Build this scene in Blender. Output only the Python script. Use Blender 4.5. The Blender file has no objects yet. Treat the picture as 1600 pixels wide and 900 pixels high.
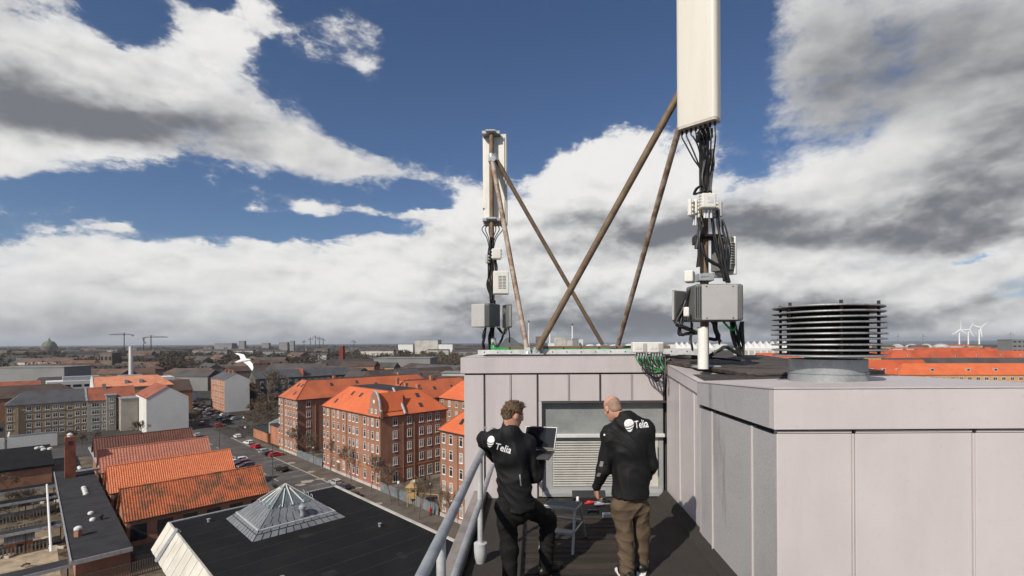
import bpy, bmesh, math, random
import numpy as np
from mathutils import Vector, Matrix
from mathutils.bvhtree import BVHTree
R = math.radians
scene = bpy.context.scene
COL = scene.collection
random.seed(7)
rng = np.random.default_rng(7)

# ------------------------------------------------------------------ camera
H = 34.0                      # eye height above the street
FPX, CX, CY, ROLL = 755.6, 835.0, 535.0, 0.0055
cam_data = bpy.data.cameras.new('camera')
cam = bpy.data.objects.new('camera', cam_data)
COL.objects.link(cam)
cam.location = (0, 0, H)
cam.rotation_euler = (math.pi / 2, ROLL, 0)
cam_data.lens = 17.0
cam_data.sensor_width = 36.0
cam_data.shift_x = -(CX - 800) / 1600
cam_data.shift_y = (CY - 450) / 1600
cam_data.clip_start = 0.1
cam_data.clip_end = 80000
scene.camera = cam
scene.view_settings.view_transform = 'Standard'
scene.view_settings.look = 'None'
scene.view_settings.exposure = 0.0
scene.view_settings.gamma = 1.0
scene.cycles.use_adaptive_sampling = True
scene.cycles.adaptive_threshold = 0.02
scene.cycles.adaptive_min_samples = 8

# ------------------------------------------------------------------ sun
SUN_AZ = (-0.56, -0.83)       # horizontal direction towards the sun
SUN_EL = R(38)
_n = math.hypot(*SUN_AZ)
SUN = Vector((SUN_AZ[0] / _n * math.cos(SUN_EL), SUN_AZ[1] / _n * math.cos(SUN_EL), math.sin(SUN_EL)))
sun_data = bpy.data.lights.new('sun', 'SUN')
sun_data.energy = 4.7
sun_data.angle = R(0.53)
sun_data.color = (1.0, 0.92, 0.80)
sun = bpy.data.objects.new('sun', sun_data)
COL.objects.link(sun)
sun.rotation_euler = (-SUN).to_track_quat('-Z', 'Y').to_euler()
sun.location = (-40, -40, 120)

# ------------------------------------------------------------------ sky
def ray(px, py):
    a, b = (px - CX) / FPX, (CY - py) / FPX
    c, s = math.cos(ROLL), math.sin(ROLL)
    return Vector((a * c + b * s, 1.0, -a * s + b * c))

def azel(px, py):
    d = ray(px, py).normalized()
    return math.atan2(d.x, d.y), math.asin(d.z)

def make_world():
    w = bpy.data.worlds.new('World')
    scene.world = w
    w.use_nodes = True
    w.cycles.sampling_method = 'MANUAL'
    w.cycles.sample_map_resolution = 256
    nt = w.node_tree
    nt.nodes.clear()
    N, L = nt.nodes, nt.links
    def node(t, **kw):
        n = N.new(t)
        for k, v in kw.items():
            setattr(n, k, v)
        return n
    def put(sock, v):
        if isinstance(v, bpy.types.NodeSocket):
            L.new(v, sock)
        else:
            sock.default_value = v
    def math_(op, a, b=0.0, c=0.0, clamp=False):
        n = node('ShaderNodeMath', operation=op, use_clamp=clamp)
        put(n.inputs[0], a); put(n.inputs[1], b); put(n.inputs[2], c)
        return n.outputs[0]
    def vec(op, a, b=(0, 0, 0), c=(0, 0, 0)):
        n = node('ShaderNodeVectorMath', operation=op)
        put(n.inputs[0], a); put(n.inputs[1], b)
        if op == 'MULTIPLY_ADD':
            put(n.inputs[2], c)
        return n
    def sstep(x, a, b):
        n = node('ShaderNodeMapRange', interpolation_type='SMOOTHSTEP')
        put(n.inputs[0], x); n.inputs[1].default_value = a; n.inputs[2].default_value = b
        return n.outputs[0]
    def mixc(f, a, b):
        n = node('ShaderNodeMix', data_type='RGBA')
        put(n.inputs[0], f)
        for s, v in ((n.inputs[6], a), (n.inputs[7], b)):
            put(s, v if isinstance(v, bpy.types.NodeSocket) else (*v, 1))
        return n.outputs[2]
    tc = node('ShaderNodeTexCoord')
    d = vec('NORMALIZE', tc.outputs['Generated']).outputs[0]
    sep = node('ShaderNodeSeparateXYZ'); L.new(d, sep.inputs[0])
    az = math_('ARCTAN2', sep.outputs[0], sep.outputs[1])
    el = math_('ARCSINE', sep.outputs[2])
    comb = node('ShaderNodeCombineXYZ'); L.new(az, comb.inputs[0]); L.new(el, comb.inputs[1])
    ae = comb.outputs[0]
    # warped lookup so that every outline breaks up
    def noise(v, scale, detail, rough, lac=2.0, typ='FBM', dist=0.0):
        n = node('ShaderNodeTexNoise', noise_type=typ)
        n.normalize = True
        put(n.inputs['Vector'], v)
        n.inputs['Scale'].default_value = scale
        n.inputs['Detail'].default_value = detail
        n.inputs['Roughness'].default_value = rough
        n.inputs['Lacunarity'].default_value = lac
        n.inputs['Distortion'].default_value = dist
        return n
    dz = vec('MULTIPLY', d, (1, 1, 1.9)).outputs[0]       # flatter shapes than wide
    wn = noise(dz, 5.0, 5, 0.58)
    warp = vec('MULTIPLY_ADD', wn.outputs[1], (0.11, 0.11, 0.11), (-0.055, -0.055, -0.055)).outputs[0]
    aew = vec('ADD', ae, vec('MULTIPLY', warp, (1, 1, 0)).outputs[0]).outputs[0]
    p = vec('ADD', dz, vec('MULTIPLY', warp, (0.5, 0.5, 0.5)).outputs[0]).outputs[0]
    def field(blobs, v):
        acc = None
        for (px, py, rx, ry, wt, tilt) in blobs:
            a, e = azel(px, py)
            ra, re = rx / FPX * math.cos(a) ** 2, ry / FPX * math.cos(a)
            if tilt:
                o = vec('SUBTRACT', v, (a, e, 0)).outputs[0]
                rt = node('ShaderNodeVectorRotate', rotation_type='Z_AXIS')
                L.new(o, rt.inputs['Vector']); rt.inputs['Angle'].default_value = -R(tilt)
                q = vec('MULTIPLY', rt.outputs[0], (1 / ra, 1 / re, 0)).outputs[0]
            else:
                q = vec('MULTIPLY_ADD', v, (1 / ra, 1 / re, 0), (-a / ra, -e / re, 0)).outputs[0]
            g = math_('POWER', 0.3679, vec('DOT_PRODUCT', q, q).outputs['Value'])
            acc = math_('MULTIPLY', g, wt) if acc is None else math_('MULTIPLY_ADD', g, wt, acc)
        return acc
    # where the photograph shows cloud (+) and open sky (-): x, y, half widths, weight, tilt
    DENS = [
        (-60, 80, 340, 185, 1.05, 0), (250, 105, 185, 100, .95, 0), (400, 25, 70, 62, .75, 0), (150, 215, 260, 62, .85, 0),
        (430, 215, 110, 44, .85, 0), (570, 262, 150, 26, 1.25, 0), (40, 280, 170, 20, .65, 0),
        (200, 15, 66, 24, -1.25, 0), (330, 40, 40, 20, .3, 0), (430, 110, 40, 60, -.35, 0),
        (540, 52, 54, 34, .98, 35), (592, 85, 30, 36, .82, 0), (568, 116, 32, 15, .8, 0), (668, 125, 18, 19, .95, 0), (705, 178, 26, 10, .45, 0),
        (495, 325, 40, 10, .6, 0), (195, 364, 34, 7, .65, 0), (620, 328, 100, 8, .6, 0), (390, 322, 60, 10, .4, 0),
        (20, 480, 420, 98, 1.3, 0), (160, 400, 90, 30, .35, 0), (430, 475, 300, 84, 1.2, 0), (650, 440, 200, 95, 1.25, 0),
        (745, 335, 52, 42, .75, 0), (880, 400, 130, 130, 1.2, 0), (955, 275, 100, 100, 1.2, 0), (1075, 262, 75, 62, .8, 0), (900, 262, 60, 40, .25, 30),
        (1110, 420, 260, 110, 1.1, 0), (1330, 320, 230, 75, 1.15, 0), (1600, 300, 260, 110, 1.2, 0),
        (1500, 50, 260, 150, 1.15, 0), (1260, 60, 90, 150, .85, 0), (1640, 170, 200, 120, .8, 0),
        (1320, 212, 70, 26, -.2, 0), (1150, 130, 40, 110, -.55, 0), (1090, -60, 60, 140, -.5, 0),
        (1180, 492, 300, 50, .8, 0), (1480, 440, 170, 34, .6, 6), (1560, 404, 100, 16, -.65, 0), (1500, 510, 260, 34, .75, 0), (800, 545, 900, 26, .8, 0),
        (1400, 478, 120, 16, -.3, 6), (800, 110, 240, 110, -.7, 0), (640, 190, 120, 34, -.7, 0), (300, 333, 380, 22, -.9, 0), (620, 305, 90, 22, -.5, 0),
    ]
    # grey bases and shadowed flanks
    GREY = [
        (985, 215, 120, 60, -.36, 0), (560, 425, 280, 40, -.15, 0), (870, 290, 90, 50, -.35, 0), (740, 320, 70, 40, -.3, 0), (1230, 270, 120, 40, -.25, 0), (1400, 225, 120, 26, -.35, 0), (1100, 235, 60, 50, -.3, 0),
        (60, 165, 260, 55, .85, 0), (250, 195, 170, 36, .6, 0), (-80, 60, 180, 90, .3, 0), (440, 215, 90, 34, .35, 0), (560, 268, 140, 14, .25, 0),
        (120, 505, 330, 46, .6, 0), (230, 445, 70, 8, .22, 0), (560, 528, 260, 30, .5, 0), (750, 500, 110, 50, .5, 0),
        (690, 372, 60, 16, .35, 0), (900, 345, 90, 30, .45, 20), (930, 505, 200, 40, 1.0, 0), (1010, 362, 150, 30, .75, 0),
        (1320, 360, 240, 32, .9, -4), (1520, 300, 170, 70, .9, 0), (1450, 110, 260, 110, .7, 0), (1600, 150, 150, 110, .35, 0), (1300, 80, 110, 110, .5, 0),
        (1120, 345, 130, 30, .6, 0), (1200, 500, 260, 34, .85, 0), (1480, 492, 200, 22, .5, 0), (1600, 365, 130, 26, .8, 0),
    ]
    SOFT = [(1480, 60, 360, 190, 1.6, 0), (1280, 130, 130, 150, 1.2, 0), (100, 480, 420, 90, .9, 0), (500, 520, 300, 60, .7, 0), (60, 290, 200, 40, .6, 0), (560, 270, 200, 50, .8, 0), (420, 200, 130, 70, .7, 0), (150, 60, 200, 80, .4, 0), (560, 80, 90, 70, .6, 0)]
    soft = field(SOFT, aew)
    b = field(DENS, aew)
    gk = field(GREY, aew)
    def detail(v, det):
        n1 = noise(v, 6.0, det, 0.66, 2.2)
        vo = node('ShaderNodeTexVoronoi', feature='F1')
        put(vo.inputs['Vector'], v); vo.inputs['Scale'].default_value = 15.0
        vo.inputs['Detail'].default_value = 2.0; vo.inputs['Roughness'].default_value = 0.55; vo.inputs['Lacunarity'].default_value = 2.6
        vo.normalize = True
        pf = math_('SUBTRACT', 0.42, vo.outputs['Distance'])
        return math_('SUBTRACT', n1.outputs[0], 0.5), pf
    fb, puff = detail(p, 9)
    # outside the part of the sky in view the same kind of broken cloud goes on
    outm = math_('SUBTRACT', 1.0, sstep(math_('ABSOLUTE', az), 0.85, 1.25))
    inview = math_('MULTIPLY', outm, math_('SUBTRACT', 1.0, sstep(el, 0.62, 0.95)))
    big = noise(dz, 2.1, 4, 0.5)
    wide = math_('MULTIPLY_ADD', math_('SUBTRACT', big.outputs[0], 0.5), 3.2, 0.42)
    mb = node('ShaderNodeMix', data_type='FLOAT')
    put(mb.inputs[0], inview); put(mb.inputs[2], wide); put(mb.inputs[3], b)
    base = mb.outputs[0]
    def dens(f_, q_):
        return math_('MULTIPLY_ADD', f_, 2.6, math_('MULTIPLY', q_, 0.55))
    dn = dens(fb, puff)
    D = math_('ADD', base, dn)
    ma = node('ShaderNodeMix', data_type='FLOAT', clamp_factor=True)
    put(ma.inputs[0], soft); put(ma.inputs[2], sstep(D, 0.55, 0.93)); put(ma.inputs[3], sstep(D, 0.40, 1.25))
    alpha = ma.outputs[0]
    # relief: the same shapes a little towards the sun (up and to the left) tell lit from unlit
    off = vec('ADD', p, (-0.010, -0.004, 0.030)).outputs[0]
    s1, s2 = noise(p, 6.0, 4, 0.52, 2.15), noise(off, 6.0, 4, 0.52, 2.15)
    rel = math_('MULTIPLY', math_('SUBTRACT', s1.outputs[0], s2.outputs[0]), 2.3)
    rel = math_('MULTIPLY_ADD', puff, 0.26, rel)
    fs = math_('SUBTRACT', s1.outputs[0], 0.5)
    thick = sstep(D, 0.5, 1.6)
    mg = node('ShaderNodeMix', data_type='FLOAT')
    put(mg.inputs[0], inview); put(mg.inputs[2], math_('MULTIPLY', thick, 0.55)); put(mg.inputs[3], math_('MULTIPLY', gk, math_('MULTIPLY_ADD', fs, -2.2, 1.0)))
    flat = math_('MULTIPLY_ADD', soft, -0.55, 1.0, clamp=True)
    gsum = math_('ADD', mg.outputs[0], math_('MULTIPLY', math_('MULTIPLY', rel, -1.15), flat))
    gsum = math_('ADD', gsum, math_('MULTIPLY', thick, 0.12))
    gsum = math_('ADD', gsum, math_('MULTIPLY', dn, -0.05))
    shade = sstep(gsum, -0.30, 1.45)
    ccol = mixc(shade, (0.86, 0.852, 0.84), (0.185, 0.195, 0.215))
    sky = node('ShaderNodeTexSky', sky_type='NISHITA')
    sky.sun_disc = False
    sky.sun_elevation = SUN_EL
    sky.sun_rotation = math.atan2(SUN_AZ[0], SUN_AZ[1])
    sky.altitude = 30
    sky.air_density = 1.0; sky.dust_density = 0.6; sky.ozone_density = 2.2
    bg1 = node('ShaderNodeBackground'); tint = vec('MULTIPLY', sky.outputs[0], (0.84, 0.95, 1.14)); L.new(tint.outputs[0], bg1.inputs[0]); bg1.inputs[1].default_value = 0.07
    bg2 = node('ShaderNodeBackground'); L.new(ccol, bg2.inputs[0]); bg2.inputs[1].default_value = 1.0
    mx = node('ShaderNodeMixShader')
    L.new(alpha, mx.inputs[0]); L.new(bg1.outputs[0], mx.inputs[1]); L.new(bg2.outputs[0], mx.inputs[2])
    out = node('ShaderNodeOutputWorld')
    L.new(mx.outputs[0], out.inputs[0])
    return w
make_world()

# ------------------------------------------------------------------ helpers
def P(px, py, Y):
    """point at depth Y seen at photo pixel px, py"""
    d = ray(px, py)
    return Vector((d.x * Y, Y, H + d.z * Y))

def G(px, py, z=0.0):
    """point at height z seen at photo pixel px, py"""
    d = ray(px, py)
    t = (z - H) / d.z
    return Vector((d.x * t, t, z))

def V(*a):
    return Vector(a)

class MB:
    def __init__(self):
        self.v, self.f, self.m = [], [], []
    def add(self, vs, fs, mi=0):
        o = len(self.v)
        self.v += [tuple(p) for p in vs]
        self.f += [tuple(i + o for i in f) for f in fs]
        self.m += [mi] * len(fs)
        return self
    def box(self, lo, hi, M=None, mi=0):
        x0, y0, z0 = lo; x1, y1, z1 = hi
        vs = [V(x, y, z) for z in (z0, z1) for x, y in ((x0, y0), (x1, y0), (x1, y1), (x0, y1))]
        if M is not None:
            vs = [M @ p for p in vs]
        return self.add(vs, [(3, 2, 1, 0), (4, 5, 6, 7), (0, 1, 5, 4), (1, 2, 6, 5), (2, 3, 7, 6), (3, 0, 4, 7)], mi)
    def bbox(self, lo, hi, b, M=None, mi=0):
        """box with chamfered edges"""
        bm = bmesh.new()
        bmesh.ops.create_cube(bm, size=1)
        c = (Vector(lo) + Vector(hi)) / 2; s = Vector(hi) - Vector(lo)
        for q in bm.verts:
            q.co = Vector((q.co.x * s.x, q.co.y * s.y, q.co.z * s.z)) + c
        bmesh.ops.bevel(bm, geom=bm.edges[:], offset=b, segments=2, affect='EDGES', profile=0.5)
        vs = [q.co.copy() for q in bm.verts]
        bm.verts.index_update()
        fs = [tuple(q.index for q in f.verts) for f in bm.faces]
        bm.free()
        if M is not None:
            vs = [M @ p for p in vs]
        return self.add(vs, fs, mi)
    def quad(self, *ps, mi=0):
        return self.add(ps, [tuple(range(len(ps)))], mi)
    def prism(self, pts, z0, z1, mi=0, M=None):
        """vertical prism over a counter-clockwise outline"""
        n = len(pts)
        vs = [V(p[0], p[1], z0) for p in pts] + [V(p[0], p[1], z1) for p in pts]
        if M is not None:
            vs = [M @ p for p in vs]
        fs = [tuple(range(n - 1, -1, -1)), tuple(range(n, 2 * n))]
        fs += [(i, (i + 1) % n, n + (i + 1) % n, n + i) for i in range(n)]
        return self.add(vs, fs, mi)
    def extr(self, pts, d, mi=0):
        """extrude the planar outline pts (3-D) by the vector d"""
        n = len(pts); d = Vector(d)
        vs = [Vector(p) for p in pts] + [Vector(p) + d for p in pts]
        fs = [tuple(range(n - 1, -1, -1)), tuple(range(n, 2 * n))]
        fs += [(i, (i + 1) % n, n + (i + 1) % n, n + i) for i in range(n)]
        return self.add(vs, fs, mi)
    def tube(self, path, r, n=8, mi=0, cap=True, r1=None):
        path = [Vector(p) for p in path]
        k = len(path)
        rs = r if isinstance(r, (list, tuple)) else [r + ((r1 - r) * i / (k - 1) if r1 is not None else 0) for i in range(k)]
        vs = []
        prev = None
        for i, p in enumerate(path):
            t = (path[min(i + 1, k - 1)] - path[max(i - 1, 0)])
            t = t.normalized() if t.length > 1e-9 else V(0, 0, 1)
            if prev is None:
                a = V(0, 0, 1) if abs(t.z) < 0.9 else V(1, 0, 0)
                u = t.cross(a).normalized()
            else:
                u = (prev - t * prev.dot(t))
                u = u.normalized() if u.length > 1e-6 else t.orthogonal().normalized()
            prev = u
            w = t.cross(u)
            for j in range(n):
                q = 2 * math.pi * j / n
                vs.append(p + (u * math.cos(q) + w * math.sin(q)) * rs[i])
        fs = []
        for i in range(k - 1):
            for j in range(n):
                fs.append((i * n + j, i * n + (j + 1) % n, (i + 1) * n + (j + 1) % n, (i + 1) * n + j))
        if cap:
            fs.append(tuple(range(n - 1, -1, -1)))
            fs.append(tuple(range((k - 1) * n, k * n)))
        return self.add(vs, fs, mi)
    def lathe(self, prof, c=(0, 0, 0), n=16, mi=0, M=None):
        """prof: (radius, z) from bottom to top"""
        vs, fs = [], []
        c = Vector(c)
        for r, z in prof:
            for j in range(n):
                q = 2 * math.pi * j / n
                vs.append(V(math.cos(q) * r, math.sin(q) * r, z) + c)
        k = len(prof)
        for i in range(k - 1):
            for j in range(n):
                fs.append((i * n + j, i * n + (j + 1) % n, (i + 1) * n + (j + 1) % n, (i + 1) * n + j))
        fs.append(tuple(range(n - 1, -1, -1)))
        fs.append(tuple(range((k - 1) * n, k * n)))
        if M is not None:
            vs = [M @ p for p in vs]
        return self.add(vs, fs, mi)
    def build(self, name, mat, parent=None, smooth=False, local=False):
        me = bpy.data.meshes.new(name)
        off = V(0, 0, 0)
        if parent is not None and not local:
            q = parent
            while q is not None:
                off += q.location; q = q.parent
        me.from_pydata([(p[0] - off.x, p[1] - off.y, p[2] - off.z) for p in self.v], [], self.f)
        for m in (mat if isinstance(mat, (list, tuple)) else [mat]):
            me.materials.append(m)
        if len(set(self.m)) > 1:
            me.polygons.foreach_set('material_index', self.m)
        if smooth:
            me.polygons.foreach_set('use_smooth', [True] * len(me.polygons))
            if smooth != 'all':
                me.set_sharp_from_angle(angle=R(40))
        o = bpy.data.objects.new(name, me)
        COL.objects.link(o)
        o.parent = parent
        return o

def tag(o, label=None, cat=None, group=None, kind=None):
    if label: o['label'] = label
    if cat: o['category'] = cat
    if group: o['group'] = group
    if kind: o['kind'] = kind
    return o

def empty(name, loc, label=None, cat=None, group=None):
    o = bpy.data.objects.new(name, None)
    o.empty_display_size = 0.3
    COL.objects.link(o)
    o.location = loc
    return tag(o, label, cat, group)

KIDS = {}
def copy_tree(o, parent=None):
    c = o.copy()
    COL.objects.link(c)
    c.parent = parent
    for ch in list(o.children):
        copy_tree(ch, c)
    return c

def link_copy(o, parent, loc=None, rz=None):
    """copy of a part (with its own pieces) under another parent"""
    c = copy_tree(o, parent)
    if loc is not None: c.location = loc
    if rz is not None: c.rotation_euler = (0, 0, rz)
    return c

# ------------------------------------------------------------------ materials
MATS = {}
def mat(name, col, rough=0.7, var=0.18, scale=2.0, bump=0.0, bscale=60.0, metal=0.0, col2=None, mix=(0.45, 0.62), spec=0.4,
        stretch=(1, 1, 1), fine=0.08, coat=0.0, world=False, trans=0.0, emit=None):
    if name in MATS:
        return MATS[name]
    m = bpy.data.materials.new(name)
    MATS[name] = m
    m.use_nodes = True
    nt = m.node_tree
    N, L = nt.nodes, nt.links
    b = N['Principled BSDF']
    tc = N.new('ShaderNodeTexCoord')
    src = tc.outputs['Object']
    if world:
        src = N.new('ShaderNodeNewGeometry').outputs['Position']
    mp = N.new('ShaderNodeMapping'); mp.inputs['Scale'].default_value = stretch
    L.new(src, mp.inputs[0])
    n1 = N.new('ShaderNodeTexNoise'); n1.inputs['Scale'].default_value = scale; n1.inputs['Detail'].default_value = 6; n1.inputs['Roughness'].default_value = 0.62
    L.new(mp.outputs[0], n1.inputs['Vector'])
    ramp = N.new('ShaderNodeMapRange'); ramp.inputs[1].default_value = mix[0]; ramp.inputs[2].default_value = mix[1]
    L.new(n1.outputs[0], ramp.inputs[0])
    mx = N.new('ShaderNodeMix'); mx.data_type = 'RGBA'
    c2 = col2 or tuple(min(1, c * (1 - var)) for c in col)
    c1 = col if col2 else tuple(min(1, c * (1 + var * .6)) for c in col)
    mx.inputs[6].default_value = (*c1, 1); mx.inputs[7].default_value = (*c2, 1)
    L.new(ramp.outputs[0], mx.inputs[0])
    n2 = N.new('ShaderNodeTexNoise'); n2.inputs['Scale'].default_value = bscale; n2.inputs['Detail'].default_value = 4
    L.new(mp.outputs[0], n2.inputs['Vector'])
    hv = N.new('ShaderNodeHueSaturation')
    vr = N.new('ShaderNodeMapRange'); vr.inputs[3].default_value = 1 - fine; vr.inputs[4].default_value = 1 + fine
    vr.inputs[1].default_value = 0.3; vr.inputs[2].default_value = 0.7
    L.new(n2.outputs[0], vr.inputs[0]); L.new(vr.outputs[0], hv.inputs['Value'])
    L.new(mx.outputs[2], hv.inputs['Color'])
    L.new(hv.outputs[0], b.inputs['Base Color'])
    rr = N.new('ShaderNodeMapRange'); rr.inputs[3].default_value = max(0.02, rough - 0.1); rr.inputs[4].default_value = min(1, rough + 0.1)
    L.new(n1.outputs[0], rr.inputs[0]); L.new(rr.outputs[0], b.inputs['Roughness'])
    b.inputs['Metallic'].default_value = metal
    b.inputs['Specular IOR Level'].default_value = spec
    if coat:
        b.inputs['Coat Weight'].default_value = coat; b.inputs['Coat Roughness'].default_value = 0.08
    if trans:
        b.inputs['Transmission Weight'].default_value = trans; b.inputs['IOR'].default_value = 1.3
    if emit:
        b.inputs['Emission Color'].default_value = (*emit, 1); b.inputs['Emission Strength'].default_value = 1
    if bump:
        bp = N.new('ShaderNodeBump'); bp.inputs['Strength'].default_value = bump; bp.inputs['Distance'].default_value = 0.02
        L.new(n2.outputs[0], bp.inputs['Height']); L.new(bp.outputs[0], b.inputs['Normal'])
    return m

def add_layer(m, kind, col, **kw):
    """lay a second procedural pattern (wave or brick lines) over a material's colour"""
    nt = m.node_tree; N, L = nt.nodes, nt.links
    b = N['Principled BSDF']
    old = b.inputs['Base Color'].links[0].from_socket
    mx = N.new('ShaderNodeMix'); mx.data_type = 'RGBA'
    tc = N.new('ShaderNodeTexCoord')
    mp = N.new('ShaderNodeMapping')
    mp.inputs['Rotation'].default_value = kw.get('rot', (0, 0, 0)); mp.inputs['Scale'].default_value = kw.get('stretch', (1, 1, 1))
    L.new(tc.outputs['Object'], mp.inputs[0])
    if kind == 'wave':
        t = N.new('ShaderNodeTexWave'); t.bands_direction = kw.get('dir', 'Z'); t.wave_profile = 'SIN'
        t.inputs['Scale'].default_value = kw['scale']; t.inputs['Distortion'].default_value = kw.get('dist', 0.6); t.inputs['Detail'].default_value = 3
        o = t.outputs['Fac']
    else:
        t = N.new('ShaderNodeTexNoise'); t.inputs['Scale'].default_value = kw['scale']; t.inputs['Detail'].default_value = kw.get('detail', 8)
        t.inputs['Roughness'].default_value = kw.get('rough', .65)
        o = t.outputs[0]
    L.new(mp.outputs[0], t.inputs['Vector'])
    mr = N.new('ShaderNodeMapRange'); mr.inputs[1].default_value = kw.get('lo', .5); mr.inputs[2].default_value = kw.get('hi', .7)
    mr.inputs[4].default_value = kw.get('amt', 0.6)
    L.new(o, mr.inputs[0]); L.new(mr.outputs[0], mx.inputs[0])
    L.new(old, mx.inputs[6]); mx.inputs[7].default_value = (*col, 1)
    L.new(mx.outputs[2], b.inputs['Base Color'])
    if kw.get('bump'):
        bp = N.new('ShaderNodeBump'); bp.inputs['Strength'].default_value = kw['bump']; bp.inputs['Distance'].default_value = kw.get('bdist', 0.03)
        L.new(o, bp.inputs['Height'])
        if b.inputs['Normal'].links:
            L.new(b.inputs['Normal'].links[0].from_socket, bp.inputs['Normal'])
        L.new(bp.outputs[0], b.inputs['Normal'])
    return m

# ------------------------------------------------------------------ shared surfaces
m_asphalt = mat('asphalt', (0.075, 0.070, 0.066), 0.9, 0.25, 0.12, 0.2, 30, col2=(0.05, 0.047, 0.046), mix=(.35, .65))
m_road = mat('road_asphalt', (0.10, 0.093, 0.086), 0.9, 0.2, 0.15, 0.2, 20, col2=(0.062, 0.058, 0.056), mix=(.35, .62))
m_pave = mat('pavement_slabs', (0.115, 0.097, 0.080), 0.9, 0.25, 0.25, 0.2, 12, col2=(0.075, 0.062, 0.052))
m_soil = mat('bare_soil', (0.16, 0.125, 0.09), 0.95, 0.3, 0.3, 0.3, 8, col2=(0.07, 0.06, 0.042), mix=(.4, .6), fine=.25)
m_kerb = mat('granite_kerb', (0.3, 0.28, 0.26), 0.85, .2, 1.5)
m_white = mat('white_paint', (0.72, 0.71, 0.69), 0.5, 0.08, 2.0)
m_line = mat('road_paint', (0.45, 0.44, 0.41), 0.8, 0.4, 1.2)
m_orange = mat('orange_tile', (0.60, 0.145, 0.052), 0.75, 0.2, 0.25, col2=(0.50, 0.115, 0.045), mix=(.35, .65), fine=.12, bscale=9)
add_layer(m_orange, 'wave', (0.36, 0.085, 0.035), scale=1.5, dir='Z', amt=.28, lo=.55, hi=.95, dist=.8, bump=.25, bdist=.05)
m_brick = mat('red_brick', (0.34, 0.175, 0.112), 0.9, 0.2, 0.22, col2=(0.265, 0.132, 0.085), mix=(.38, .66), fine=.2, bscale=14)
add_layer(m_brick, 'noise', (0.17, 0.085, 0.06), scale=.35, lo=.48, hi=.7, amt=.5, stretch=(1, 1, .18), detail=8, rough=.7)
m_orange2 = mat('weathered_orange_tile', (0.50, 0.135, 0.056), 0.78, 0.25, 0.2, col2=(0.36, 0.095, 0.045), mix=(.4, .62), fine=.2, bscale=7)
add_layer(m_orange2, 'wave', (0.28, 0.075, 0.035), scale=1.5, dir='Z', amt=.3, lo=.55, hi=.95, dist=.8, bump=.25, bdist=.05)
m_brick_orange = mat('orange_brick', (0.36, 0.16, 0.09), 0.9, 0.2, 0.3, fine=.2, bscale=14)  # brighter, more orange brick for trims, chimneys and some smaller buildings
m_yellow = mat('yellow_brick', (0.36, 0.27, 0.17), 0.9, 0.2, 0.3, col2=(0.28, 0.21, 0.135), fine=.16, bscale=14)
m_grey_r = mat('grey_render', (0.33, 0.30, 0.26), 0.9, 0.2, 0.3, col2=(0.26, 0.235, 0.205), fine=.08)
m_pale_r = mat('pale_render', (0.62, 0.61, 0.58), 0.9, 0.06, 0.12, fine=.04)
m_slate = mat('slate_roof', (0.075, 0.077, 0.083), 0.6, 0.2, 0.3, fine=.15, bscale=10)
m_redroof = mat('old_red_tile', (0.30, 0.095, 0.055), 0.8, 0.3, 0.3, col2=(0.2, 0.07, 0.045), fine=.15, bscale=10)
m_brownroof = mat('brown_tile', (0.082, 0.055, 0.045), 0.8, 0.3, 0.2, col2=(0.055, 0.04, 0.035), fine=.15, bscale=10)
m_pane = mat('window_pane', (0.03, 0.033, 0.037), 0.12, 0.3, 1.0, spec=.6)
m_zinc = mat('zinc', (0.33, 0.35, 0.37), 0.5, 0.2, 2.0, metal=.3)
m_copper = mat('downpipe_metal', (0.24, 0.14, 0.09), 0.6)
m_bark = mat('bark', (0.11, 0.088, 0.066), 0.95, 0.3, 4.0)
m_felt = mat('black_felt', (0.0115, 0.0115, 0.0125), 0.95, 0.25, 0.18, 0.1, 6, col2=(0.019, 0.0185, 0.019), mix=(.42, .7), spec=.12, fine=.2)
m_felt2 = mat('grey_felt', (0.040, 0.040, 0.044), 0.9, 0.2, 0.3, 0.1, 30, col2=(0.03, 0.03, 0.033), spec=.2)
m_conc = mat('pale_concrete', (0.42, 0.40, 0.37), 0.9, .2, .4)
m_metal_d = mat('dark_metal', (0.05, 0.05, 0.05), 0.5, metal=.4)

C1 = G(594.6, 767.6)
_c2 = G(501, 728.6)
UH = (_c2 - C1).normalized()
VH = V(UH.y, -UH.x, 0)
def UV(u, v, z=0.0):
    p = C1 + UH * u + VH * v
    return V(p.x, p.y, z)
def hit_u(px, v):
    """street coordinate u where the line of sight through column px meets the plane v"""
    d = ray(px, 600); o = V(0, 0, 0) - C1
    t = (v - o.dot(VH)) / d.dot(VH)
    return (o + d * t).dot(UH)
def hit_v(px, u):
    d = ray(px, 600); o = V(0, 0, 0) - C1
    t = (u - o.dot(UH)) / d.dot(UH)
    return (o + d * t).dot(VH)
def rz_of(n):
    return math.atan2(n.x, -n.y)
RZ_MV, RZ_MU = rz_of(-VH), rz_of(-UH)      # facing -v (the street), facing -u
UVM = Matrix(((UH.x, VH.x, 0, C1.x), (UH.y, VH.y, 0, C1.y), (0, 0, 1, 0), (0, 0, 0, 1)))

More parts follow.
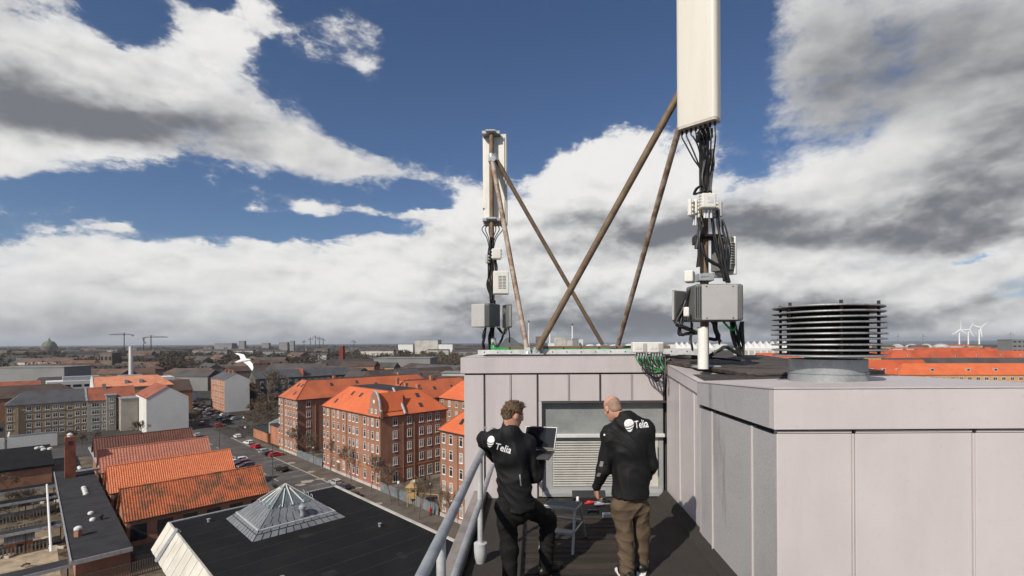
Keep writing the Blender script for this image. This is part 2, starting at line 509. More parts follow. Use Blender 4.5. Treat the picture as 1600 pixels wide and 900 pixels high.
# ------------------------------------------------------------------ ground, sea, street
g = MB()
XS = [-45000, -8000, -2000, -600, -220, -120, -60, 0, 60, 200, 600, 2000, 8000, 45000]
YS = [-3000, -300, 0, 40, 80, 120, 160, 220, 320, 600, 1200, 3000, 9000, 45000]
vs = [(x, y, 0) for y in YS for x in XS]
nx = len(XS)
g.add(vs, [(j * nx + i, j * nx + i + 1, (j + 1) * nx + i + 1, (j + 1) * nx + i) for j in range(len(YS) - 1) for i in range(nx - 1)])
m_ground = mat('city_ground', (0.046, 0.042, 0.036), 0.95, 0.3, 0.01, col2=(0.03, 0.028, 0.024), mix=(.4, .6), fine=.4, bscale=0.07)
tag(g.build('ground', m_ground), kind='structure')

m_sea = mat('sea_water', (0.018, 0.035, 0.06), 0.35, 0.2, 0.002, bump=.4, bscale=.05, spec=.5)
sp = [G(905, 539.4, 0), G(1180, 538.4), G(1290, 538.6), G(1700, 537.5)]
sea = MB()
sea.quad(V(450, 4200, .4), V(3000, 3500, .4), V(40000, 4000, .4), V(44000, 44000, .4), V(4000, 44000, .4))
tag(sea.build('sea', m_sea), kind='structure')

def uvbox(mb, u0, u1, v0, v1, z0, z1, mi=0):
    return mb.box((u0, v0, z0), (u1, v1, z1), UVM, mi)

def sheet(name, u0, u1, v0, v1, z, m):
    mb = MB()
    mb.quad(UV(u0, v0, z), UV(u1, v0, z), UV(u1, v1, z), UV(u0, v1, z))
    mb.f = [tuple(reversed(f)) for f in mb.f]
    return tag(mb.build(name, m), kind='structure')
sheet('road', -80, 260, -21, -5.4, .02, m_road)
sheet('road', 100, 122, -140, -21.0, .016, m_asphalt)
sheet('road', 122.2, 260, -5.2, 11, .024, m_asphalt)
def slab(name, u0, u1, v0, v1, m, h=.13):
    mb = MB(); uvbox(mb, u0, u1, v0, v1, -.05, h)
    o = tag(mb.build(name, m), kind='structure')
    k = MB(); uvbox(k, u0, u1, v0 - .18, v0 - .003, -.05, h + .006)
    k.build('kerb', m_kerb, o)
    return o
slab('pavement', -80, 98, -5.2, -.06, m_pave)
slab('pavement', -80, 98, -23.6, -21.2, m_pave)
sheet('courtyard', -80, 52, -.05, 34, .06, m_soil)
sheet('school_yard', -60, 98, -130, -23.7, .05, m_soil)
# patched lighter asphalt and paint by the kerb
pm = MB()
for k in range(14):
    u = -12 + k * 5.6 + random.uniform(-.4, .4)
    pm.quad(UV(u, -9.6, .034), UV(u, -5.6, .034), UV(u + .14, -5.6, .034), UV(u + .14, -9.6, .034))
for k in range(9):
    u = 24 + k * 5.2
    pm.quad(UV(u, -20.6, .034), UV(u, -16.4, .034), UV(u + .14, -16.4, .034), UV(u + .14, -20.6, .034))
for k in range(10):
    u = 8 + k * 9
    pm.quad(UV(u, -13.3, .034), UV(u, -13.1, .034), UV(u + 3.5, -13.1, .034), UV(u + 3.5, -13.3, .034))
pm.f = [tuple(reversed(f)) for f in pm.f]
tag(pm.build('road_marking', m_line), kind='structure')
m_patch = mat('dusty_patch', (0.3, 0.27, 0.23), 0.95, .3, .8)
for (px, py, s) in ((480, 752, 2.0), (470, 757, 1.5), (500, 748, 1.3), (548, 724, 1.3), (486, 737, 1.4), (455, 723, 1.5), (592, 786, 1.2), (560, 762, 1.0)):
    c = G(px, py, .2)
    pb = MB(); n = 9
    for j in range(1):
        pb.quad(*[V(c.x + math.cos(a * 2 * math.pi / n) * s * random.uniform(.6, 1.1), c.y + math.sin(a * 2 * math.pi / n) * s * .8 * random.uniform(.6, 1.1), .145) for a in range(n)])
    tag(pb.build('dust_patch', m_patch), kind='structure')

# ------------------------------------------------------------------ windows
def make_window(w, h, mull=1, trans=True, frame=m_white, sill=True):
    """outward is -Y, origin at the centre on the wall plane"""
    t = .085
    f = MB()
    f.box((-w/2, -.07, -h/2), (-w/2 + t, .02, h/2)); f.box((w/2 - t, -.07, -h/2), (w/2, .02, h/2))
    f.box((-w/2 + t, -.068, h/2 - t), (w/2 - t, .02, h/2)); f.box((-w/2 + t, -.068, -h/2), (w/2 - t, .02, -h/2 + t))
    for k in range(mull):
        x = -w/2 + w * (k + 1) / (mull + 1)
        f.box((x - t * .45, -.064, -h/2 + t), (x + t * .45, .02, h/2 - t))
    if trans:
        z = h * .2
        f.box((-w/2 + t, -.066, z - t * .4), (w/2 - t, .02, z + t * .4))
    if sill:
        f.box((-w/2 - .08, -.13, -h/2 - .09), (w/2 + .08, .02, -h/2 - .002))
    o = f.build('window', frame)
    p = MB(); p.box((-w/2 + t * .5, -.035, -h/2 + t * .5), (w/2 - t * .5, .01, h/2 - t * .5))
    p.build('pane', m_pane, o, local=True)
    return o
PROTO = {}
WR = random.Random(77)
m_pane_c = mat('pane_with_curtain', (0.30, 0.29, 0.27), .3, .3, 1.5)
m_pane_b = mat('pane_with_blind', (0.16, 0.14, 0.11), .3, .3, 1.5)
m_pane_s = mat('pane_sky_reflex', (0.075, 0.085, 0.10), .08, .3, 1.0, spec=.8)
def window(kind, parent, loc, rz):
    if kind not in PROTO:
        w, h, mu, tr = kind
        PROTO[kind] = make_window(w, h, mu, tr)
        o = PROTO[kind]
        o.parent = parent
    else:
        o = copy_tree(PROTO[kind], parent)
    o.location = Vector(loc) - parent.location
    o.rotation_euler = (0, 0, rz)
    t = WR.random()
    if t < .34:                       # drawn blinds, curtains, brighter reflections
        for ch in o.children:
            sl = ch.material_slots[0]; sl.link = 'OBJECT'; sl.material = m_pane_c if t < .12 else (m_pane_b if t < .2 else m_pane_s)
    return o

# ------------------------------------------------------------------ brick blocks with steep tiled roofs and flat felt tops
def mansard(name, label, u0, u1, v0, v1, eave=17.0, top=22.3, ins=5.0, wall=m_brick, roofm=m_orange, ov=.35, group=None, cat='apartment block', skylights=()):
    root = empty(name, UV((u0 + u1) / 2, (v0 + v1) / 2, 0), label, cat, group)
    w = MB(); uvbox(w, u0, u1, v0, v1, -.2, eave)
    wall_o = w.build('wall', wall, root)
    c = MB()
    uvbox(c, u0 - .18, u1 + .18, v0 - .18, v1 + .18, eave - .45, eave - .1)
    c.build('cornice', m_brick_orange if wall is m_brick else wall, root)
    pl = MB(); uvbox(pl, u0 - .1, u1 + .1, v0 - .1, v1 + .1, -.1, .8)
    pl.build('plinth', m_conc, root)
    r = MB()
    a = [(u0 - ov, v0 - ov), (u1 + ov, v0 - ov), (u1 + ov, v1 + ov), (u0 - ov, v1 + ov)]
    iu = min(ins, (u1 - u0) / 2 - .2); iv = min(ins, (v1 - v0) / 2 - .2)
    b = [(u0 + iu, v0 + iv), (u1 - iu, v0 + iv), (u1 - iu, v1 - iv), (u0 + iu, v1 - iv)]
    ez = eave - .12
    A = [UV(x, y, ez) for x, y in a]; A2 = [UV(x, y, ez + .16) for x, y in a]; B = [UV(x, y, top) for x, y in b]
    vs = A + A2 + B
    fs = [(0, 1, 2, 3)] + [(i, 4 + i, 4 + (i + 1) % 4, (i + 1) % 4) for i in range(4)] + [(4 + i, 8 + i, 8 + (i + 1) % 4, 4 + (i + 1) % 4) for i in range(4)] + [(8, 11, 10, 9)]
    r.add(vs, fs)
    ro = r.build('roof', roofm, root)
    t = MB(); uvbox(t, b[0][0] + .02, b[1][0] - .02, b[0][1] + .02, b[2][1] - .02, top - .3, top + .12)
    t.build('roof_deck', m_felt2, ro)
    rd = MB()
    for i in range(4):
        rd.tube([A2[i] + V(0, 0, .03), B[i] + V(0, 0, .05)], .11, 6)
        rd.tube([B[i] + V(0, 0, .05), B[(i + 1) % 4] + V(0, 0, .05)], .09, 6)
    rd.build('ridge_tiles', m_redroof, ro)
    gt = MB()
    for i in range(4):
        gt.tube([A[i] + V(0, 0, .02), A[(i + 1) % 4] + V(0, 0, .02)], .12, 6)
    gt.build('gutter', m_metal_d, ro)
    # roof windows: (side, position 0..1, height 0..1)
    for side, s, hh in skylights:
        p0, p1 = A2[side], A2[(side + 1) % 4]; q0, q1 = B[side], B[(side + 1) % 4]
        e = p0.lerp(p1, s); f_ = q0.lerp(q1, s)
        d = (p1 - p0).normalized()
        up = (f_ - e); up -= d * up.dot(d); up.normalize()
        nrm = d.cross(up); nrm = nrm if nrm.z > 0 else -nrm
        c0 = e.lerp(f_, hh)
        M4 = Matrix(((d.x, up.x, nrm.x, c0.x), (d.y, up.y, nrm.y, c0.y), (d.z, up.z, nrm.z, c0.z), (0, 0, 0, 1)))
        k = MB(); k.box((-.45, -.65, -.05), (.45, .65, .12), M4)
        so = k.build('roof_window', m_metal_d, ro)
        k = MB(); k.box((-.36, -.55, .1), (.36, .55, .135), M4)
        k.build('pane', m_pane, so)
    return root

WIN = (1.0, 1.85, 0, True)
ROWS = (15.5, 12.45, 9.4, 6.3)
def facade_windows(root, cols, face, at, rows=ROWS, kind=WIN, off=0.0):
    for c in cols:
        for z in rows:
            if face == 'v':
                p = UV(c, at - off, z); rz = RZ_MV
            else:
                p = UV(at - off, c, z); rz = RZ_MU
            window(kind, root, p, rz)

def pipes(root, cols, face, at, z1=16.6):
    for c in cols:
        p = UV(c, at - .12, 0) if face == 'v' else UV(at - .12, c, 0)
        k = MB(); k.tube([V(p.x, p.y, .2), V(p.x, p.y, z1)], .075, 6)
        k.build('downpipe', m_copper, root)

# front block B
B = mansard('brick_apartment_block', 'large red brick block with curved gable and orange tiled roof facing the street', 0, 31, 0, 18.5,
            skylights=[(0, .86, .3), (0, .72, .72), (0, .52, .7), (3, .35, .3), (3, .25, .72), (3, .62, .72), (0, .16, .3)])
zm = 420; zs = 5.142
bc = [hit_u(zm + x / zs, 0) for x in (445, 474, 522, 557, 600, 650, 681, 709, 770, 833, 873)]
facade_windows(B, bc, 'v', 0)
facade_windows(B, [bc[i] for i in (0, 1, 2, 4, 5, 6, 7, 8, 9, 10)], 'v', 0, rows=(2.75,), kind=(1.0, 2.1, 0, True))
nb = hit_u(zm + 798 / zs, 0)
facade_windows(B, [nb], 'v', 0, kind=(.4, 1.85, 0, True))
bv = [hit_v(zm + x / zs, 0) for x in (1013, 1127, 1224, 1290, 1353)]
facade_windows(B, bv, 'u', 0, kind=(1.15, 1.85, 1, True))
facade_windows(B, bv, 'u', 0, rows=(2.6,), kind=(1.3, 2.4, 1, True))
pipes(B, [hit_u(zm + x / zs, 0) for x in (497, 625)], 'v', 0)
pipes(B, [hit_v(zm + x / zs, 0) for x in (1075, 1165)], 'u', 0)
k = MB()
for z in (4.35,):
    k.box((-.06, -.06, z), (31.06, -.003, z + .25), UVM); k.box((-.06, -.003, z + .003), (-.003, 18.5, z + .253), UVM)
k.build('string_course', m_brick_orange, B)
d = MB(); d.box((bc[3] - .6, -.09, .2), (bc[3] + .6, -.02, 3.0), UVM)
do = d.build('door', m_bark, B)
d = MB(); d.box((bc[3] - .75, -.13, 3.003), (bc[3] + .75, -.02, 3.4), UVM); d.build('lintel', m_white, do)
# rose painted ground floor strip: its own plaster
d = MB()
for a, b_ in ((30.6, 27.0), (bc[8] + 1.0, .5), (bc[5] + .9, bc[7] - .9)):
    d.box((min(a, b_), -.035, .82), (max(a, b_), -.004, 2.0), UVM)
d.build('painted_plinth', mat('rose_paint', (0.36, 0.115, 0.09), .9, .35, .6, col2=(.3, .17, .12)), B)
# curved gable
gu0, gu1 = -.55, 5.6
out = [(gu0, 16.6), (gu0, 18.2), (gu0 + .7, 18.5), (gu0 + .8, 19.4), (gu0 + 1.1, 20.6), (gu0 + 1.7, 21.8), (gu0 + 2.5, 22.6), (gu0 + 3.07, 22.8)]
out += [(gu0 + gu1 - p[0], p[1]) for p in reversed(out[:-1])]
gb = MB(); gb.extr([UV(p[0], -.16, p[1]) for p in out], VH * .6)
gbo = gb.build('gable', m_brick, B)
cp = MB(); cp.tube([UV(p[0], .15, p[1] + .05) for p in out[1:-1]], .28, 6)
cp.build('coping', m_zinc, gbo)
for s in (-.95, .95):
    window((.75, 1.0, 0, False), B, UV(gu0 + 3.07 + s, -.16, 18.2), RZ_MV)
rw = MB(); rw.lathe([(.42, -.03), (.42, .05)], n=14, M=Matrix.Translation(UV(gu0 + 3.07, -.17, 20.4)) @ Matrix.Rotation(RZ_MV, 4, 'Z') @ Matrix.Rotation(math.pi / 2, 4, 'X'))
rw.build('round_window', m_white, gbo)
gr = MB()
gr.add([UV(gu0 + .9, .3, 18.0), UV(gu1 - .9 + gu0, .3, 18.0), UV(gu0 + 3.07, .3, 22.3), UV(gu0 + .9, 6.0, 18.0), UV(gu1 - .9 + gu0, 6.0, 18.0), UV(gu0 + 3.07, 7.5, 22.3)],
       [(0, 3, 5, 2), (1, 2, 5, 4), (0, 2, 1)])
gr.build('gable_roof', m_orange, B)
pw = MB()
path = [(-.5, 16.9), (1.0, 18.9), (3.0, 20.6), (5.2, 22.7)]
pw.tube([UV(a, 6.3, z + .3) for a, z in path], .3, 6)
pw.build('fire_wall_coping', m_zinc, B)
for (u, v) in ((12, 14), (5.2, 13.4)):
    ch = MB(); uvbox(ch, u - .5, u + .5, v - .4, v + .4, 21.5, 23.2); uvbox(ch, u - .58, u + .58, v - .48, v + .48, 23.2, 23.4)
    ch.build('chimney', m_brick_orange, B)

Cb = mansard('brick_apartment_block', 'tall red brick block with orange roof at the far left end of the street row', 50.2, 64.5, 0, 50, roofm=m_orange2,
             skylights=[(3, .15, .6), (3, .45, .55), (3, .6, .75), (3, .8, .7), (0, .3, .3), (0, .2, .72), (0, .6, .72)])
cc = [hit_u(zm + x / zs, 0) for x in (85, 104, 137, 157, 178, 203, 223)]
facade_windows(Cb, cc, 'v', 0); facade_windows(Cb, cc, 'v', 0, rows=(2.75,), kind=(1.0, 2.1, 0, True))
cv = [hit_v(zm + x / zs, 50.2) for x in (318,)] + [hit_v(zm + 318 / zs, 50.2) + k for k in (9, 13, 17, 24, 28)]
facade_windows(Cb, cv, 'u', 50.2, rows=ROWS + (3.3,), kind=(1.15, 1.85, 1, True))
pipes(Cb, [hit_u(zm + x / zs, 0) for x in (120,)], 'v', 0); pipes(Cb, [hit_v(zm + 372 / zs, 50.2)], 'u', 50.2)
for v in (14, 38):
    ch = MB(); uvbox(ch, 56.6, 57.6, v, v + .8, 21.5, 23.3); ch.build('chimney', m_brick_orange, Cb)

Bw = mansard('brick_apartment_wing', 'orange roofed rear wing joining the middle brick block to the back range', 24, 36, 18.7, 50, eave=17.05, top=22.4, roofm=m_orange2,
             skylights=[(3, .3, .5), (3, .55, .5), (3, .75, .55)])
for v in (21, 33):
    ch = MB(); uvbox(ch, 28.4, 29.4, v, v + .8, 21.5, 23.5); ch.build('chimney', m_brick_orange, Bw)
Dw = mansard('brick_apartment_range', 'long orange roofed brick range closing the courtyard behind', -70, 23.8, 33, 46.5, eave=16.95, top=22.2,
             skylights=[(0, .75, .5), (0, .8, .6), (0, .85, .4), (0, .68, .5)])
facade_windows(Dw, [22, 18.5, 15, 11.5, 8], 'v', 33, kind=(1.15, 1.85, 1, True))
ch = MB(); uvbox(ch, 8, 9.0, 39, 39.8, 21.5, 23.4); ch.build('chimney', m_brick_orange, Dw)
A = mansard('brick_apartment_block', 'brick block with orange roof nearest the rooftop railing', -62, -23.5, 0, 18.5, skylights=[(0, .9, .35), (0, .82, .7)])
ac = [hit_u(x, 0) for x in (693.2, 704.3, 720)] + [-36, -39]
facade_windows(A, ac, 'v', 0); facade_windows(A, ac, 'v', 0, rows=(2.6,), kind=(1.0, 2.6, 0, True))
pipes(A, [hit_u(715, 0)], 'v', 0)

# grey board fences in the gaps of the row
def fence(name, label, u0, u1, v, h=2.3, step=.9):
    root = empty(name, UV((u0 + u1) / 2, v, .13), label, 'fence')
    n = int((u1 - u0) / step)
    proto = None
    for i in range(n):
        b = MB(); uvbox(b, u0 + i * step + .03, u0 + (i + 1) * step - .03, v - .04, v + .04, .2, h + .1 * math.sin(i * 1.7))
        b.build('board', m_fence, root)
    r_ = MB(); uvbox(r_, u0, u1, v + .042, v + .12, .9, 1.0); uvbox(r_, u0, u1, v + .042, v + .12, 1.8, 1.9)
    r_.build('rail', m_fence, root)
m_fence = mat('fence_board', (0.13, 0.15, 0.165), .8, .25, .5, col2=(.2, .21, .22))
fence('board_fence', 'grey board fence between the far brick block and the gabled one', 31.4, 50.0, -.3)
fence('board_fence', 'long grey board fence in front of the playground courtyard', -23.2, -.4, -.3)

# ------------------------------------------------------------------ school halls with pantiled roofs
def pantile_side(mb, p0, p1, q0, q1, ribs, rows, amp):
    """roof side from eave p0-p1 to ridge q0-q1 with rolled tile columns and stepped courses"""
    nrm = (p1 - p0).cross(q0 - p0).normalized()
    nrm = nrm if nrm.z > 0 else -nrm
    sub = 4
    n = ribs * sub
    base = len(mb.v)
    R_ = rows * 2
    for j in range(R_):
        t = (j // 2 + (j % 2) * .97) / rows
        for i in range(n + 1):
            s = i / n
            p = p0.lerp(p1, s).lerp(q0.lerp(q1, s), t)
            hgt = amp * (0.5 + .5 * math.cos(2 * math.pi * (i % sub) / sub)) + (.035 if j % 2 == 0 else 0)
            mb.v.append(tuple(p + nrm * hgt))
    for j in range(R_ - 1):
        for i in range(n):
            a = base + j * (n + 1) + i
            mb.f.append((a, a + 1, a + n + 2, a + n + 1)); mb.m.append(0)

def hall(label, u, v0, v1, rm, eave=4.5, ridge=9.0, half=4.9, du=22, ribs=60, rows=15, amp=.09):
    root = empty('school_hall', UV(u, (v0 + v1) / 2, 0), label, 'school hall', 'parallel school halls')
    w = MB()
    for v in (v0 + .4, v1 - .7):
        w.extr([UV(u - half + .5, v, -.1), UV(u + half - .5, v, -.1), UV(u + half - .5, v, eave), UV(u, v, ridge - .35), UV(u - half + .5, v, eave)], VH * .3)
    w.box((u - half + .5, v0 + .7, -.1), (u - half + .8, v1 - .7, eave), UVM); w.box((u + half - .8, v0 + .7, -.1), (u + half - .5, v1 - .7, eave), UVM)
    w.build('wall', m_brick, root)
    r = MB()
    for s in (-1, 1):
        p0, p1 = UV(u + s * half, v0, eave), UV(u + s * half, v1, eave)
        q0, q1 = UV(u, v0, ridge), UV(u, v1, ridge)
        pantile_side(r, p0, p1, q0, q1, ribs, rows, amp)
        dn = V(0, 0, -.22)
        r.add([p0 + dn, p1 + dn, q1 + dn, q0 + dn], [(0, 1, 2, 3)])
        r.add([p0, q0, q0 + dn, p0 + dn, p1, q1, q1 + dn, p1 + dn], [(0, 1, 2, 3), (4, 5, 6, 7), (0, 4, 7, 3)])
    ro = r.build('roof', rm, root)
    k = MB()
    k.tube([UV(u, v0 - .05, ridge + .08), UV(u, v1 + .05, ridge + .08)], .16, 7)
    k.build('ridge_tiles', rm, ro)
    k = MB(); k.tube([UV(u - half - .1, v0, eave - .05), UV(u - half - .1, v1, eave - .05)], .1, 6)
    k.build('gutter', m_metal_d, ro)
    for i in range(6):
        v = v0 + 2 + i * (v1 - v0 - 4) / 5
        k = MB(); k.box((u - half + .44, v - 1.1, .9), (u - half + .49, v + 1.1, 3.6), UVM)
        k.build('window', m_pane, root)
    return root
def tile_mat(name, c, c2, moss, amt, lo):
    m = mat(name, c, .8, .2, .5, col2=c2, mix=(.3, .7), fine=.22, bscale=3)
    add_layer(m, 'noise', moss, scale=.35, lo=lo, hi=lo + .12, amt=amt, detail=10, rough=.75)
    return m
m_t4 = tile_mat('mossy_orange_pantile', (0.47, 0.125, 0.048), (0.30, 0.085, 0.037), (0.09, 0.06, 0.033), .85, .47)
m_t3 = tile_mat('bright_orange_pantile', (0.60, 0.19, 0.085), (0.54, 0.16, 0.07), (0.45, 0.16, 0.085), .5, .6)
m_t2 = tile_mat('faded_red_pantile', (0.43, 0.17, 0.115), (0.36, 0.135, 0.09), (0.3, 0.14, 0.1), .6, .55)
m_t1 = tile_mat('dark_red_pantile', (0.16, 0.062, 0.042), (0.11, 0.047, 0.036), (0.07, 0.04, 0.03), .6, .5)
hall('long hall with mossy mottled orange tile roof, nearest of the four', 7.0, -45, -22.8, m_t4)
hall('long hall with clean bright orange tile roof behind the mossy one', 29.2, -45, -22.8, m_t3)
hall('long hall with faded pinkish red tile roof, third of the four', 51.0, -44.6, -22.6, m_t2, ribs=40, rows=10)
hall('long hall with dark brown red tile roof, farthest of the four', 71.5, -44.2, -22.2, m_t1, ribs=40, rows=10)

# link corridor with a flat felt roof, its roof lights and hoods
lc = empty('link_corridor', UV(22, -48.2, 0), 'low flat roofed corridor in dark felt joining the tile roofed halls', 'corridor building')
k = MB(); uvbox(k, -9.5, 58, -51.2, -45.4, -.1, 3.6); k.build('wall', m_brick, lc)
k = MB(); uvbox(k, -10, 58.4, -51.7, -45.2, 3.6, 4.0)
ro = k.build('roof', m_felt2, lc)
k = MB()
for i in range(9):
    uvbox(k, -9 + i * 7.5, -8.93 + i * 7.5, -51.6, -45.3, 4.0, 4.012)
k.build('felt_joint', m_felt, ro)
k = MB(); uvbox(k, -10.05, 58.4, -51.85, -51.703, 3.5, 4.12); uvbox(k, -10.15, -10.003, -51.85, -45.2, 3.5, 4.12)
k.build('edge_trim', m_zinc, ro)
m_dome = mat('opal_dome', (0.6, 0.6, 0.58), .35, .1, 2)
def roof_light(px, py, r=.45):
    c = G(px, py, 4.0)
    k = MB(); k.lathe([(r, 0), (r, .2), (r * .85, .36), (r * .5, .46), (.02, .5)], c, 12)
    k.build('roof_light', m_dome, lc, smooth=True)
for px, py in ((131, 763), (132, 766), (133, 769), (134, 772.5), (142, 803), (145, 813), (124, 731), (125, 733)):
    roof_light(px, py)
c = G(122, 838, 4.0)
k = MB(); k.box((c.x - .35, c.y - .35, 4.0), (c.x + .35, c.y + .35, 5.1)); ho = k.build('vent_hood', m_brick, lc)
k = MB(); k.lathe([(.55, 5.1), (.5, 5.4), (.25, 5.6), (.02, 5.65)], (c.x, c.y, 0), 12); k.build('cap', m_dome, ho, smooth=True)
c = G(157, 812, 4.0)
k = MB(); k.lathe([(.3, 4.0), (.3, 4.5), (.42, 4.52), (.42, 4.75), (.1, 4.9)], (c.x, c.y, 0), 10); k.build('vent_pipe', m_metal_d, lc)
# raised duct
k = MB()
pts = [G(105, 741, 4.5), G(110, 738.5, 4.5), G(156, 732, 4.5), G(154, 725, 4.5), G(140, 700, 4.5), G(146, 697, 4.5)]
k.tube(pts, .35, 8); k.build('duct', m_zinc, lc)
# chimney
ch = empty('brick_chimney', UV(49.6, -49.4, 4.0), 'square red brown brick chimney rising from the flat roof', 'chimney')
k = MB(); k.box((48.6, -50.3, 4.0), (50.8, -48.5, 13.2), UVM); so = k.build('shaft', mat('chimney_brick', (0.19, 0.065, 0.042), .9, .25, .5), ch)
k = MB(); k.box((49.0, -50.34, 11.4), (49.9, -50.3, 12.3), UVM); k.box((48.56, -49.8, 11.4), (48.6, -49.0, 12.3), UVM); k.build('opening', m_metal_d, so)
k = MB(); c = UV(49.7, -49.4); k.lathe([(.45, 13.2), (.45, 13.6), (.6, 13.65), (.25, 14.0), (.02, 14.05)], (c.x, c.y, 0), 12); k.build('cowl', m_dome, ch, smooth=True)

# covered walks that run out from the corridor, with the courtyards between
def walk(label, u, v0, v1, w=2.6, m=m_felt2, z=3.4):
    root = empty('covered_walk', UV(u, (v0 + v1) / 2, 0), label, 'covered walk', 'covered walks of the school yard')
    k = MB(); uvbox(k, u - w/2, u + w/2, v0, v1, z, z + .28); r_ = k.build('roof', m, root)
    k = MB(); uvbox(k, u - w/2 - .1, u - w/2 - .002, v0, v1, z - .1, z + .36); k.build('edge_trim', m_zinc, r_)
    n = int((v1 - v0) / 4)
    for i in range(n + 1):
        k = MB(); uvbox(k, u - w/2 + .1, u - w/2 + .25, v0 + i * (v1 - v0 - .2) / max(n, 1), v0 + .16 + i * (v1 - v0 - .2) / max(n, 1), 0, z); k.build('post', m_metal_d, root)
    k = MB(); uvbox(k, u + w/2 - .2, u + w/2 - .08, v0, v1, 0, 1.1); k.build('low_wall', m_conc, root)
    return root
walk('grey roofed walk nearest the bottom edge, left of the corridor', -8.6, -80, -52, 3.0)
walk('grey roofed walk with pale edge beside the sandy courtyard', 13.5, -85, -52, 2.6)
walk('dark walk roof crossing the yard below the chimney', 36, -90, -52, 3.4, m_felt)
walk('flat dark walk roof level with the chimney foot', 47, -95, -52, 3.4, m_felt)
wk = empty('flat_roof_hall', UV(66, -70, 0), 'long low dark flat roof in front of the white wall', 'low building')
k = MB(); uvbox(k, 66, 100, -95, -52, 0, 4.2); k.build('wall', m_brick, wk)
k = MB(); uvbox(k, 65.6, 100.4, -95.4, -51.6, 4.2, 4.7); ro = k.build('roof', m_felt, wk)
for px, py in ((58, 701), (65, 700), (78, 702), (68, 703)):
    c = G(px, py, 4.7); q = MB(); q.lathe([(.6, 0), (.55, .4), (.1, .6)], c, 10); q.build('roof_light', m_dome, wk, smooth=True)
k = MB(); k.tube([UV(-3.5, -53.6, 4.05), UV(45, -53.2, 4.05)], .16, 8)
tag(k.build('pale_beam', m_white), 'long white pole crossing above the sandy courtyards', 'beam')
m_sand = mat('sand', (0.34, 0.27, 0.19), .95, .3, .5, fine=.2, bscale=4)
sheet('sand_court', -6.5, 12, -66, -52.6, .08, m_sand)
sheet('sand_court', 15, 26, -62, -53, .08, mat('yard_earth', (0.2, 0.155, 0.105), .95, .35, .4, fine=.2, bscale=4))
# little play hut
hc = G(31, 862, 0)
hut = empty('play_hut', hc, 'little brick play hut with corrugated roof in the sandy yard', 'hut')
Mh = Matrix.Translation(hc) @ Matrix.Rotation(rz_of(-UH), 4, 'Z')
k = MB(); k.box((-1.5, -1.2, 0), (1.5, 1.2, 2.0), Mh); k.extr([Mh @ V(-1.5, -1.2, 2), Mh @ V(-1.5, 1.2, 2), Mh @ V(-1.5, 0, 2.7)], Mh.to_3x3() @ V(3, 0, 0)); k.build('wall', m_brick_orange, hut)
k = MB(); k.box((-1.56, -.35, .02), (-1.505, .35, 1.6), Mh); k.box((-.4, -1.26, .02), (.4, -1.205, 1.6), Mh); k.build('doorway', m_metal_d, hut)
for s in (-1, 1):
    for i in range(8):
        q = MB()
        x0 = -1.75 + i * .44
        q.extr([Mh @ V(x0, s * .02, 2.86), Mh @ V(x0, s * 1.45, 2.08), Mh @ V(x0, s * 1.45, 2.0), Mh @ V(x0, s * .02, 2.78)], Mh.to_3x3() @ V(.4, 0, .03))
        q.build('roof_sheet', mat('corrugated_sheet', (.5, .47, .42), .7), hut)
def slat_fence(label, u, v0, v1, h=1.5, step=.45):
    root = empty('yard_fence', UV(u, (v0 + v1) / 2, 0), label, 'fence')
    for i in range(int((v1 - v0) / step)):
        k = MB(); uvbox(k, u - .03, u + .03, v0 + i * step, v0 + i * step + .2, .05, h + .08 * math.sin(i * 2.1)); k.build('slat', m_fslat, root)
    for z in (.4, h - .3):
        k = MB(); uvbox(k, u + .032, u + .09, v0, v1, z, z + .09); k.build('rail', m_fslat, root)
m_fslat = mat('grey_slat', (.17, .145, .115), .9, .3, 1.0)
slat_fence('weathered slat fence across the sandy yard behind the play hut', 11.8, -66, -52.6)
slat_fence('weathered slat fence along the middle courtyard', 25.5, -70, -53)
slat_fence('weathered slat fence in the courtyard below the chimney', 34, -72, -53)
m_stone = mat('pale_stone', (.38, .34, .28), .9, .3, 1.2)
for i, (px, py, a, b) in enumerate(((58, 828, 2.6, .5), (88, 856, 3.0, .6), (12, 870, 1.6, 1.2), (74, 842, 1.4, .8), (20, 792, 2.2, .6), (60, 786, 2.8, .5), (92, 783, 1.5, .7))):
    c = G(px, py, .1)
    k = MB(); k.bbox((c.x - a / 2, c.y - b / 2, .02), (c.x + a / 2, c.y + b / 2, .45), .05, None)
    tag(k.build('stone_bench', m_stone), 'pale stone bench or low block in the school courtyards', 'bench', 'stone blocks of the courtyards')
# timber palisade below the corridor
pal = empty('slat_fence', UV(-14, -48, 0), 'upright slat fence under the near end of the corridor', 'fence')
for i in range(34):
    k = MB(); uvbox(k, -11.2, -11.1, -51 + i * .28, -50.86 + i * .28, 0, 2.2); k.build('slat', m_bark, pal)
sheet('brick_yard', -22, -11.5, -60, -44, .085, mat('brick_paving', (.22, .085, .055), .9, .3, .6, fine=.2, bscale=6))

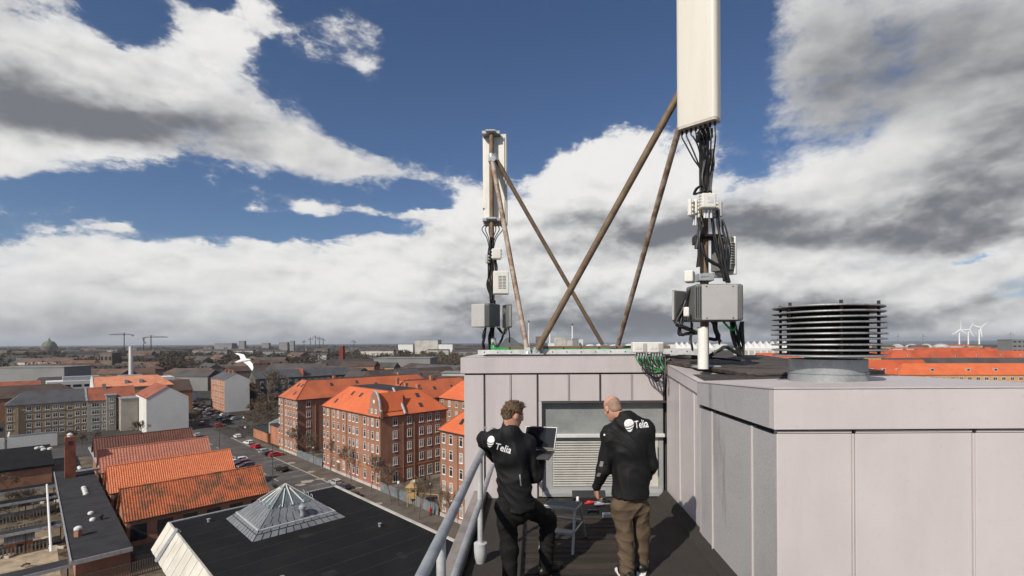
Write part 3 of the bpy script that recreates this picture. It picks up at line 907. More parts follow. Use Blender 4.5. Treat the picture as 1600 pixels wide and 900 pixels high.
# ------------------------------------------------------------------ black roofed hall with the pyramid skylight
bh = empty('black_roof_hall', UV(-45, -31, 0), 'wide building with flat black felt roof beside the street', 'hall')
k = MB(); uvbox(k, -110, -22.4, -42.3, -20.6, -.1, 9.6); k.build('wall', m_brick, bh)
k = MB(); uvbox(k, -110, -22.2, -42.6, -20.4, 9.6, 10.0); ro = k.build('roof', m_felt, bh)
k = MB()
for i in range(26):
    uvbox(k, -110.0 + i * 3.5, -109.94 + i * 3.5, -42.4, -20.7, 10.0, 10.006)
k.build('felt_joint', m_felt2, ro)
random.seed(31)
for i in range(7):
    q = MB(); u = random.uniform(-60, -24); v = random.uniform(-41, -22); a_, b_ = random.uniform(.8, 2.4), random.uniform(.6, 1.4)
    uvbox(q, u, u + a_, v, v + b_, 10.0, 10.012); q.build('felt_patch', mat('felt_patch', (.02, .02, .021), .9, .3, .6, spec=.2), ro)
for (u, v) in ((-44, -24), (-50, -38), (-25.5, -39)):
    q = MB(); q.lathe([(.16, 9.99), (.16, 10.35), (.24, 10.36), (.24, 10.44), (.05, 10.5)], (UV(u, v).x, UV(u, v).y, 0), 10); q.build('vent_pipe', m_zinc, ro)
k = MB(); uvbox(k, -110, -22.2, -20.397, -20.0, 9.5, 10.16); k.build('parapet', m_conc, ro)
k = MB(); uvbox(k, -22.197, -21.85, -42.6, -20.0, 9.5, 10.12); k.build('parapet', m_zinc, ro)
m_clad = mat('cream_cladding', (0.55, 0.52, 0.46), .7, .12, .3)
for i in range(46):
    q = MB(); u1 = -21.9 - i * 1.2; u0 = u1 - 1.16
    zz = .03 * (i % 2)
    q.extr([UV(u0, -42.62, 10.1), UV(u0, -42.62, 9.8), UV(u0, -44.5, 6.9), UV(u0, -44.7 - zz, 7.0), UV(u0, -42.85 - zz, 10.15)], UH * 1.16)
    q.build('cladding_strip', m_clad, bh)
k = MB()
pr = [UV(-27.2, -42.4, 10.1), UV(-27.2, -42.7, 10.5), UV(-27.2, -44.9, 7.1)]
k.tube(pr, .13, 6); k.tube([p + UH * .5 for p in pr], .13, 6); k.build('vent_duct', m_zinc, bh)

sk = empty('pyramid_skylight', UV(-31.6, -31.2, 10), 'lead clad pyramid skylight with glazed tip on the black flat roof', 'skylight')
su, sv, hw = -31.6, -31.3, 5.75
m_lead = mat('lead_sheet', (0.20, 0.21, 0.225), .55, .2, .6, col2=(.15, .16, .175), metal=.15)
m_glaze = mat('skylight_glass', (0.10, 0.125, 0.13), .08, .3, .5, spec=.6)
zb, zt = 10.0, 14.7
def pyr(h_, frac):   # corner points at a level: frac 0 at the base, 1 at the apex
    return [UV(su + sx * h_ * (1 - frac), sv + sy * h_ * (1 - frac), zb + (zt - zb) * frac) for sx, sy in ((-1, -1), (1, -1), (1, 1), (-1, 1))]
core = MB()
b0 = pyr(hw - .12, 0); b1 = pyr(hw - .12, .52)
core.add(b0 + b1, [(0, 1, 5, 4), (1, 2, 6, 5), (2, 3, 7, 6), (3, 0, 4, 7), (4, 5, 6, 7)])
core.build('frame_core', m_metal_d, sk)
levels = [(0, .10), (.115, .25), (.25, .385), (.385, .52)]
for s in range(4):
    for li, (f0, f1) in enumerate(levels):
        lo = pyr(hw, f0); hi = pyr(hw, f1)
        p0, p1 = lo[s], lo[(s + 1) % 4]; q0, q1 = hi[s], hi[(s + 1) % 4]
        n = max(3, int(12 * (1 - f0)))
        nrm = (p1 - p0).cross(q0 - p0).normalized(); nrm = nrm if nrm.z > 0 else -nrm
        shift = .5 * (li % 2)
        for i in range(n + (1 if shift else 0)):
            a = max(0, (i - shift) / n); b_ = min(1, (i + 1 - shift) / n)
            a += .006; b_ -= .006
            q = MB()
            pts = [p0.lerp(p1, a), p0.lerp(p1, b_), q0.lerp(q1, b_), q0.lerp(q1, a)]
            lift = .03 + .02 * random.random()
            q.add([p + nrm * lift for p in pts] + [p - nrm * .02 for p in pts], [(0, 1, 2, 3), (0, 4, 5, 1), (1, 5, 6, 2), (2, 6, 7, 3), (3, 7, 4, 0)])
            q.build('lead_sheet', m_lead, sk)
# gutter curb round the foot
k = MB(); cpt = pyr(hw * .9, .085)
for p in cpt: p.z += .42
k.tube(cpt + [cpt[0]], .16, 6, cap=False); k.build('rail_pipe', mat('galv_pipe', (.42, .43, .44), .5, .2, 2, metal=.3), sk)
g0 = pyr(hw, .52); apex = UV(su, sv, zt)
for s in range(4):
    p0, p1 = g0[s], g0[(s + 1) % 4]
    q = MB(); q.add([p0, p1, apex], [(0, 1, 2)]); q.build('glass_face', m_glaze, sk)
    for i in range(5):
        t = (i + .0) / 4
        b_ = p0.lerp(p1, t)
        q = MB(); q.tube([b_ + V(0, 0, .06), b_.lerp(apex, 1.0 if i in (0, 2, 4) else .78) + V(0, 0, .06)], .075, 5)
        q.build('glazing_bar', m_dome, sk)
    for i in range(3):                  # small hooped snow guards at the foot of the glass
        c = p0.lerp(p1, .25 + .25 * i)
        ax = (p1 - p0).normalized()
        outw = V(c.x - apex.x, c.y - apex.y, 0).normalized()
        q = MB(); q.tube([c + outw * .15 + ax * math.cos(a) * .4 + V(0, 0, .05 + math.sin(a) * .45) for a in [math.pi * j / 8 for j in range(9)]], .05, 5)
        q.build('hoop', m_zinc, sk)
c = G(473, 806, 11.2)
k = MB(); k.lathe([(.3, 0), (.3, .9), (.5, 1.0), (.5, 1.3), (.2, 1.6), (.02, 1.62)], c, 10); k.build('vent_cowl', m_zinc, sk, smooth=True)

# ------------------------------------------------------------------ left: yellow, grey and pale houses
def house(name, label, u0, u1, v0, v1, eave, ridge, axis, wall, roofm, hip0=0, hip1=0, cat='house', group=None, ov=.3):
    """gabled or hipped house; ridge runs along axis; hip0/hip1 inset the ridge ends"""
    root = empty(name, UV((u0 + u1) / 2, (v0 + v1) / 2, 0), label, cat, group)
    w = MB()
    uvbox(w, u0, u1, v0, v1, -.2, eave)
    r = MB()
    if axis == 'u':
        vm = (v0 + v1) / 2
        e = [(u0 - ov, v0 - ov), (u1 + ov, v0 - ov), (u1 + ov, v1 + ov), (u0 - ov, v1 + ov)]
        r0, r1 = (u0 - ov + hip0, vm), (u1 + ov - hip1, vm)
        if not hip0: w.extr([UV(u0, v0, eave), UV(u0, v1, eave), UV(u0, vm, ridge - .12)], UH * .3)
        if not hip1: w.extr([UV(u1 - .3, v0, eave), UV(u1 - .3, v1, eave), UV(u1 - .3, vm, ridge - .12)], UH * .3)
        sides = [(0, 1, 5, 4), (2, 3, 4, 5), (3, 0, 4), (1, 2, 5)]
    else:
        um = (u0 + u1) / 2
        e = [(u0 - ov, v0 - ov), (u0 - ov, v1 + ov), (u1 + ov, v1 + ov), (u1 + ov, v0 - ov)]
        r0, r1 = (um, v0 - ov + hip0), (um, v1 + ov - hip1)
        if not hip0: w.extr([UV(u0, v0, eave), UV(u1, v0, eave), UV(um, v0, ridge - .12)], VH * .3)
        if not hip1: w.extr([UV(u0, v1 - .3, eave), UV(u1, v1 - .3, eave), UV(um, v1 - .3, ridge - .12)], VH * .3)
        sides = [(0, 1, 5, 4), (2, 3, 4, 5), (3, 0, 4), (1, 2, 5)]
    w.build('wall', wall, root)
    pts = [UV(x, y, eave) for x, y in e] + [UV(*r0, ridge), UV(*r1, ridge)]
    if not hip0: sides = [s for s in sides if s != (3, 0, 4)]
    if not hip1: sides = [s for s in sides if s != (1, 2, 5)]
    for s in sides:
        up = [pts[i] + V(0, 0, .12) for i in s]; dn = [pts[i] - V(0, 0, .06) for i in s]
        n = len(s)
        r.add(up + dn, [tuple(range(n)), tuple(range(2 * n - 1, n - 1, -1))] + [(i, n + i, n + (i + 1) % n, (i + 1) % n) for i in range(n)])
    r.build('roof', roofm, root)
    return root

yl = house('yellow_brick_house', 'long yellow brick apartment house with dark slate roof, at the left edge', 155, 166.5, -61.8, -40.4, 12.1, 16.6, 'v', m_yellow, m_slate, hip0=5)
yc = [hit_v(x, 155) for x in (45, 59.5, 74.5, 86, 96.5, 109, 121, 131.5)]
for i, c in enumerate(yc):
    for z in (10.7, 7.6, 4.6, 1.8):
        window((1.25, 1.7, 1, True), yl, UV(155, c, z - (.7 if i == 5 else 0)), RZ_MU)
for z in (10.5, 7.4, 4.4): window((1.0, 1.7, 1, True), yl, UV(155, hit_v(14.5, 155), z), RZ_MU)
k = MB()
for z in (9.2, 6.2, 3.2): k.box((154.86, -61.8, z), (154.997, -40.4, z + .18), UVM)
k.build('string_course', m_grey_r, yl)
k = MB(); k.box((154.6, -59.5, 0), (155.0, -58.6, 11.0), UVM); k.build('pier', m_yellow, yl)
gh = house('grey_render_house', 'grey rendered apartment house with red tile roof and stair tower', 154, 166, -40.2, -25.7, 12.0, 16.8, 'v', m_grey_r, m_redroof)
k = MB(); uvbox(k, 153.8, 166.3, -40.45, -40.0, 11.6, 12.4)
k.extr([UV(153.6, -40.6, 12.2), UV(160, -40.6, 17.2), UV(166.4, -40.6, 12.2)], VH * .5); k.build('fire_wall', m_zinc, gh)
for px, kind, zs_ in ((149, (2.2, 1.7, 2, True), (10.4, 7.5, 4.6, 1.7)), (163, (1.3, 1.7, 1, True), (10.4, 7.5, 4.6, 1.7)), (200, (2.2, 1.7, 2, True), (10.4, 7.5, 4.6, 1.7)), (186, (1.0, 1.5, 1, True), (10.0, 7.1, 4.2))):
    for z in zs_: window(kind, gh, UV(154, hit_v(px, 154), z), RZ_MU)
st = MB(); va, vb = hit_v(166, 152.3), hit_v(181, 152.3); st.box((152.3, va, 0), (156, vb, 13.8), UVM); so = st.build('stair_tower', m_grey_r, gh)
st = MB(); st.box((152.0, va - .3, 13.8), (158, vb + .3, 14.2), UVM); st.build('tower_roof', m_zinc, so)
for z in (12.2, 9.3, 6.4, 3.4): window((1.2, 1.6, 1, True), gh, UV(152.3, hit_v(174, 152.3), z), RZ_MU)
ch = MB(); uvbox(ch, 159, 160.2, -35.5, -34.3, 15.8, 18.2); ch.build('chimney', m_grey_r, gh)
wg = house('pale_gable_house', 'house showing a big blank pale gable above the brown hall roof', 128, 154, -25.5, -12.4, 13.6, 17.9, 'u', m_pale_r, m_redroof, ov=.15)
k = MB(); uvbox(k, 146, 153.8, -31, -25.8, 0, 12.6); k.build('side_wing', m_grey_r, wg)
k = MB(); uvbox(k, 145.7, 154.2, -31.3, -25.5, 12.6, 12.95); k.build('flat_roof', m_zinc, wg)
oh = house('orange_roof_house', 'house with pale orange roof seen behind the grey rendered house', 172, 184, -37, -10, 15.5, 20.0, 'v', m_yellow, mat('salmon_tile', (.60, .24, .14), .8, .15, .3, fine=.1, bscale=6), hip1=5)
k = MB(); k.extr([UV(171.4, -37.6, 15.6), UV(178, -37.6, 20.4), UV(184.6, -37.6, 15.6)], VH * .5); k.build('fire_wall', m_pale_r, oh)
for v in (-27, -22):
    k = MB(); k.box((173.6, v, 17), (175.2, v + 1.2, 18.6), UVM); k.build('dormer', m_zinc, oh)
g2 = house('pale_gable_house', 'house with tall blank pale gable beside the far row of parked cars', 175, 201, 11.2, 22.3, 15.9, 19.1, 'u', m_brick_orange, m_slate, ov=.1)
k = MB(); k.extr([UV(174.96, 11.2, 0), UV(174.96, 22.3, 0), UV(174.96, 22.3, 15.9), UV(174.96, 16.75, 19.0), UV(174.96, 11.2, 15.9)], UH * -.12); k.build('gable_render', m_pale_r, g2)
for i in range(7):
    for z in (14.2, 11.2, 8.2, 5.2, 2.2):
        window((1.3, 1.7, 1, True), g2, UV(177.5 + i * 3.3, 11.2, z), RZ_MV)
for i in range(3):
    k = MB(); uvbox(k, 180 + i * 7, 181 + i * 7, 16.2, 17.4, 18.5, 20.6); k.build('chimney', m_brick_orange, g2)
dk = house('dark_row_house', 'long dark row with black roof and balconies behind the pale gable house', 178, 190, 26, 78, 15.5, 19.6, 'v', mat('dark_render', (.11, .1, .085), .9, .3, .4), m_slate)
for i in range(14):
    for z in (13.5, 10.5, 7.5, 4.5):
        window((1.4, 1.7, 1, True), dk, UV(178, 29 + i * 3.5, z), RZ_MU)
        if i % 2 == 0:
            k = MB(); k.box((176.7, 28 + i * 3.5, z - 1.2), (177.99, 30.6 + i * 3.5, z - 1.05), UVM); k.box((176.7, 28 + i * 3.5, z - 1.048), (176.76, 30.6 + i * 3.5, z - .2), UVM); k.build('balcony', m_metal_d, dk)
k = MB(); uvbox(k, 177.8, 190.2, 50, 50.5, 15, 20); k.build('fire_wall', m_redroof, dk)
ww = empty('white_wall', UV(128, -56, 0), 'tall plain white yard wall in front of the yellow brick house', 'wall')
k = MB(); uvbox(k, 128, 128.5, -60.4, -49.3, 0, 4.6); uvbox(k, 128, 140, -60.8, -60.402, 0, 4.6); uvbox(k, 128.0, 128.5, -80, -61.4, 0, 4.2); k.build('panel', m_pale_r, ww)
k = MB(); uvbox(k, 127.9, 128.6, -60.4, -49.2, 4.6, 4.75); k.build('coping', m_zinc, ww)
# dark industrial roofs behind
for lab, a in (('wide brown roofed works hall left of the cooling chimney', (212, 232, -120, -38, 10.5, 15.5, 'v', m_brick, m_brownroof, 6, 8)),
               ('second brown roofed works hall behind the orange roof house', (196, 214, -34, 2, 10.5, 15.6, 'v', m_brick, m_brownroof, 0, 0)),
               ('red roofed house at the left edge beyond the yellow brick house', (178, 192, -110, -80, 13, 18, 'u', m_brick, m_redroof, 0, 0)),
               ('small red roofed house with white gable far behind the works hall', (262, 276, -88, -52, 10, 15, 'v', m_pale_r, m_redroof, 0, 0)),
               ('low red house with white gable at the end of the side street', (248, 262, 4, 14, 4.5, 8, 'u', m_pale_r, m_redroof, 0, 0))):
    house('roofed_hall', lab, *a[:9], hip0=a[9], hip1=a[10], cat='building')
wo = empty('white_office', UV(250, -30, 0), 'long white office block with ribbon windows behind the works hall', 'office')
k = MB(); uvbox(k, 240, 254, -50, 2, 0, 15.5); k.build('wall', m_pale_r, wo)
for z in (3, 6, 9, 12.4):
    for i in range(12):
        q = MB(); q.box((239.94, -48.8 + i * 4.2, z), (240.02, -45.6 + i * 4.2, z + 1.3), UVM); q.build('window', m_pane, wo)
k = MB(); uvbox(k, 243, 251, -44, -30, 15.5, 17.5); uvbox(k, 244, 250, -22, -12, 15.5, 17.2); k.build('roof_plant', m_zinc, wo)
c = P(204.5, 566, 300)
k = MB(); k.lathe([(1.3, 0), (1.1, c.z), (1.0, P(204.5, 541, 300).z)], (c.x, c.y, 0), 14)
tag(k.build('white_chimney', m_pale_r, smooth=True), 'plain white round chimney behind the office block', 'chimney')
# small buildings right of the side street
bs = empty('brick_shed', UV(86, 6, 0), 'low brick shed with white gabled annex by the bare trees', 'shed')
k = MB(); uvbox(k, 68.5, 78, 1.5, 12, 0, 6.2); k.build('annex_wall', m_brick_orange, bs)
k = MB(); uvbox(k, 68, 78.4, 1.2, 12.4, 6.2, 6.6); k.build('annex_roof', m_felt2, bs)
k = MB(); k.extr([UV(78.4, 1.2, 3.2), UV(78.4, 12.4, 3.2), UV(78.4, 12.4, 6.8), UV(78.4, 6, 8.6), UV(78.4, 1.2, 6.8)], UH * .3); k.build('white_gable', m_white, bs)
k = MB(); uvbox(k, 79, 94, .8, 9, 0, 3.4); k.build('shed_wall', m_brick_orange, bs)
k = MB(); uvbox(k, 78.8, 94.2, .5, 9.3, 3.4, 3.7); k.build('shed_roof', m_felt2, bs)

# ------------------------------------------------------------------ distant town
m_far_wall = mat('far_wall_brown', (0.15, 0.115, 0.09), .9, .3, .05)
m_far_pale = mat('far_wall_pale', (0.42, 0.40, 0.37), .9, .2, .05)
m_far_ochre = mat('far_wall_ochre', (0.46, 0.26, 0.12), .9, .2, .05)
m_far_white = mat('far_white', (0.60, 0.60, 0.58), .8, .1, .02)
m_far_grey = mat('far_grey', (0.19, 0.19, 0.19), .9, .2, .02)
m_far_slate = mat('far_dark_roof', (0.065, 0.06, 0.06), .85, .3, .05)
m_far_brown = mat('far_brown_roof', (0.11, 0.068, 0.052), .85, .3, .05)
m_far_red = mat('far_red_roof', (0.40, 0.082, 0.035), .85, .25, .05)
m_far_green = mat('copper_green', (0.13, 0.15, 0.10), .7, .2, .05)

def block(name, label, cat, x, y, w, d, rz, eave, ridge, wall, roofm, group=None, hip=0.0, windows=0, wk=(1.5, 1.7)):
    """house with its ridge along local X, front facing -Y"""
    root = empty(name, (x, y, 0), label, cat, group)
    root.rotation_euler = (0, 0, rz)
    k = MB(); k.box((-w/2, -d/2, -.2), (w/2, d/2, eave))
    if hip == 0:
        for s in (-w/2, w/2 - .4):
            k.extr([V(s, -d/2, eave), V(s, d/2, eave), V(s, 0, ridge - .2)], V(.4, 0, 0))
    k.build('wall', wall, root, local=True)
    o = .4
    e = [V(-w/2 - o, -d/2 - o, eave), V(w/2 + o, -d/2 - o, eave), V(w/2 + o, d/2 + o, eave), V(-w/2 - o, d/2 + o, eave)]
    r0, r1 = V(-w/2 - o + hip, 0, ridge), V(w/2 + o - hip, 0, ridge)
    k = MB(); k.add(e + [r0, r1], [(0, 1, 5, 4), (2, 3, 4, 5), (3, 0, 4), (1, 2, 5), (0, 3, 2, 1)])
    ro = k.build('roof', roofm, root, local=True)
    return root

# right: rows of orange roofed terraces
def win_row(root, w, d, eave, rows, step=3.4, ww=1.5, hh=1.6):
    n = int((w - 2) / step)
    pr = None
    for z in rows:
        for i in range(n):
            key = (ww, hh, 1, True)
            x = -w/2 + 1.6 + i * (w - 3.2) / max(1, n - 1)
            if key not in PROTO:
                PROTO[key] = make_window(*key); o = PROTO[key]; o.parent = root
            else:
                o = copy_tree(PROTO[key], root)
            o.location = (x, -d/2, z); o.rotation_euler = (0, 0, 0)
def roof_bits(root, w, d, eave, ridge, xs, t=.5):
    for x in xs:
        k = MB(); yy = -d/2 * (1 - t); zz = eave + (ridge - eave) * t
        k.box((x - .8, yy - 1.0, zz - .7), (x + .8, yy + 1.0, zz + .6)); do = k.build('dormer', m_far_pale, root, local=True)
        k = MB(); k.box((x - .55, yy - 1.04, zz - .45), (x + .55, yy - 1.0, zz + .4)); k.build('pane', m_pane, do, local=True)
c = P(1530, 587, 226)
t1 = block('terrace_block', 'ochre walled block with bright orange hipped roof, nearest at the right edge', 'apartment block', c.x + 12, c.y + 6, 92, 12, R(-5), 17.6, 22.8, m_far_ochre, m_orange, hip=6)
win_row(t1, 92, 12, 17.6, (15.9, 12.9), 3.6, 1.8, 1.5); roof_bits(t1, 92, 12, 17.6, 22.8, (-30, -14, -2, 20), .45)
c = P(1388, 583, 236)
t2 = block('terrace_block', 'red tiled block with white dormers right of the round ventilator', 'apartment block', c.x, c.y + 4, 38, 12, R(-3), 17.8, 24.4, m_far_ochre, m_far_red, hip=0)
roof_bits(t2, 38, 12, 17.8, 24.4, (-14, -8, -2.5, 4, 12), .3)
c = P(1530, 560, 400)
t3 = block('terrace_block', 'long orange red roof in the second row beyond the ochre block', 'apartment block', c.x, c.y, 150, 12, R(-2), 19, 25, m_far_ochre, m_far_red, hip=5)
roof_bits(t3, 150, 12, 19, 25, (-60, -40, -22, -5, 14, 30, 52), .4)
c = P(1300, 563, 300)
t4 = block('terrace_block', 'grey slate roof strip between the two orange roof rows', 'apartment block', P(1500, 563, 310).x, 312, 96, 12, R(-4), 18.5, 22.6, m_far_pale, m_far_slate, hip=4)
c = P(1190, 556, 300)
t5 = block('terrace_block', 'orange gabled roof peeping over the roof edge left of the ventilator', 'apartment block', P(1200, 560, 300).x, 300, 42, 12, R(8), 20, 25.5, m_far_ochre, m_orange)
for i, (px, y, w, rz) in enumerate(((1480, 560, 120, -4), (1620, 520, 90, 2), (1420, 640, 80, 6), (1560, 700, 130, -3), (1700, 620, 90, 4), (1480, 800, 110, 2), (1640, 880, 150, -2), (1390, 520, 50, 8))):
    block('far_terrace', 'red roofed terrace in the rows before the sea, %s nearest of eight' % {520: ('second', 'first')[i == 7], 560: 'third', 620: 'fourth', 640: 'fifth', 700: 'sixth', 800: 'seventh', 880: 'eighth'}[y], 'terrace', P(px, 550, y).x, y, w, 12, R(rz), 16, 21.5, m_far_ochre, m_far_red, 'red roofed terraces towards the sea', hip=3)

# left and centre: dark roofs of the old town, one object for each block
random.seed(21)
def far_group(n, pxr, yr, label, group, roofs, walls, eaves=(9, 15), name='far_house'):
    for i in range(n):
        px = random.uniform(*pxr)
        y = yr[0] * (yr[1] / yr[0]) ** random.random()
        w = random.uniform(22, 60) * (1 + y / 3000); d = random.uniform(11, 15)
        e = random.uniform(*eaves); x = P(px, 540, y).x
        uu = V(x, y, 0) - C1
        if uu.dot(UH) < 200 and -120 < uu.dot(VH) < 60 and y < 300:
            continue
        block(name, label, 'house', x, y, w, d, random.choice((R(-44), R(46), 0, R(-10))), e, e + random.uniform(3.5, 5.5), random.choice(walls), random.choice(roofs), group, hip=random.choice((0, 0, 4)))
far_group(46, (20, 420), (330, 900), 'dark roofed house in the old quarter beyond the works halls', 'dark roofs beyond the works halls', [m_far_slate, m_far_brown, m_far_brown, m_far_slate, m_far_brown, m_far_slate, m_far_brown], [m_far_wall, m_far_wall, m_far_pale, m_far_grey], (7, 12))
far_group(60, (-40, 780), (900, 2600), 'tiny dark roofed block near the horizon of the old town', 'tiny blocks near the horizon', [m_far_slate, m_far_brown, m_far_slate], [m_far_wall, m_far_grey, m_far_pale], (9, 17))
far_group(16, (420, 720), (235, 420), 'brown or slate roofed house behind the orange roofed brick blocks', 'houses behind the orange roofs', [m_far_slate, m_brownroof, m_brownroof], [m_far_wall, m_yellow, m_brick], (13, 16))
far_group(40, (1180, 1700), (650, 2400), 'tiny red roofed block in the crowded harbour quarter', 'tiny blocks of the harbour quarter', [m_far_red, m_far_red, m_far_brown, m_far_slate], [m_far_ochre, m_far_pale, m_far_wall], (8, 15))

def pbox(name, label, cat, px0, px1, pyt, Y, mtl, depth=None, rz=0, rows=0, group=None, top=None):
    """box-like building that spans the columns px0..px1 at distance Y, its top at row pyt"""
    a, b = P(px0, 540, Y), P(px1, 540, Y)
    w = b.x - a.x; zt = P((px0 + px1) / 2, pyt, Y).z
    d = depth or max(12, w * .5)
    root = empty(name, ((a.x + b.x) / 2, Y, 0), label, cat, group)
    k = MB(); k.box((-w/2, 0, -.5), (w/2, d, zt)); k.build('wall', mtl, root, local=True)
    k = MB(); k.box((-w/2 - .4, -.4, zt), (w/2 + .4, d + .4, zt + max(.5, zt * .02))); k.build('roof', top or m_far_grey, root, local=True)
    for r_ in range(rows):
        z = zt * (r_ + .4) / rows
        n = max(3, int(w / 5))
        for i in range(n):
            q = MB(); q.box((-w/2 + (i + .2) * w / n, -.15, z), (-w/2 + (i + .8) * w / n, -.01, z + zt * .32 / rows)); q.build('window', m_pane, root, local=True)
    return root
pbox('opera_hall', 'big pale block with sloping side on the centre horizon', 'building', 648, 684, 531.5, 1500, m_far_pale, 60)
pbox('low_shed', 'long white shed left of the big pale horizon block', 'shed', 622, 645, 538, 1500, m_far_white, 40)
pbox('low_shed', 'long white shed right of the big pale horizon block', 'shed', 685, 707, 538, 1480, m_far_white, 40)
pbox('slab_tower', 'dark slab tower above the trees on the horizon, right of the gull', 'tower', 373, 382, 533, 2000, m_far_grey)
pbox('hospital_block', 'wide grey block left of the dark slab tower', 'building', 335, 362, 536.5, 2100, m_far_grey)
pbox('horizon_block', 'green grey block on the horizon above the bare trees', 'building', 409, 420, 536, 2300, m_far_grey)
pbox('horizon_block', 'twin stepped block on the horizon left of the cranes', 'building', 436, 449, 535, 2300, m_far_grey)
pbox('horizon_block', 'slim tower block beside the twin stepped block', 'building', 453, 459, 533, 2300, m_far_grey)
pbox('brick_tower', 'dark red brick tower standing in front of the wood', 'tower', 530, 536, 541, 560, mat('dark_red', (.16, .035, .03), .9, .2, .1), 5)
pbox('twin_block', 'square brown block with twin shafts beyond the red roofs', 'building', 156, 175, 552, 520, m_far_wall, rows=2)
pbox('glass_hall', 'long white hall with flat roof behind the back range', 'hall', 690, 745, 583, 240, m_far_pale, 12, rows=2)
pbox('glass_hall', 'long grey flat hall at the edge of the wood', 'hall', 584, 672, 560, 420, m_far_grey, 30)
pbox('glass_hall', 'long pale shed across the middle distance left', 'hall', -10, 100, 574.5, 330, m_far_grey, 20)
pbox('office_tower', 'dark grey flat tower at the right edge before the sea', 'tower', 1582, 1612, 531, 620, m_far_grey, 20, rows=6)
block('brick_school', 'long pale brick school with slate roof behind the right orange roofs', 'school', P(690, 560, 300).x, 305, 34, 12, R(-8), 15, 20, m_brick_orange, m_slate)
block('ochre_gable_house', 'house with bare ochre gable behind the orange roofs', 'house', P(632, 580, 262).x, 266, 12, 16, R(40), 14, 19.5, m_yellow, m_slate)

# power station by the water
for lab, a in (('pale stepped boiler house of the power station', (866, 884, 527, m_far_pale)), ('low white hall of the power station, left', (850, 900, 536, m_far_white)),
               ('dark block of the power station behind the left brace', (837, 848, 526, m_far_wall)), ('tall grey block of the power station', (895, 904, 529, m_far_grey)),
               ('small white tower block of the power station', (905, 911, 530, m_far_white)), ('pale cubic block between the power station chimneys', (885, 896, 531, m_far_pale))):
    pbox('power_station', lab, 'power station', *a[:3], 2200 + random.uniform(-60, 60), a[3], 40)
for lab, px, pyt, r_ in (('slim white chimney with dark tip at the power station', 894.5, 506, 4.2), ('white chimney behind the long brace at the power station', 859.5, 509, 4.2), ('thin chimney between the left mast braces', 826.5, 501, 3.4)):
    b = P(px, 540, 2250); t_ = P(px, pyt, 2250).z
    root = empty('tall_chimney', (b.x, b.y, 0), lab, 'chimney')
    k = MB(); k.lathe([(r_ * 1.2, 0), (r_ * .9, t_ * .93)], n=12); k.build('shaft', m_far_white, root, smooth=True, local=True)
    k = MB(); k.lathe([(r_ * .92, t_ * .93), (r_ * .9, t_)], n=12); k.build('tip', m_metal_d, root, smooth=True, local=True)
for i, (px, w, top) in enumerate(((922, 14, 538), (940, 18, 537), (962, 20, 538), (985, 16, 537), (1075, 16, 538), (1052, 20, 538), (1125, 24, 537))):
    b = P(px, 540, 1900); r_ = w / 2 * 1900 / FPX; t_ = P(px, top, 1900).z
    k = MB(); k.lathe([(r_, 0), (r_, t_ * .85), (r_ * .6, t_ * .97), (.2, t_)], (b.x, b.y, 0), 18)
    tag(k.build('storage_tank', m_far_white, smooth=True), 'low white storage tank in the row by the water', 'tank', 'white tanks by the water')
hm = MB(); b = P(796, 540, 2000)
hp = [(-50, 0), (-38, 22), (-16, 52), (4, 58), (22, 44), (38, 30), (52, 14), (58, 0)]
hm.extr([V(b.x + x, b.y, z) for x, z in hp], V(0, 90, 0))
tag(hm.build('works_mound', mat('mound_grey', (.12, .12, .125), .9, .2, .02)), 'grey rounded hill-like hall beside the left mast foot', 'building')
# tent roofed white sheds
for row, (px0, n, wpx, top, Y) in enumerate(((1160, 10, 9.6, 533.5, 900), (1056, 7, 8.5, 534.5, 980))):
    z1 = P(px0, top, Y).z
    w = wpx * Y / FPX
    x0 = P(px0, 540, Y).x
    root = empty('tent_shed', (x0 + w * n / 2, Y, 0), ('white shed with a row of tent peaks behind the right mast foot' if row == 0 else 'white tent peaked shed seen left of the white pipe'), 'shed')
    k = MB(); k.box((-w * n / 2, 0, 0), (w * n / 2, 40, z1 * .62)); k.build('wall', m_far_white, root, local=True)
    for i in range(n):
        q = MB(); xx = -w * n / 2 + i * w
        q.add([V(xx, 0, z1 * .62), V(xx + w, 0, z1 * .62), V(xx + w, 30, z1 * .62), V(xx, 30, z1 * .62), V(xx + w/2, 15, z1 * 1.02)], [(0, 1, 4), (1, 2, 4), (2, 3, 4), (3, 0, 4)])
        q.build('roof_peak', m_far_white, root, local=True)
        q = MB(); q.box((xx + w * .15, -.25, 1), (xx + w * .85, -.02, z1 * .5)); q.build('bay_panel', m_far_pale, root, local=True)
for i, (px, w, top) in enumerate(((1402, 18, 537), (1425, 20, 537.5), (1447, 18, 537), (1470, 22, 538))):
    b = P(px, 540, 1700); r_ = w / 2 * 1700 / FPX
    k = MB(); k.lathe([(r_, 0), (r_, 12), (r_ * .7, 17), (r_ * .35, 20.5), (.3, 22)], (b.x, b.y, 0), 18)
    tag(k.build('domed_tank', m_far_pale, smooth=True), 'pale domed store in front of the sea, right of the ventilator', 'tank', 'domed stores before the sea')
m_turb = mat('turbine_white', (.8, .8, .8), .6, .04, .02)
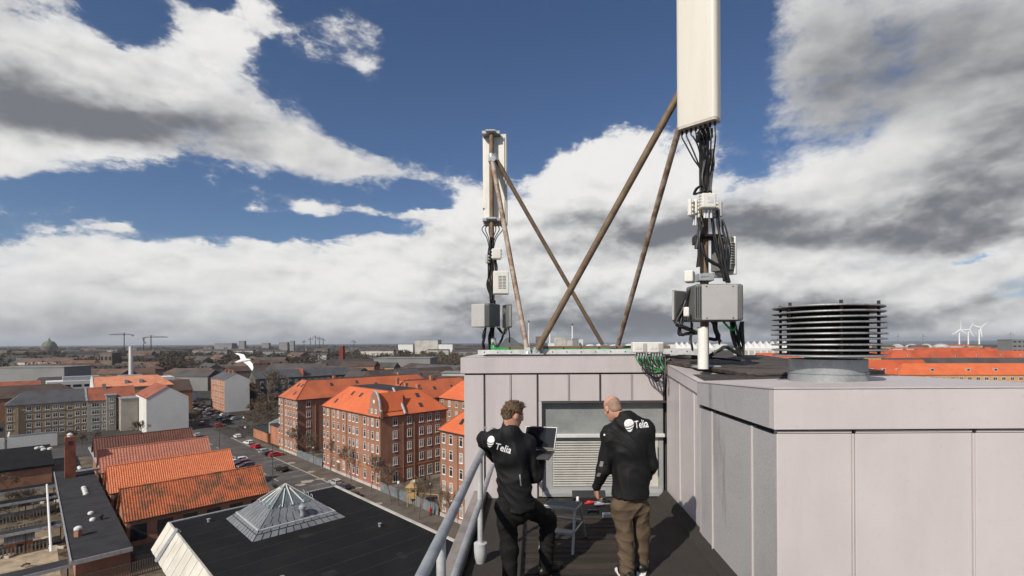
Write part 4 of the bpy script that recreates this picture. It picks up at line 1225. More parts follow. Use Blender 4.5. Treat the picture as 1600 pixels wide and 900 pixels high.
def turbine(label, px, Y, hub_py, blade_px, a0, dark=0):
    b = P(px, 540, Y); hz = P(px, hub_py, Y).z; L = blade_px * Y / FPX
    root = empty('wind_turbine', (b.x, b.y, 0), label, 'wind turbine')
    m = m_turb if not dark else m_far_grey
    k = MB(); k.tube([V(0, 0, 0), V(0, 0, hz)], 3.4, 10, r1=2.2); k.build('tower', m, root, smooth=True, local=True)
    k = MB(); k.bbox((-2.4, -6, hz - 2.2), (2.4, 6, hz + 2.6), .6); n_ = k.build('nacelle', m, root, local=True)
    k = MB(); k.lathe([(2.0, 0), (1.8, 1.5), (.1, 3)], n=10, M=Matrix.Translation((0, -6, hz)) @ Matrix.Rotation(math.pi / 2, 4, 'X')); k.build('hub', m, root, smooth=True, local=True)
    for j in range(3):
        a = R(a0 + 120 * j); q = MB()
        dx, dz = math.cos(a), math.sin(a); nx_, nz_ = -dz, dx
        pts = [(0, 1.2), (.12, 2.6), (.35, 2.1), (1, .5)]
        lo = [V(dx * t * L - nx_ * w * 1.4, -7, hz + dz * t * L - nz_ * w * 1.4) for t, w in pts]
        hi = [V(dx * t * L + nx_ * w * .8, -7.4, hz + dz * t * L + nz_ * w * .8) for t, w in pts]
        q.extr(lo + list(reversed(hi)), V(0, .7, 0)); q.build('blade', m, root, local=True)
turbine('white wind turbine, leftmost of the three by the sea', 1499, 2300, 515.5, 15, 88)
turbine('white wind turbine in the middle of the three by the sea', 1513, 2400, 515, 14, 62)
turbine('white wind turbine, rightmost and largest of the three by the sea', 1530, 2250, 512, 16, 40)
turbine('faint grey wind turbine standing alone right of the white three', 1579, 6000, 521, 8, 90, 1)
turbine('faint grey wind turbine just right of the round ventilator', 1403, 6000, 525, 6, 80, 1)
turbine('faint grey wind turbine left of the white three', 1442, 6000, 525, 6, 100, 1)

# church dome, cranes
b = P(77, 540, 2400); s = 2400 / FPX
dm = empty('domed_church', (b.x, b.y, 0), 'green domed church rising over the old town horizon', 'church')
z0 = P(77, 541, 2400).z; z1 = P(77, 533, 2400).z; z2 = P(77, 528.5, 2400).z
k = MB(); k.lathe([(11 * s * .9, 0), (11 * s * .9, z0)], n=16); k.build('drum', m_far_wall, dm, local=True)
k = MB(); k.lathe([(9 * s, z0), (8.6 * s, z0 + 8), (6.6 * s, z1 - 6), (3.4 * s, z1 + 1), (1.6 * s, z1 + 2)], n=20); k.build('dome', m_far_green, dm, smooth=True, local=True)
k = MB(); k.lathe([(1.5 * s, z1 + 2), (1.5 * s, z1 + 8), (.6 * s, z2 - 3), (.05, z2 + 6)], n=10); k.build('lantern', m_far_green, dm, local=True)
def crane(label, px, pyt, Y, jib, back, ang=0):
    b = P(px, 540, Y); zt = P(px, pyt, Y).z; s = Y / FPX
    root = empty('tower_crane', (b.x, b.y, 0), label, 'crane')
    k = MB(); w = .55 * s * .6
    for sx in (-1, 1):
        for sy in (-1, 1):
            k.box((sx * w - .25, sy * w - .25, 0), (sx * w + .25, sy * w + .25, zt))
    n = 14
    for i in range(n):
        za, zb_ = zt * i / n, zt * (i + 1) / n
        k.tube([V(-w, -w, za), V(w, -w, zb_)], .2, 4); k.tube([V(w, -w, za), V(-w, -w, zb_)], .2, 4)
    k.build('mast', m_metal_d, root, local=True)
    d = V(math.cos(ang), 0, math.sin(ang))
    k = MB(); k.tube([V(0, 0, zt) - d * back * s, V(0, 0, zt) + d * jib * s], .8, 4); k.tube([V(0, 0, zt + 2.5) - d * back * s * .2, V(0, 0, zt + 2.2) + d * jib * s * .9], .4, 4)
    k.build('jib', m_metal_d, root, local=True)
    k = MB(); k.box((-1, -1, zt), (1, 1, zt + 3 * s)); k.tube([V(0, 0, zt + 3 * s), V(0, 0, zt + 1) + d * jib * s * .7], .25, 4); k.tube([V(0, 0, zt + 3 * s), V(0, 0, zt + 1) - d * back * s * .8], .25, 4); k.build('tower_head', m_metal_d, root, local=True)
    k = MB(); c_ = V(0, 0, zt) - d * back * s; k.box((c_.x - 3, -1.5, c_.z - 5), (c_.x + 3, 1.5, c_.z + .5)); k.build('counterweight', m_far_grey, root, local=True)
    return root
crane('tall tower crane with jib to the left, above the white chimney', 194, 523, 1500, -24, -13)
crane('tower crane with long level jib right of the white chimney', 236, 527, 1500, 27, 11)
crane('luffing crane with raised jib beside the level one', 224.5, 532, 1500, -4.5, -3, R(-62))
for i, (px, t_) in enumerate(((485, 530), (493, 527), (499, 529), (505, 531), (475, 534), (553, 534))):
    tag(crane('tiny tower crane in the cluster on the centre horizon', px, t_, 2600, 4.5 * (-1) ** i, 2.5 * (-1) ** i), group='tiny cranes on the horizon')

# ------------------------------------------------------------------ trees
random.seed(5)
def bare_tree_mesh(h, seed, spread=.55, depth=6, r0=None, trunk=.25, twig=.026):
    rnd = random.Random(seed)
    mt, mc = MB(), MB()
    r0 = r0 or h * .016
    def grow(p, d, L, r, lev):
        mb = mt if lev == 0 else mc
        n = 3
        pts = [p]
        q = p
        for i in range(n):
            d = (d + V(rnd.gauss(0, .10), rnd.gauss(0, .10), rnd.gauss(.02, .06))).normalized()
            q = q + d * L / n
            pts.append(q)
        r1 = max(twig, r * .62)
        mb.tube(pts, r, 6 if lev == 0 else (4 if lev < 3 else 3), cap=False, r1=r1)
        if lev >= depth: return
        k = 3 if lev < 2 else rnd.choice((2, 3, 3))
        for i in range(k):
            a = rnd.uniform(0, 2 * math.pi)
            o = d.orthogonal().normalized()
            o.rotate(Matrix.Rotation(a, 3, d))
            nd = (d + o * rnd.uniform(.35, .9) * (spread / .55)).normalized()
            nd = (nd + V(0, 0, .18)).normalized()
            st = pts[rnd.choice((2, 3, 3))]
            grow(st, nd, L * rnd.uniform(.62, .86), r1, lev + 1)
    grow(V(0, 0, -.1), V(0, 0, 1), h * trunk, r0, 0)
    return mt, mc
m_twig = mat('bare_twigs', (0.15, 0.112, 0.08), .95, .3, 1.0)
TREES = {}
def bare_tree(label, loc, h, kind=0, rz=None, group=None, name='bare_tree'):
    loc = Vector(loc)
    if kind not in TREES:
        mt, mc = bare_tree_mesh(10, 100 + kind, spread=(.55, .7, .45, 1.0)[kind], depth=(7, 7, 6, 7)[kind], r0=(None if kind != 3 else .06), trunk=(.25, .2, .34, .08)[kind])
        root = empty(name, loc)
        mt.build('trunk', m_bark, root, local=True); mc.build('crown', m_twig, root, local=True)
        TREES[kind] = root
    else:
        root = copy_tree(TREES[kind])
        root.location = loc
    root.name = name
    root.scale = (h / 10,) * 3
    root.rotation_euler = (0, 0, rz if rz is not None else random.uniform(0, 6))
    tag(root, label, 'tree', group)
    return root
bare_tree('big bare tree with spreading crown beside the pale gable house', G(394, 668, 0), 14, 1)
for i, (px, py, h) in enumerate(((404, 664, 12), (413, 670, 11), (421, 664, 13), (429, 668, 12), (408, 652, 13), (417, 650, 14), (428, 650, 14), (398, 648, 12), (386, 672, 7), (376, 678, 5), (436, 645, 13))):
    bare_tree('bare tree in the thicket between the pale gable house and the brick shed', G(px, py, 0), h, i % 2, group='bare thicket trees')
bare_tree('tall slender bare poplar behind the brick shed', G(424, 660, 0), 20, 2)
for i, (px, py, h) in enumerate(((118, 696, 7), (150, 690, 6), (128, 700, 6), (306, 655, 8), (300, 668, 7), (312, 640, 9))):
    bare_tree(('bare tree left of the stair tower foot', 'small bare tree before the grey rendered house', 'bare tree behind the chimney', 'bare tree at the corner of the side street', 'low bare tree at the corner by the dark red hall', 'bare tree along the side street beyond the pale gable')[i], G(px, py, 0), h, i % 2)
for i, (px, py, h) in enumerate(((464, 713, 8), (492, 724, 7.5), (516, 736, 7.5), (548, 752, 8), (580, 768, 7.5), (611, 784, 7), (655, 812, 8), (697, 845, 8))):
    bare_tree('slim bare street tree along the brick blocks, %s counting from the far end' % ('first', 'second', 'third', 'fourth', 'fifth', 'sixth', 'seventh', 'last')[i], G(px, py, .13), h, 2, group='slim street trees')
for i, (u, v, h, k) in enumerate(((130, -10, 8, 0), (124, -4, 7, 1), (118, -28, 9, 0))):
    bare_tree(('thin bare tree against the blank pale gable', 'low bare tree beside the corner of the pale gable', 'bare tree rising before the pale gable over the brown roof')[i], UV(u, v), h, k)
bare_tree('pale bushy bare shrub at the near end of the link corridor', G(207, 880, 0), 6.0, 3)
bare_tree('bare tree reaching over the mossy tile roof from the street side', UV(4, -20.5), 8, 1)
yard = [(20, 812, 4.5, 3), (44, 806, 5, 3), (62, 812, 4, 3), (88, 772, 5, 3), (60, 775, 5, 3), (24, 770, 6, 3), (40, 880, 4, 3), (100, 862, 4, 3), (8, 850, 5, 3), (30, 792, 6, 0), (14, 800, 6, 1), (52, 790, 6, 0), (70, 735, 7, 1), (32, 748, 6, 0), (96, 790, 4.5, 3), (84, 800, 4, 3), (104, 836, 4, 3), (98, 848, 4, 3), (60, 722, 6, 0), (10, 760, 7, 1)]
for px, py, h, k in yard:
    bare_tree('brown bare shrub or small tree in the school courtyards', G(px, py + 8, 0), h, k, group='courtyard shrubs')
# leafless woods beyond the town: one mass of twig tufts
def wood(name, label, n, pxr, yr, cols, h=(10, 16), tufts=60):
    v, f, m = [], [], []
    r_ = np.random.default_rng(3)
    for i in range(n):
        px = r_.uniform(*pxr); y = yr[0] * (yr[1] / yr[0]) ** r_.random()
        x = P(px, 540, y).x; hh = r_.uniform(*h); rad = hh * .38
        mi = int(r_.integers(len(cols)))
        sc = (y / 450) ** .6
        for t in range(tufts):
            d = r_.normal(size=3); d /= np.linalg.norm(d); d *= r_.random() ** .4
            c = np.array([x + d[0] * rad * sc, y + d[1] * rad * sc, hh * .58 + d[2] * hh * .42])
            a = r_.normal(size=3) * .9 * sc; b_ = r_.normal(size=3) * .9 * sc
            o = len(v)
            v += [tuple(c + a), tuple(c + b_), tuple(c - a * .6 + b_ * .3)]
            f.append((o, o + 1, o + 2)); m.append(mi)
    mb = MB(); mb.v, mb.f, mb.m = v, f, m
    return tag(mb.build(name, cols), label, 'trees', kind='stuff')
W1 = mat('wood_dark', (0.05, 0.04, 0.03), .95, .3, .02)
W2 = mat('wood_brown', (0.085, 0.064, 0.043), .95, .3, .02)
W3 = mat('wood_olive', (0.062, 0.062, 0.03), .95, .3, .02)
wood('distant_wood', 'dark leafless wood stretching across the left middle distance', 820, (40, 640), (420, 1600), [W1, W1, W2, W1], tufts=70)
wood('horizon_wood', 'thin dark line of trees along the far horizon', 520, (-60, 830), (1800, 5200), [W1, W2], h=(14, 22), tufts=26)
wood('harbour_wood', 'brown leafless trees below the centre horizon', 420, (540, 800), (380, 1900), [W2, W2, W3, W2])
wood('edge_wood', 'dark trees scattered through the old town at the far left', 260, (-40, 330), (420, 2300), [W1, W1, W3])
wood('east_wood', 'low scrub and trees among the harbour roofs on the right', 160, (1180, 1680), (700, 2400), [W2, W3], h=(7, 11))

# ------------------------------------------------------------------ cars, lamps, people in the street
m_tyre = mat('tyre', (.02, .02, .02), .9); m_rim = mat('rim', (.4, .4, .4), .4, metal=.8)
m_carglass = mat('car_glass', (.015, .018, .02), .1, .2, 1, spec=.7)
m_lampw = mat('headlamp', (.75, .75, .72), .2); m_lampr = mat('tail_lamp', (.4, .02, .015), .3)
def car_meshes():
    """hatchback, 4.1 m long, nose towards +X"""
    prof = [(-2.0, .42), (-2.05, .75), (-1.95, 1.0), (-1.72, 1.34), (-1.35, 1.45), (-.1, 1.46), (.25, 1.38), (.95, 1.0), (1.75, .86), (2.02, .68), (2.05, .42), (1.9, .28), (-1.85, .28)]
    def wid(z): return .85 if z < .98 else .85 - (z - .98) * .5
    body = MB(); n = len(prof)
    L_ = [V(x, -wid(z), z) for x, z in prof]; R_ = [V(x, wid(z), z) for x, z in prof]
    body.add(L_ + R_, [tuple(range(n)), tuple(range(2 * n - 1, n - 1, -1))] + [(i, n + i, n + (i + 1) % n, (i + 1) % n) for i in range(n)])
    for x in (-1.28, 1.28):
        for s in (-1, 1):
            body.lathe([(.37, -.03), (.37, .03)], n=14, M=Matrix.Translation((x, s * .845, .33)) @ Matrix.Rotation(math.pi / 2, 4, 'X'))
    glass = MB()
    for s in (-1, 1):
        def q(x, z): return V(x, s * (wid(z) + .008), z)
        glass.add([q(-1.62, 1.03), q(-.62, 1.03), q(-.62, 1.36), q(-1.3, 1.37)], [(0, 1, 2, 3)] if s < 0 else [(3, 2, 1, 0)])
        glass.add([q(-.52, 1.03), q(.72, 1.03), q(.2, 1.33), q(-.52, 1.36)], [(0, 1, 2, 3)] if s < 0 else [(3, 2, 1, 0)])
    glass.add([V(.34, -.64, 1.345), V(.34, .64, 1.345), V(.9, .78, 1.04), V(.9, -.78, 1.04)], [(3, 2, 1, 0)])
    glass.add([V(-1.76, -.66, 1.3), V(-1.76, .66, 1.3), V(-1.98, .76, 1.02), V(-1.98, -.76, 1.02)], [(0, 1, 2, 3)])
    return body, glass
_b, _g = car_meshes()
CARP = None
def car(label, loc, rz, paint, group='parked cars'):
    global CARP
    if CARP is None:
        root = empty('parked_car', (0, 0, 0))
        _b.build('body', paint, root, local=True); _g.build('windows', m_carglass, root, local=True)
        wheel = MB(); wheel.lathe([(.2, -.1), (.31, -.1), (.31, .1), (.2, .1)], n=14, M=Matrix.Rotation(math.pi / 2, 4, 'X'))
        rim = MB(); rim.lathe([(.21, -.11), (.21, .11)], n=10, M=Matrix.Rotation(math.pi / 2, 4, 'X'))
        for x in (-1.28, 1.28):
            for s in (-1, 1):
                w_ = wheel.build('wheel', m_tyre, root, local=True); w_.location = (x, s * .8, .31)
                rim.build('rim', m_rim, w_, local=True)
        for s in (-1, 1):
            h = MB(); h.bbox((1.8, s * .62 - .2, .62), (2.04, s * .62 + .2, .78), .03); h.build('headlight', m_lampw, root, local=True)
            h = MB(); h.bbox((-2.07, s * .68 - .12, .72), (-1.9, s * .68 + .12, .95), .03); h.build('tail_light', m_lampr, root, local=True)
        CARP = root; o = root
    else:
        o = copy_tree(CARP)
        for ch in o.children:
            if ch.name.startswith('body'):
                ch.data = ch.data.copy(); ch.data.materials[0] = paint
    o.location = loc; o.rotation_euler = (0, 0, rz)
    return tag(o, label, 'car', group)
def paint(name, c): return mat('paint_' + name, c, .25, .05, 1, coat=.6, spec=.5)
pw, pr_, pb, ps, pd, pm_ = paint('white', (.7, .7, .69)), paint('red', (.42, .018, .025)), paint('black', (.018, .018, .02)), paint('silver', (.36, .37, .38)), paint('darkblue', (.03, .05, .08)), paint('maroon', (.2, .012, .03))
aV, aU = math.atan2(VH.y, VH.x), math.atan2(UH.y, UH.x)
CARS = [('white car parked alone nearest the street corner', 371, 684, aU, pw), ('white car parked beside the bright red car, far kerb', 388, 694, aU + .15, pw), ('bright red car parked beside the white one, far kerb', 399, 700, aU + .15, pr_),
        ('silver car first of three parked nose in before the far brick block', 416, 708, aV, ps), ('black car between silver and red cars before the far brick block', 424, 711, aV, pb), ('red car last of three before the far brick block', 432, 713, aV, pr_),
        ('dark car with red rear lamps standing out on the road', 440, 736, aU + .2, pb), ('grey blue car by the kerb near the corner of the black roof', 524, 757, aU, ps),
        ('black car behind the grey blue car by the kerb', 538, 764, aU, pd), ('dark car half hidden by the black roof edge', 551, 777, aU, pb),
        ('white car in the row beside the bright orange hall', 374, 722, aV + math.pi, pw), ('maroon car in the row beside the bright orange hall', 379, 726, aV + math.pi, pm_), ('dark car in the row beside the bright orange hall', 384, 731, aV + math.pi, pb),
        ('white car at the mouth of the side street', 337, 664.5, aV, pw), ('red car at the mouth of the side street', 343, 667, aV, pr_), ('red car alone on the left of the side street', 315, 664, aU, pr_),
        ('silver car by the end of the faded red hall', 308, 682, aU, ps)]
for lab, px, py, a, p_ in CARS:
    car(lab, G(px, py, .03), a, p_)
for i in range(22):
    u = 140 + i * 4.4; v = 3.6 + (i % 2) * 4.6
    car('dark or silver car in the double row along the side street', UV(u, v, .03), aV + .3, (pb, ps, pd, pb, ps, pw, pb)[i % 7], 'double row of cars in the side street')
m_pole = mat('lamp_pole', (.09, .09, .085), .6, metal=.4)
def lamp(label, loc, h):
    root = empty('street_lamp', loc, label, 'street lamp', 'street lamps')
    k = MB(); k.tube([V(0, 0, 0), V(0, 0, h)], .07, 8, r1=.045); k.build('post', m_pole, root, local=True)
    k = MB(); k.lathe([(.08, h), (.28, h + .12), (.32, h + .35), (.2, h + .6), (.03, h + .66)], n=12); k.build('globe', m_dome, root, smooth=True, local=True)
for lab, px, py, h in (('lamp post with white globe by the brick shed corner', 381, 690, 8), ('second lamp post with white globe by the brick shed corner', 383.5, 692, 5), ('lamp post with globe before the playground fence', 648, 797, 5.5), ('lamp post with globe beside the person in red', 673, 803, 5.5), ('lamp post with globe in the gap between the far brick blocks', 490, 726, 4.5), ('lamp post with globe by the near corner of the gabled block', 623, 790, 4.5)):
    lamp(lab, G(px, py, .13), h)
def post(label, loc, h):
    root = empty('light_mast', loc, label, 'lamp post')
    k = MB(); k.tube([V(0, 0, 0), V(0, 0, h)], .11, 8, r1=.07); k.build('post', m_pole, root, local=True)
    k = MB(); k.tube([V(0, 0, h), V(0, -.9, h + .15)], .05, 6); k.bbox((-.14, -1.5, h + .08), (.14, -.85, h + .22), .03); k.build('lamp_head', m_pole, root, local=True)
post('tall grey lamp mast in the parking strip by the mossy hall', G(426, 757, 0), 9.5)
post('tall grey lamp mast by the faded red hall gable', G(343, 702, 0), 8.5)
# playground tower
m_wood = mat('play_timber', (.33, .22, .10), .85, .2, 1)
pt = G(645, 790, .06)
pg = empty('play_tower', pt, 'wooden play tower with pointed roof in the courtyard', 'play tower')
for sx in (-1, 1):
    for sy in (-1, 1):
        k = MB(); k.box((pt.x + sx * .9 - .08, pt.y + sy * .9 - .08, 0), (pt.x + sx * .9 + .08, pt.y + sy * .9 + .08, 4.2)); k.build('post', m_wood, pg)
k = MB(); k.box((pt.x - 1, pt.y - 1, 1.8), (pt.x + 1, pt.y + 1, 2.9)); k.build('platform', m_wood, pg)
k = MB(); k.add([V(pt.x - 1.3, pt.y - 1.3, 4.1), V(pt.x + 1.3, pt.y - 1.3, 4.1), V(pt.x + 1.3, pt.y + 1.3, 4.1), V(pt.x - 1.3, pt.y + 1.3, 4.1), V(pt.x, pt.y, 5.6)], [(0, 1, 4), (1, 2, 4), (2, 3, 4), (3, 0, 4), (3, 2, 1, 0)]); k.build('roof', m_wood, pg)
k = MB(); k.tube([V(pt.x + 1, pt.y, 2.6), V(pt.x + 5.5, pt.y - 1, 2.6)], .09, 6); k.tube([V(pt.x + 5.5, pt.y - 1, 2.6), V(pt.x + 6.2, pt.y - 2, 0)], .09, 6); k.tube([V(pt.x + 5.5, pt.y - 1, 2.6), V(pt.x + 5.2, pt.y + .6, 0)], .09, 6); k.build('swing_frame', m_wood, pg)

# ------------------------------------------------------------------ roof terrace
ZF = H - 2.28                 # terrace floor
YB = 7.15                     # face of the penthouse
XR = 1.94                     # recess wall on the right
def XW(px, Y): return P(px, 535, Y).x
def ZW(py, Y, px=900): return P(px, py, Y).z

def cladding(name, col, dirt, streak, lo):
    m = mat(name, col, .42, .05, .35, bump=.22, bscale=2.2, fine=.03, metal=0.0, spec=.4)
    add_layer(m, 'noise', dirt, scale=1.1, lo=lo, hi=lo + .25, amt=streak, stretch=(2.2, 2.2, .35), detail=9, rough=.7)
    add_layer(m, 'noise', tuple(c * .8 for c in dirt), scale=26, lo=.58, hi=.75, amt=streak * .5, detail=4)
    return m
m_clad_p = cladding('lilac_cladding', (0.515, 0.475, 0.475), (0.445, 0.41, 0.412), .55, .5)
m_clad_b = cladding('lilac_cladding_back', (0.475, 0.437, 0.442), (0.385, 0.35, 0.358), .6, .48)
m_clad_w = mat('weathered_cladding', (0.40, 0.395, 0.40), .6, .1, .5, bump=.12, bscale=55, fine=.10, col2=(.34, .335, .345))
add_layer(m_clad_w, 'noise', (0.28, 0.275, 0.28), scale=40, lo=.5, hi=.8, amt=.4, detail=4)
add_layer(m_clad_w, 'noise', (0.15, 0.13, 0.14), scale=1.2, lo=.55, hi=.75, amt=.7, stretch=(2.5, 2.5, .5), detail=8)
m_seam = mat('seam_dark', (0.055, 0.05, 0.05), .7)
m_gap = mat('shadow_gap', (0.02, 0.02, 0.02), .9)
m_roofcap = mat('roof_sheet', (0.50, 0.46, 0.46), .5, .12, .8, col2=(.40, .36, .36), fine=.05)
m_oldfelt = mat('weathered_felt', (0.085, 0.07, 0.062), .95, .3, 1.2, bump=.4, bscale=14, col2=(.035, .028, .026), mix=(.42, .6), fine=.3, stretch=(1, 3, 1))
m_galv = mat('galvanised', (0.40, 0.42, 0.44), .45, .22, 7, col2=(.30, .32, .345), mix=(.4, .62), metal=.35, fine=.08)
m_galv_l = mat('galvanised_pale', (0.50, 0.51, 0.52), .5, .15, 6, metal=.2, fine=.08)
m_rust = mat('rusty_pipe', (0.155, 0.105, 0.068), .7, .3, 6, col2=(.21, .155, .105), mix=(.4, .6), metal=.25, fine=.15, bscale=30)
m_rust_w = mat('rusty_pale_pipe', (0.36, 0.30, 0.25), .7, .3, 5, col2=(.19, .12, .075), mix=(.45, .58), metal=.15, fine=.15, bscale=30)
m_cable = mat('black_cable', (0.014, 0.014, 0.015), .5, .2, 5)
m_green = mat('green_cable', (0.02, 0.30, 0.06), .5, .15, 5)
m_box_g = mat('equipment_grey', (0.40, 0.39, 0.385), .45, .06, 3, fine=.03)
m_box_d = mat('equipment_dark', (0.13, 0.135, 0.13), .55, .1, 3)
m_box_w = mat('equipment_white', (0.66, 0.65, 0.60), .5, .06, 3, fine=.03)
m_ant = mat('antenna_shell', (0.64, 0.61, 0.545), .4, .05, .8, col2=(.60, .57, .505), fine=.02, spec=.35, stretch=(3, 3, .4))
m_dark = mat('fitting_black', (0.018, 0.018, 0.02), .5)
m_paper = mat('printed_label', (0.55, 0.56, 0.58), .6, .2, 30)

# penthouse at the back of the terrace
pent = empty('rooftop_penthouse', (0.44, YB, ZF), 'lilac metal clad rooftop penthouse with window and louvre at the back of the terrace', 'penthouse')
XL = XW(723, YB)
zt = ZW(559, YB); zfb = ZW(582.5, YB); zp = ZW(585, YB); zwin = ZW(626.5, YB)
x_op = XW(846, YB)
k = MB(); k.box((XL + .02, YB + .05, ZF - 4.5), (x_op, YB + 2.2, zt - .01)); k.box((x_op, YB + .16, ZF - .3), (XR + .1, YB + 2.2, zt - .01)); k.box((x_op, YB + .05, zwin + .03), (XR + .1, YB + .159, zt - .01))
k.build('wall_core', m_seam, pent)
k = MB(); k.bbox((XL - .03, YB - .03, zfb), (XR + .06, YB + .09, zt + .01), .006); k.build('fascia', m_clad_b, pent)
seams = [723.5, 756.5, 797.5, 839.5, 888.5, 937.5, 987, 1037]
SR = []
for i in range(7):
    a, b = XW(seams[i], YB), XW(seams[i + 1], YB)
    if i < 3:
        spans = [(ZF - 1.0, zp)] if i else [(ZF - .66, zp), (ZF - 3.5, ZF - .69)]
        if i == 2: b = XW(839.5, YB)
        for z0, z1 in spans:
            q = MB(); q.bbox((a + .012, YB, z0), (b - .012, YB + .06, z1), .004); q.build('cladding_panel', m_clad_b, pent)
    else:
        q = MB(); q.bbox((a + .012, YB, zwin), (b - .012, YB + .06, zp), .004); q.build('cladding_panel', m_clad_b, pent)
    q = MB(); q.box((b - .006, YB - .016, (ZF - .6) if i < 3 else zwin), (b + .005, YB + .05, zp)); q.build('standing_seam', m_clad_b if i % 2 else m_seam, pent)
q = MB(); q.bbox((XW(840.5, YB), YB - .002, ZF), (x_op, YB + .06, zwin - .003), .004); q.build('jamb', m_clad_b, pent)
k = MB(); k.box((x_op - .005, YB - .02, zwin - .03), (XR, YB + .12, zwin - .004)); k.build('window_head', m_seam, pent)
# glazed strip
m_frame_b = mat('frame_bluegrey', (0.27, 0.28, 0.285), .55, .12, 2)
YR = YB + .09
zg0, zg1 = ZW(679, YB), ZW(629, YB)
k = MB(); k.box((x_op + .01, YR, zg0), (XR - .02, YR + .03, zg1)); wo = k.build('window', mat('frosted_glass', (0.20, 0.215, 0.215), .16, .25, 2.5, col2=(.25, .265, .26), mix=(.4, .6), spec=.5, fine=.06), pent)
k = MB(); k.box((x_op + .001, YR - .03, zg0), (x_op + .03, YR + .02, zg1)); k.build('frame', m_frame_b, wo)
k = MB(); k.bbox((x_op, YR - .07, ZW(684.5, YB)), (XR - .01, YR + .04, zg0 - .002), .006); k.build('sill', mat('sill_paint', (.55, .56, .56), .5, .1, 3), wo)
# louvre and its frame
zs0 = ZW(684.5, YB) - .002
k = MB()
xl0, xl1 = XW(863, YB), XW(1010, YB)
zl0, zl1 = ZW(762, YB), ZW(690, YB)
k.box((x_op, YR, ZF), (xl0, YR + .05, zs0)); k.box((xl0, YR, zl1), (xl1, YR + .05, zs0)); k.box((xl0, YR + .002, ZF), (xl1, YR + .05, zl0))
k.box((xl1, YR - .002, ZF), (XW(1014, YB), YR + .05, zs0)); k.box((XW(1031, YB), YR, ZF), (XR - .02, YR + .05, zs0)); k.box((XW(1014, YB), YR + .003, ZF), (XW(1031, YB), YR + .05, ZW(764, YB)))
lo = k.build('louvre_frame', m_frame_b, pent)
k = MB(); k.box((xl0, YR + .045, zl0), (xl1, YR + .06, zl1)); k.build('louvre_back', m_gap, lo)
nl = 19
for i in range(nl):
    z = zl0 + (i + .5) * (zl1 - zl0) / nl
    q = MB(); q.extr([V(xl0 + .004, YR - .012, z - .016), V(xl0 + .004, YR - .012, z - .006), V(xl0 + .004, YR + .042, z + .022), V(xl0 + .004, YR + .042, z + .012)], V(xl1 - xl0 - .008, 0, 0))
    q.build('louvre_slat', mat('louvre_paint', (.42, .41, .39), .5, .12, 3), lo)
k = MB(); k.bbox((XW(1014.5, YB), YR + .0, ZW(764, YB)), (XW(1030.5, YB), YR + .04, zs0), .005); dr = k.build('cupboard_door', mat('door_cream', (.50, .49, .44), .5, .15, 3, col2=(.42, .39, .34)), pent)
k = MB(); k.tube([V(XW(1028, YB), YR - .03, ZW(745, YB)), V(XW(1028, YB), YR - .03, ZW(700, YB))], .008, 6); k.build('bolt', m_galv, dr)
k = MB(); k.extr([V(x_op, YB - .02, ZF + .002), V(x_op, YB - .02, ZF + .05), V(x_op, YR, ZF + .08), V(x_op, YR, ZF + .002)], V(XR - x_op - .05, 0, 0)); k.build('threshold', m_frame_b, pent)
# roof of the penthouse
k = MB(); k.add([V(XL - .03, YB - .03, zt + .012), V(XR + .06, YB - .03, zt + .012), V(XR + .06, YB + 3.5, zt + .02), V(XL - .03, YB + 3.5, zt + .02)], [(0, 1, 2, 3)])
k.box((XL - .02, YB + .1, zt - .2), (XR + .05, YB + 3.49, zt + .008)); k.build('roof', m_roofcap, pent)
k = MB(); k.box((XL + .25, YB + .5, zt + .022), (XR, YB + 3.4, zt + .034)); k.build('roof_felt', m_oldfelt, pent)

# right hand structure: weathered recess wall and the near clad box with its sloping top
box = empty('clad_roof_box', (XR, 4.6, ZF), 'near lilac metal clad roof box filling the right side, with deep fascia', 'roof box')
YN = 3.80; XB = 1.90; YBK = 5.55; XE = 4.30
zc0 = P(1213, 605.5, YN).z; zc1 = P(1213, 670.5, YN).z
zk0 = P(1089, 596, YBK).z; zk1 = P(1094, 630.5, YBK).z
k = MB(); k.box((XB + .07, YN + .07, ZF - 3), (XE - .05, YBK + .35, zc1 + .02)); k.build('wall_core', m_seam, box)
# front fascia and front panels
k = MB(); k.bbox((XB - .035, YN - .035, zc1), (XE + .03, YN + .05, zc0 - .01), .005); k.build('fascia', m_clad_p, box)
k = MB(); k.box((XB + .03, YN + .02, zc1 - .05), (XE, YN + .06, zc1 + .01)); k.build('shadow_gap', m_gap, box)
fs = [1213.5, 1332, 1520, 1712]
ztop = P(1213, 678, YN).z
for i in range(3):
    a, b = XW(fs[i], YN), XW(fs[i + 1], YN)
    q = MB(); q.bbox((a + (.0 if i == 0 else .018), YN, ZF - 2.2), (b - .012, YN + .06, ztop), .006); q.build('cladding_panel', m_clad_p, box)
    q = MB(); q.bbox((a + (.0 if i == 0 else .018), YN - .006, ztop + .004), (b - .012, YN + .05, ztop + .024), .003); q.build('panel_trim', m_clad_p, box)
    if i:
        q = MB(); q.bbox((a - .011, YN - .014, ZF - 2.2), (a + .0, YN + .05, ztop), .003); q.build('standing_seam', m_clad_p, box)
        q = MB(); q.tube([V(a, YN - .02, ztop + .034), V(a, YN + .05, ztop + .034)], .014, 8); q.build('stud', m_dark, box)
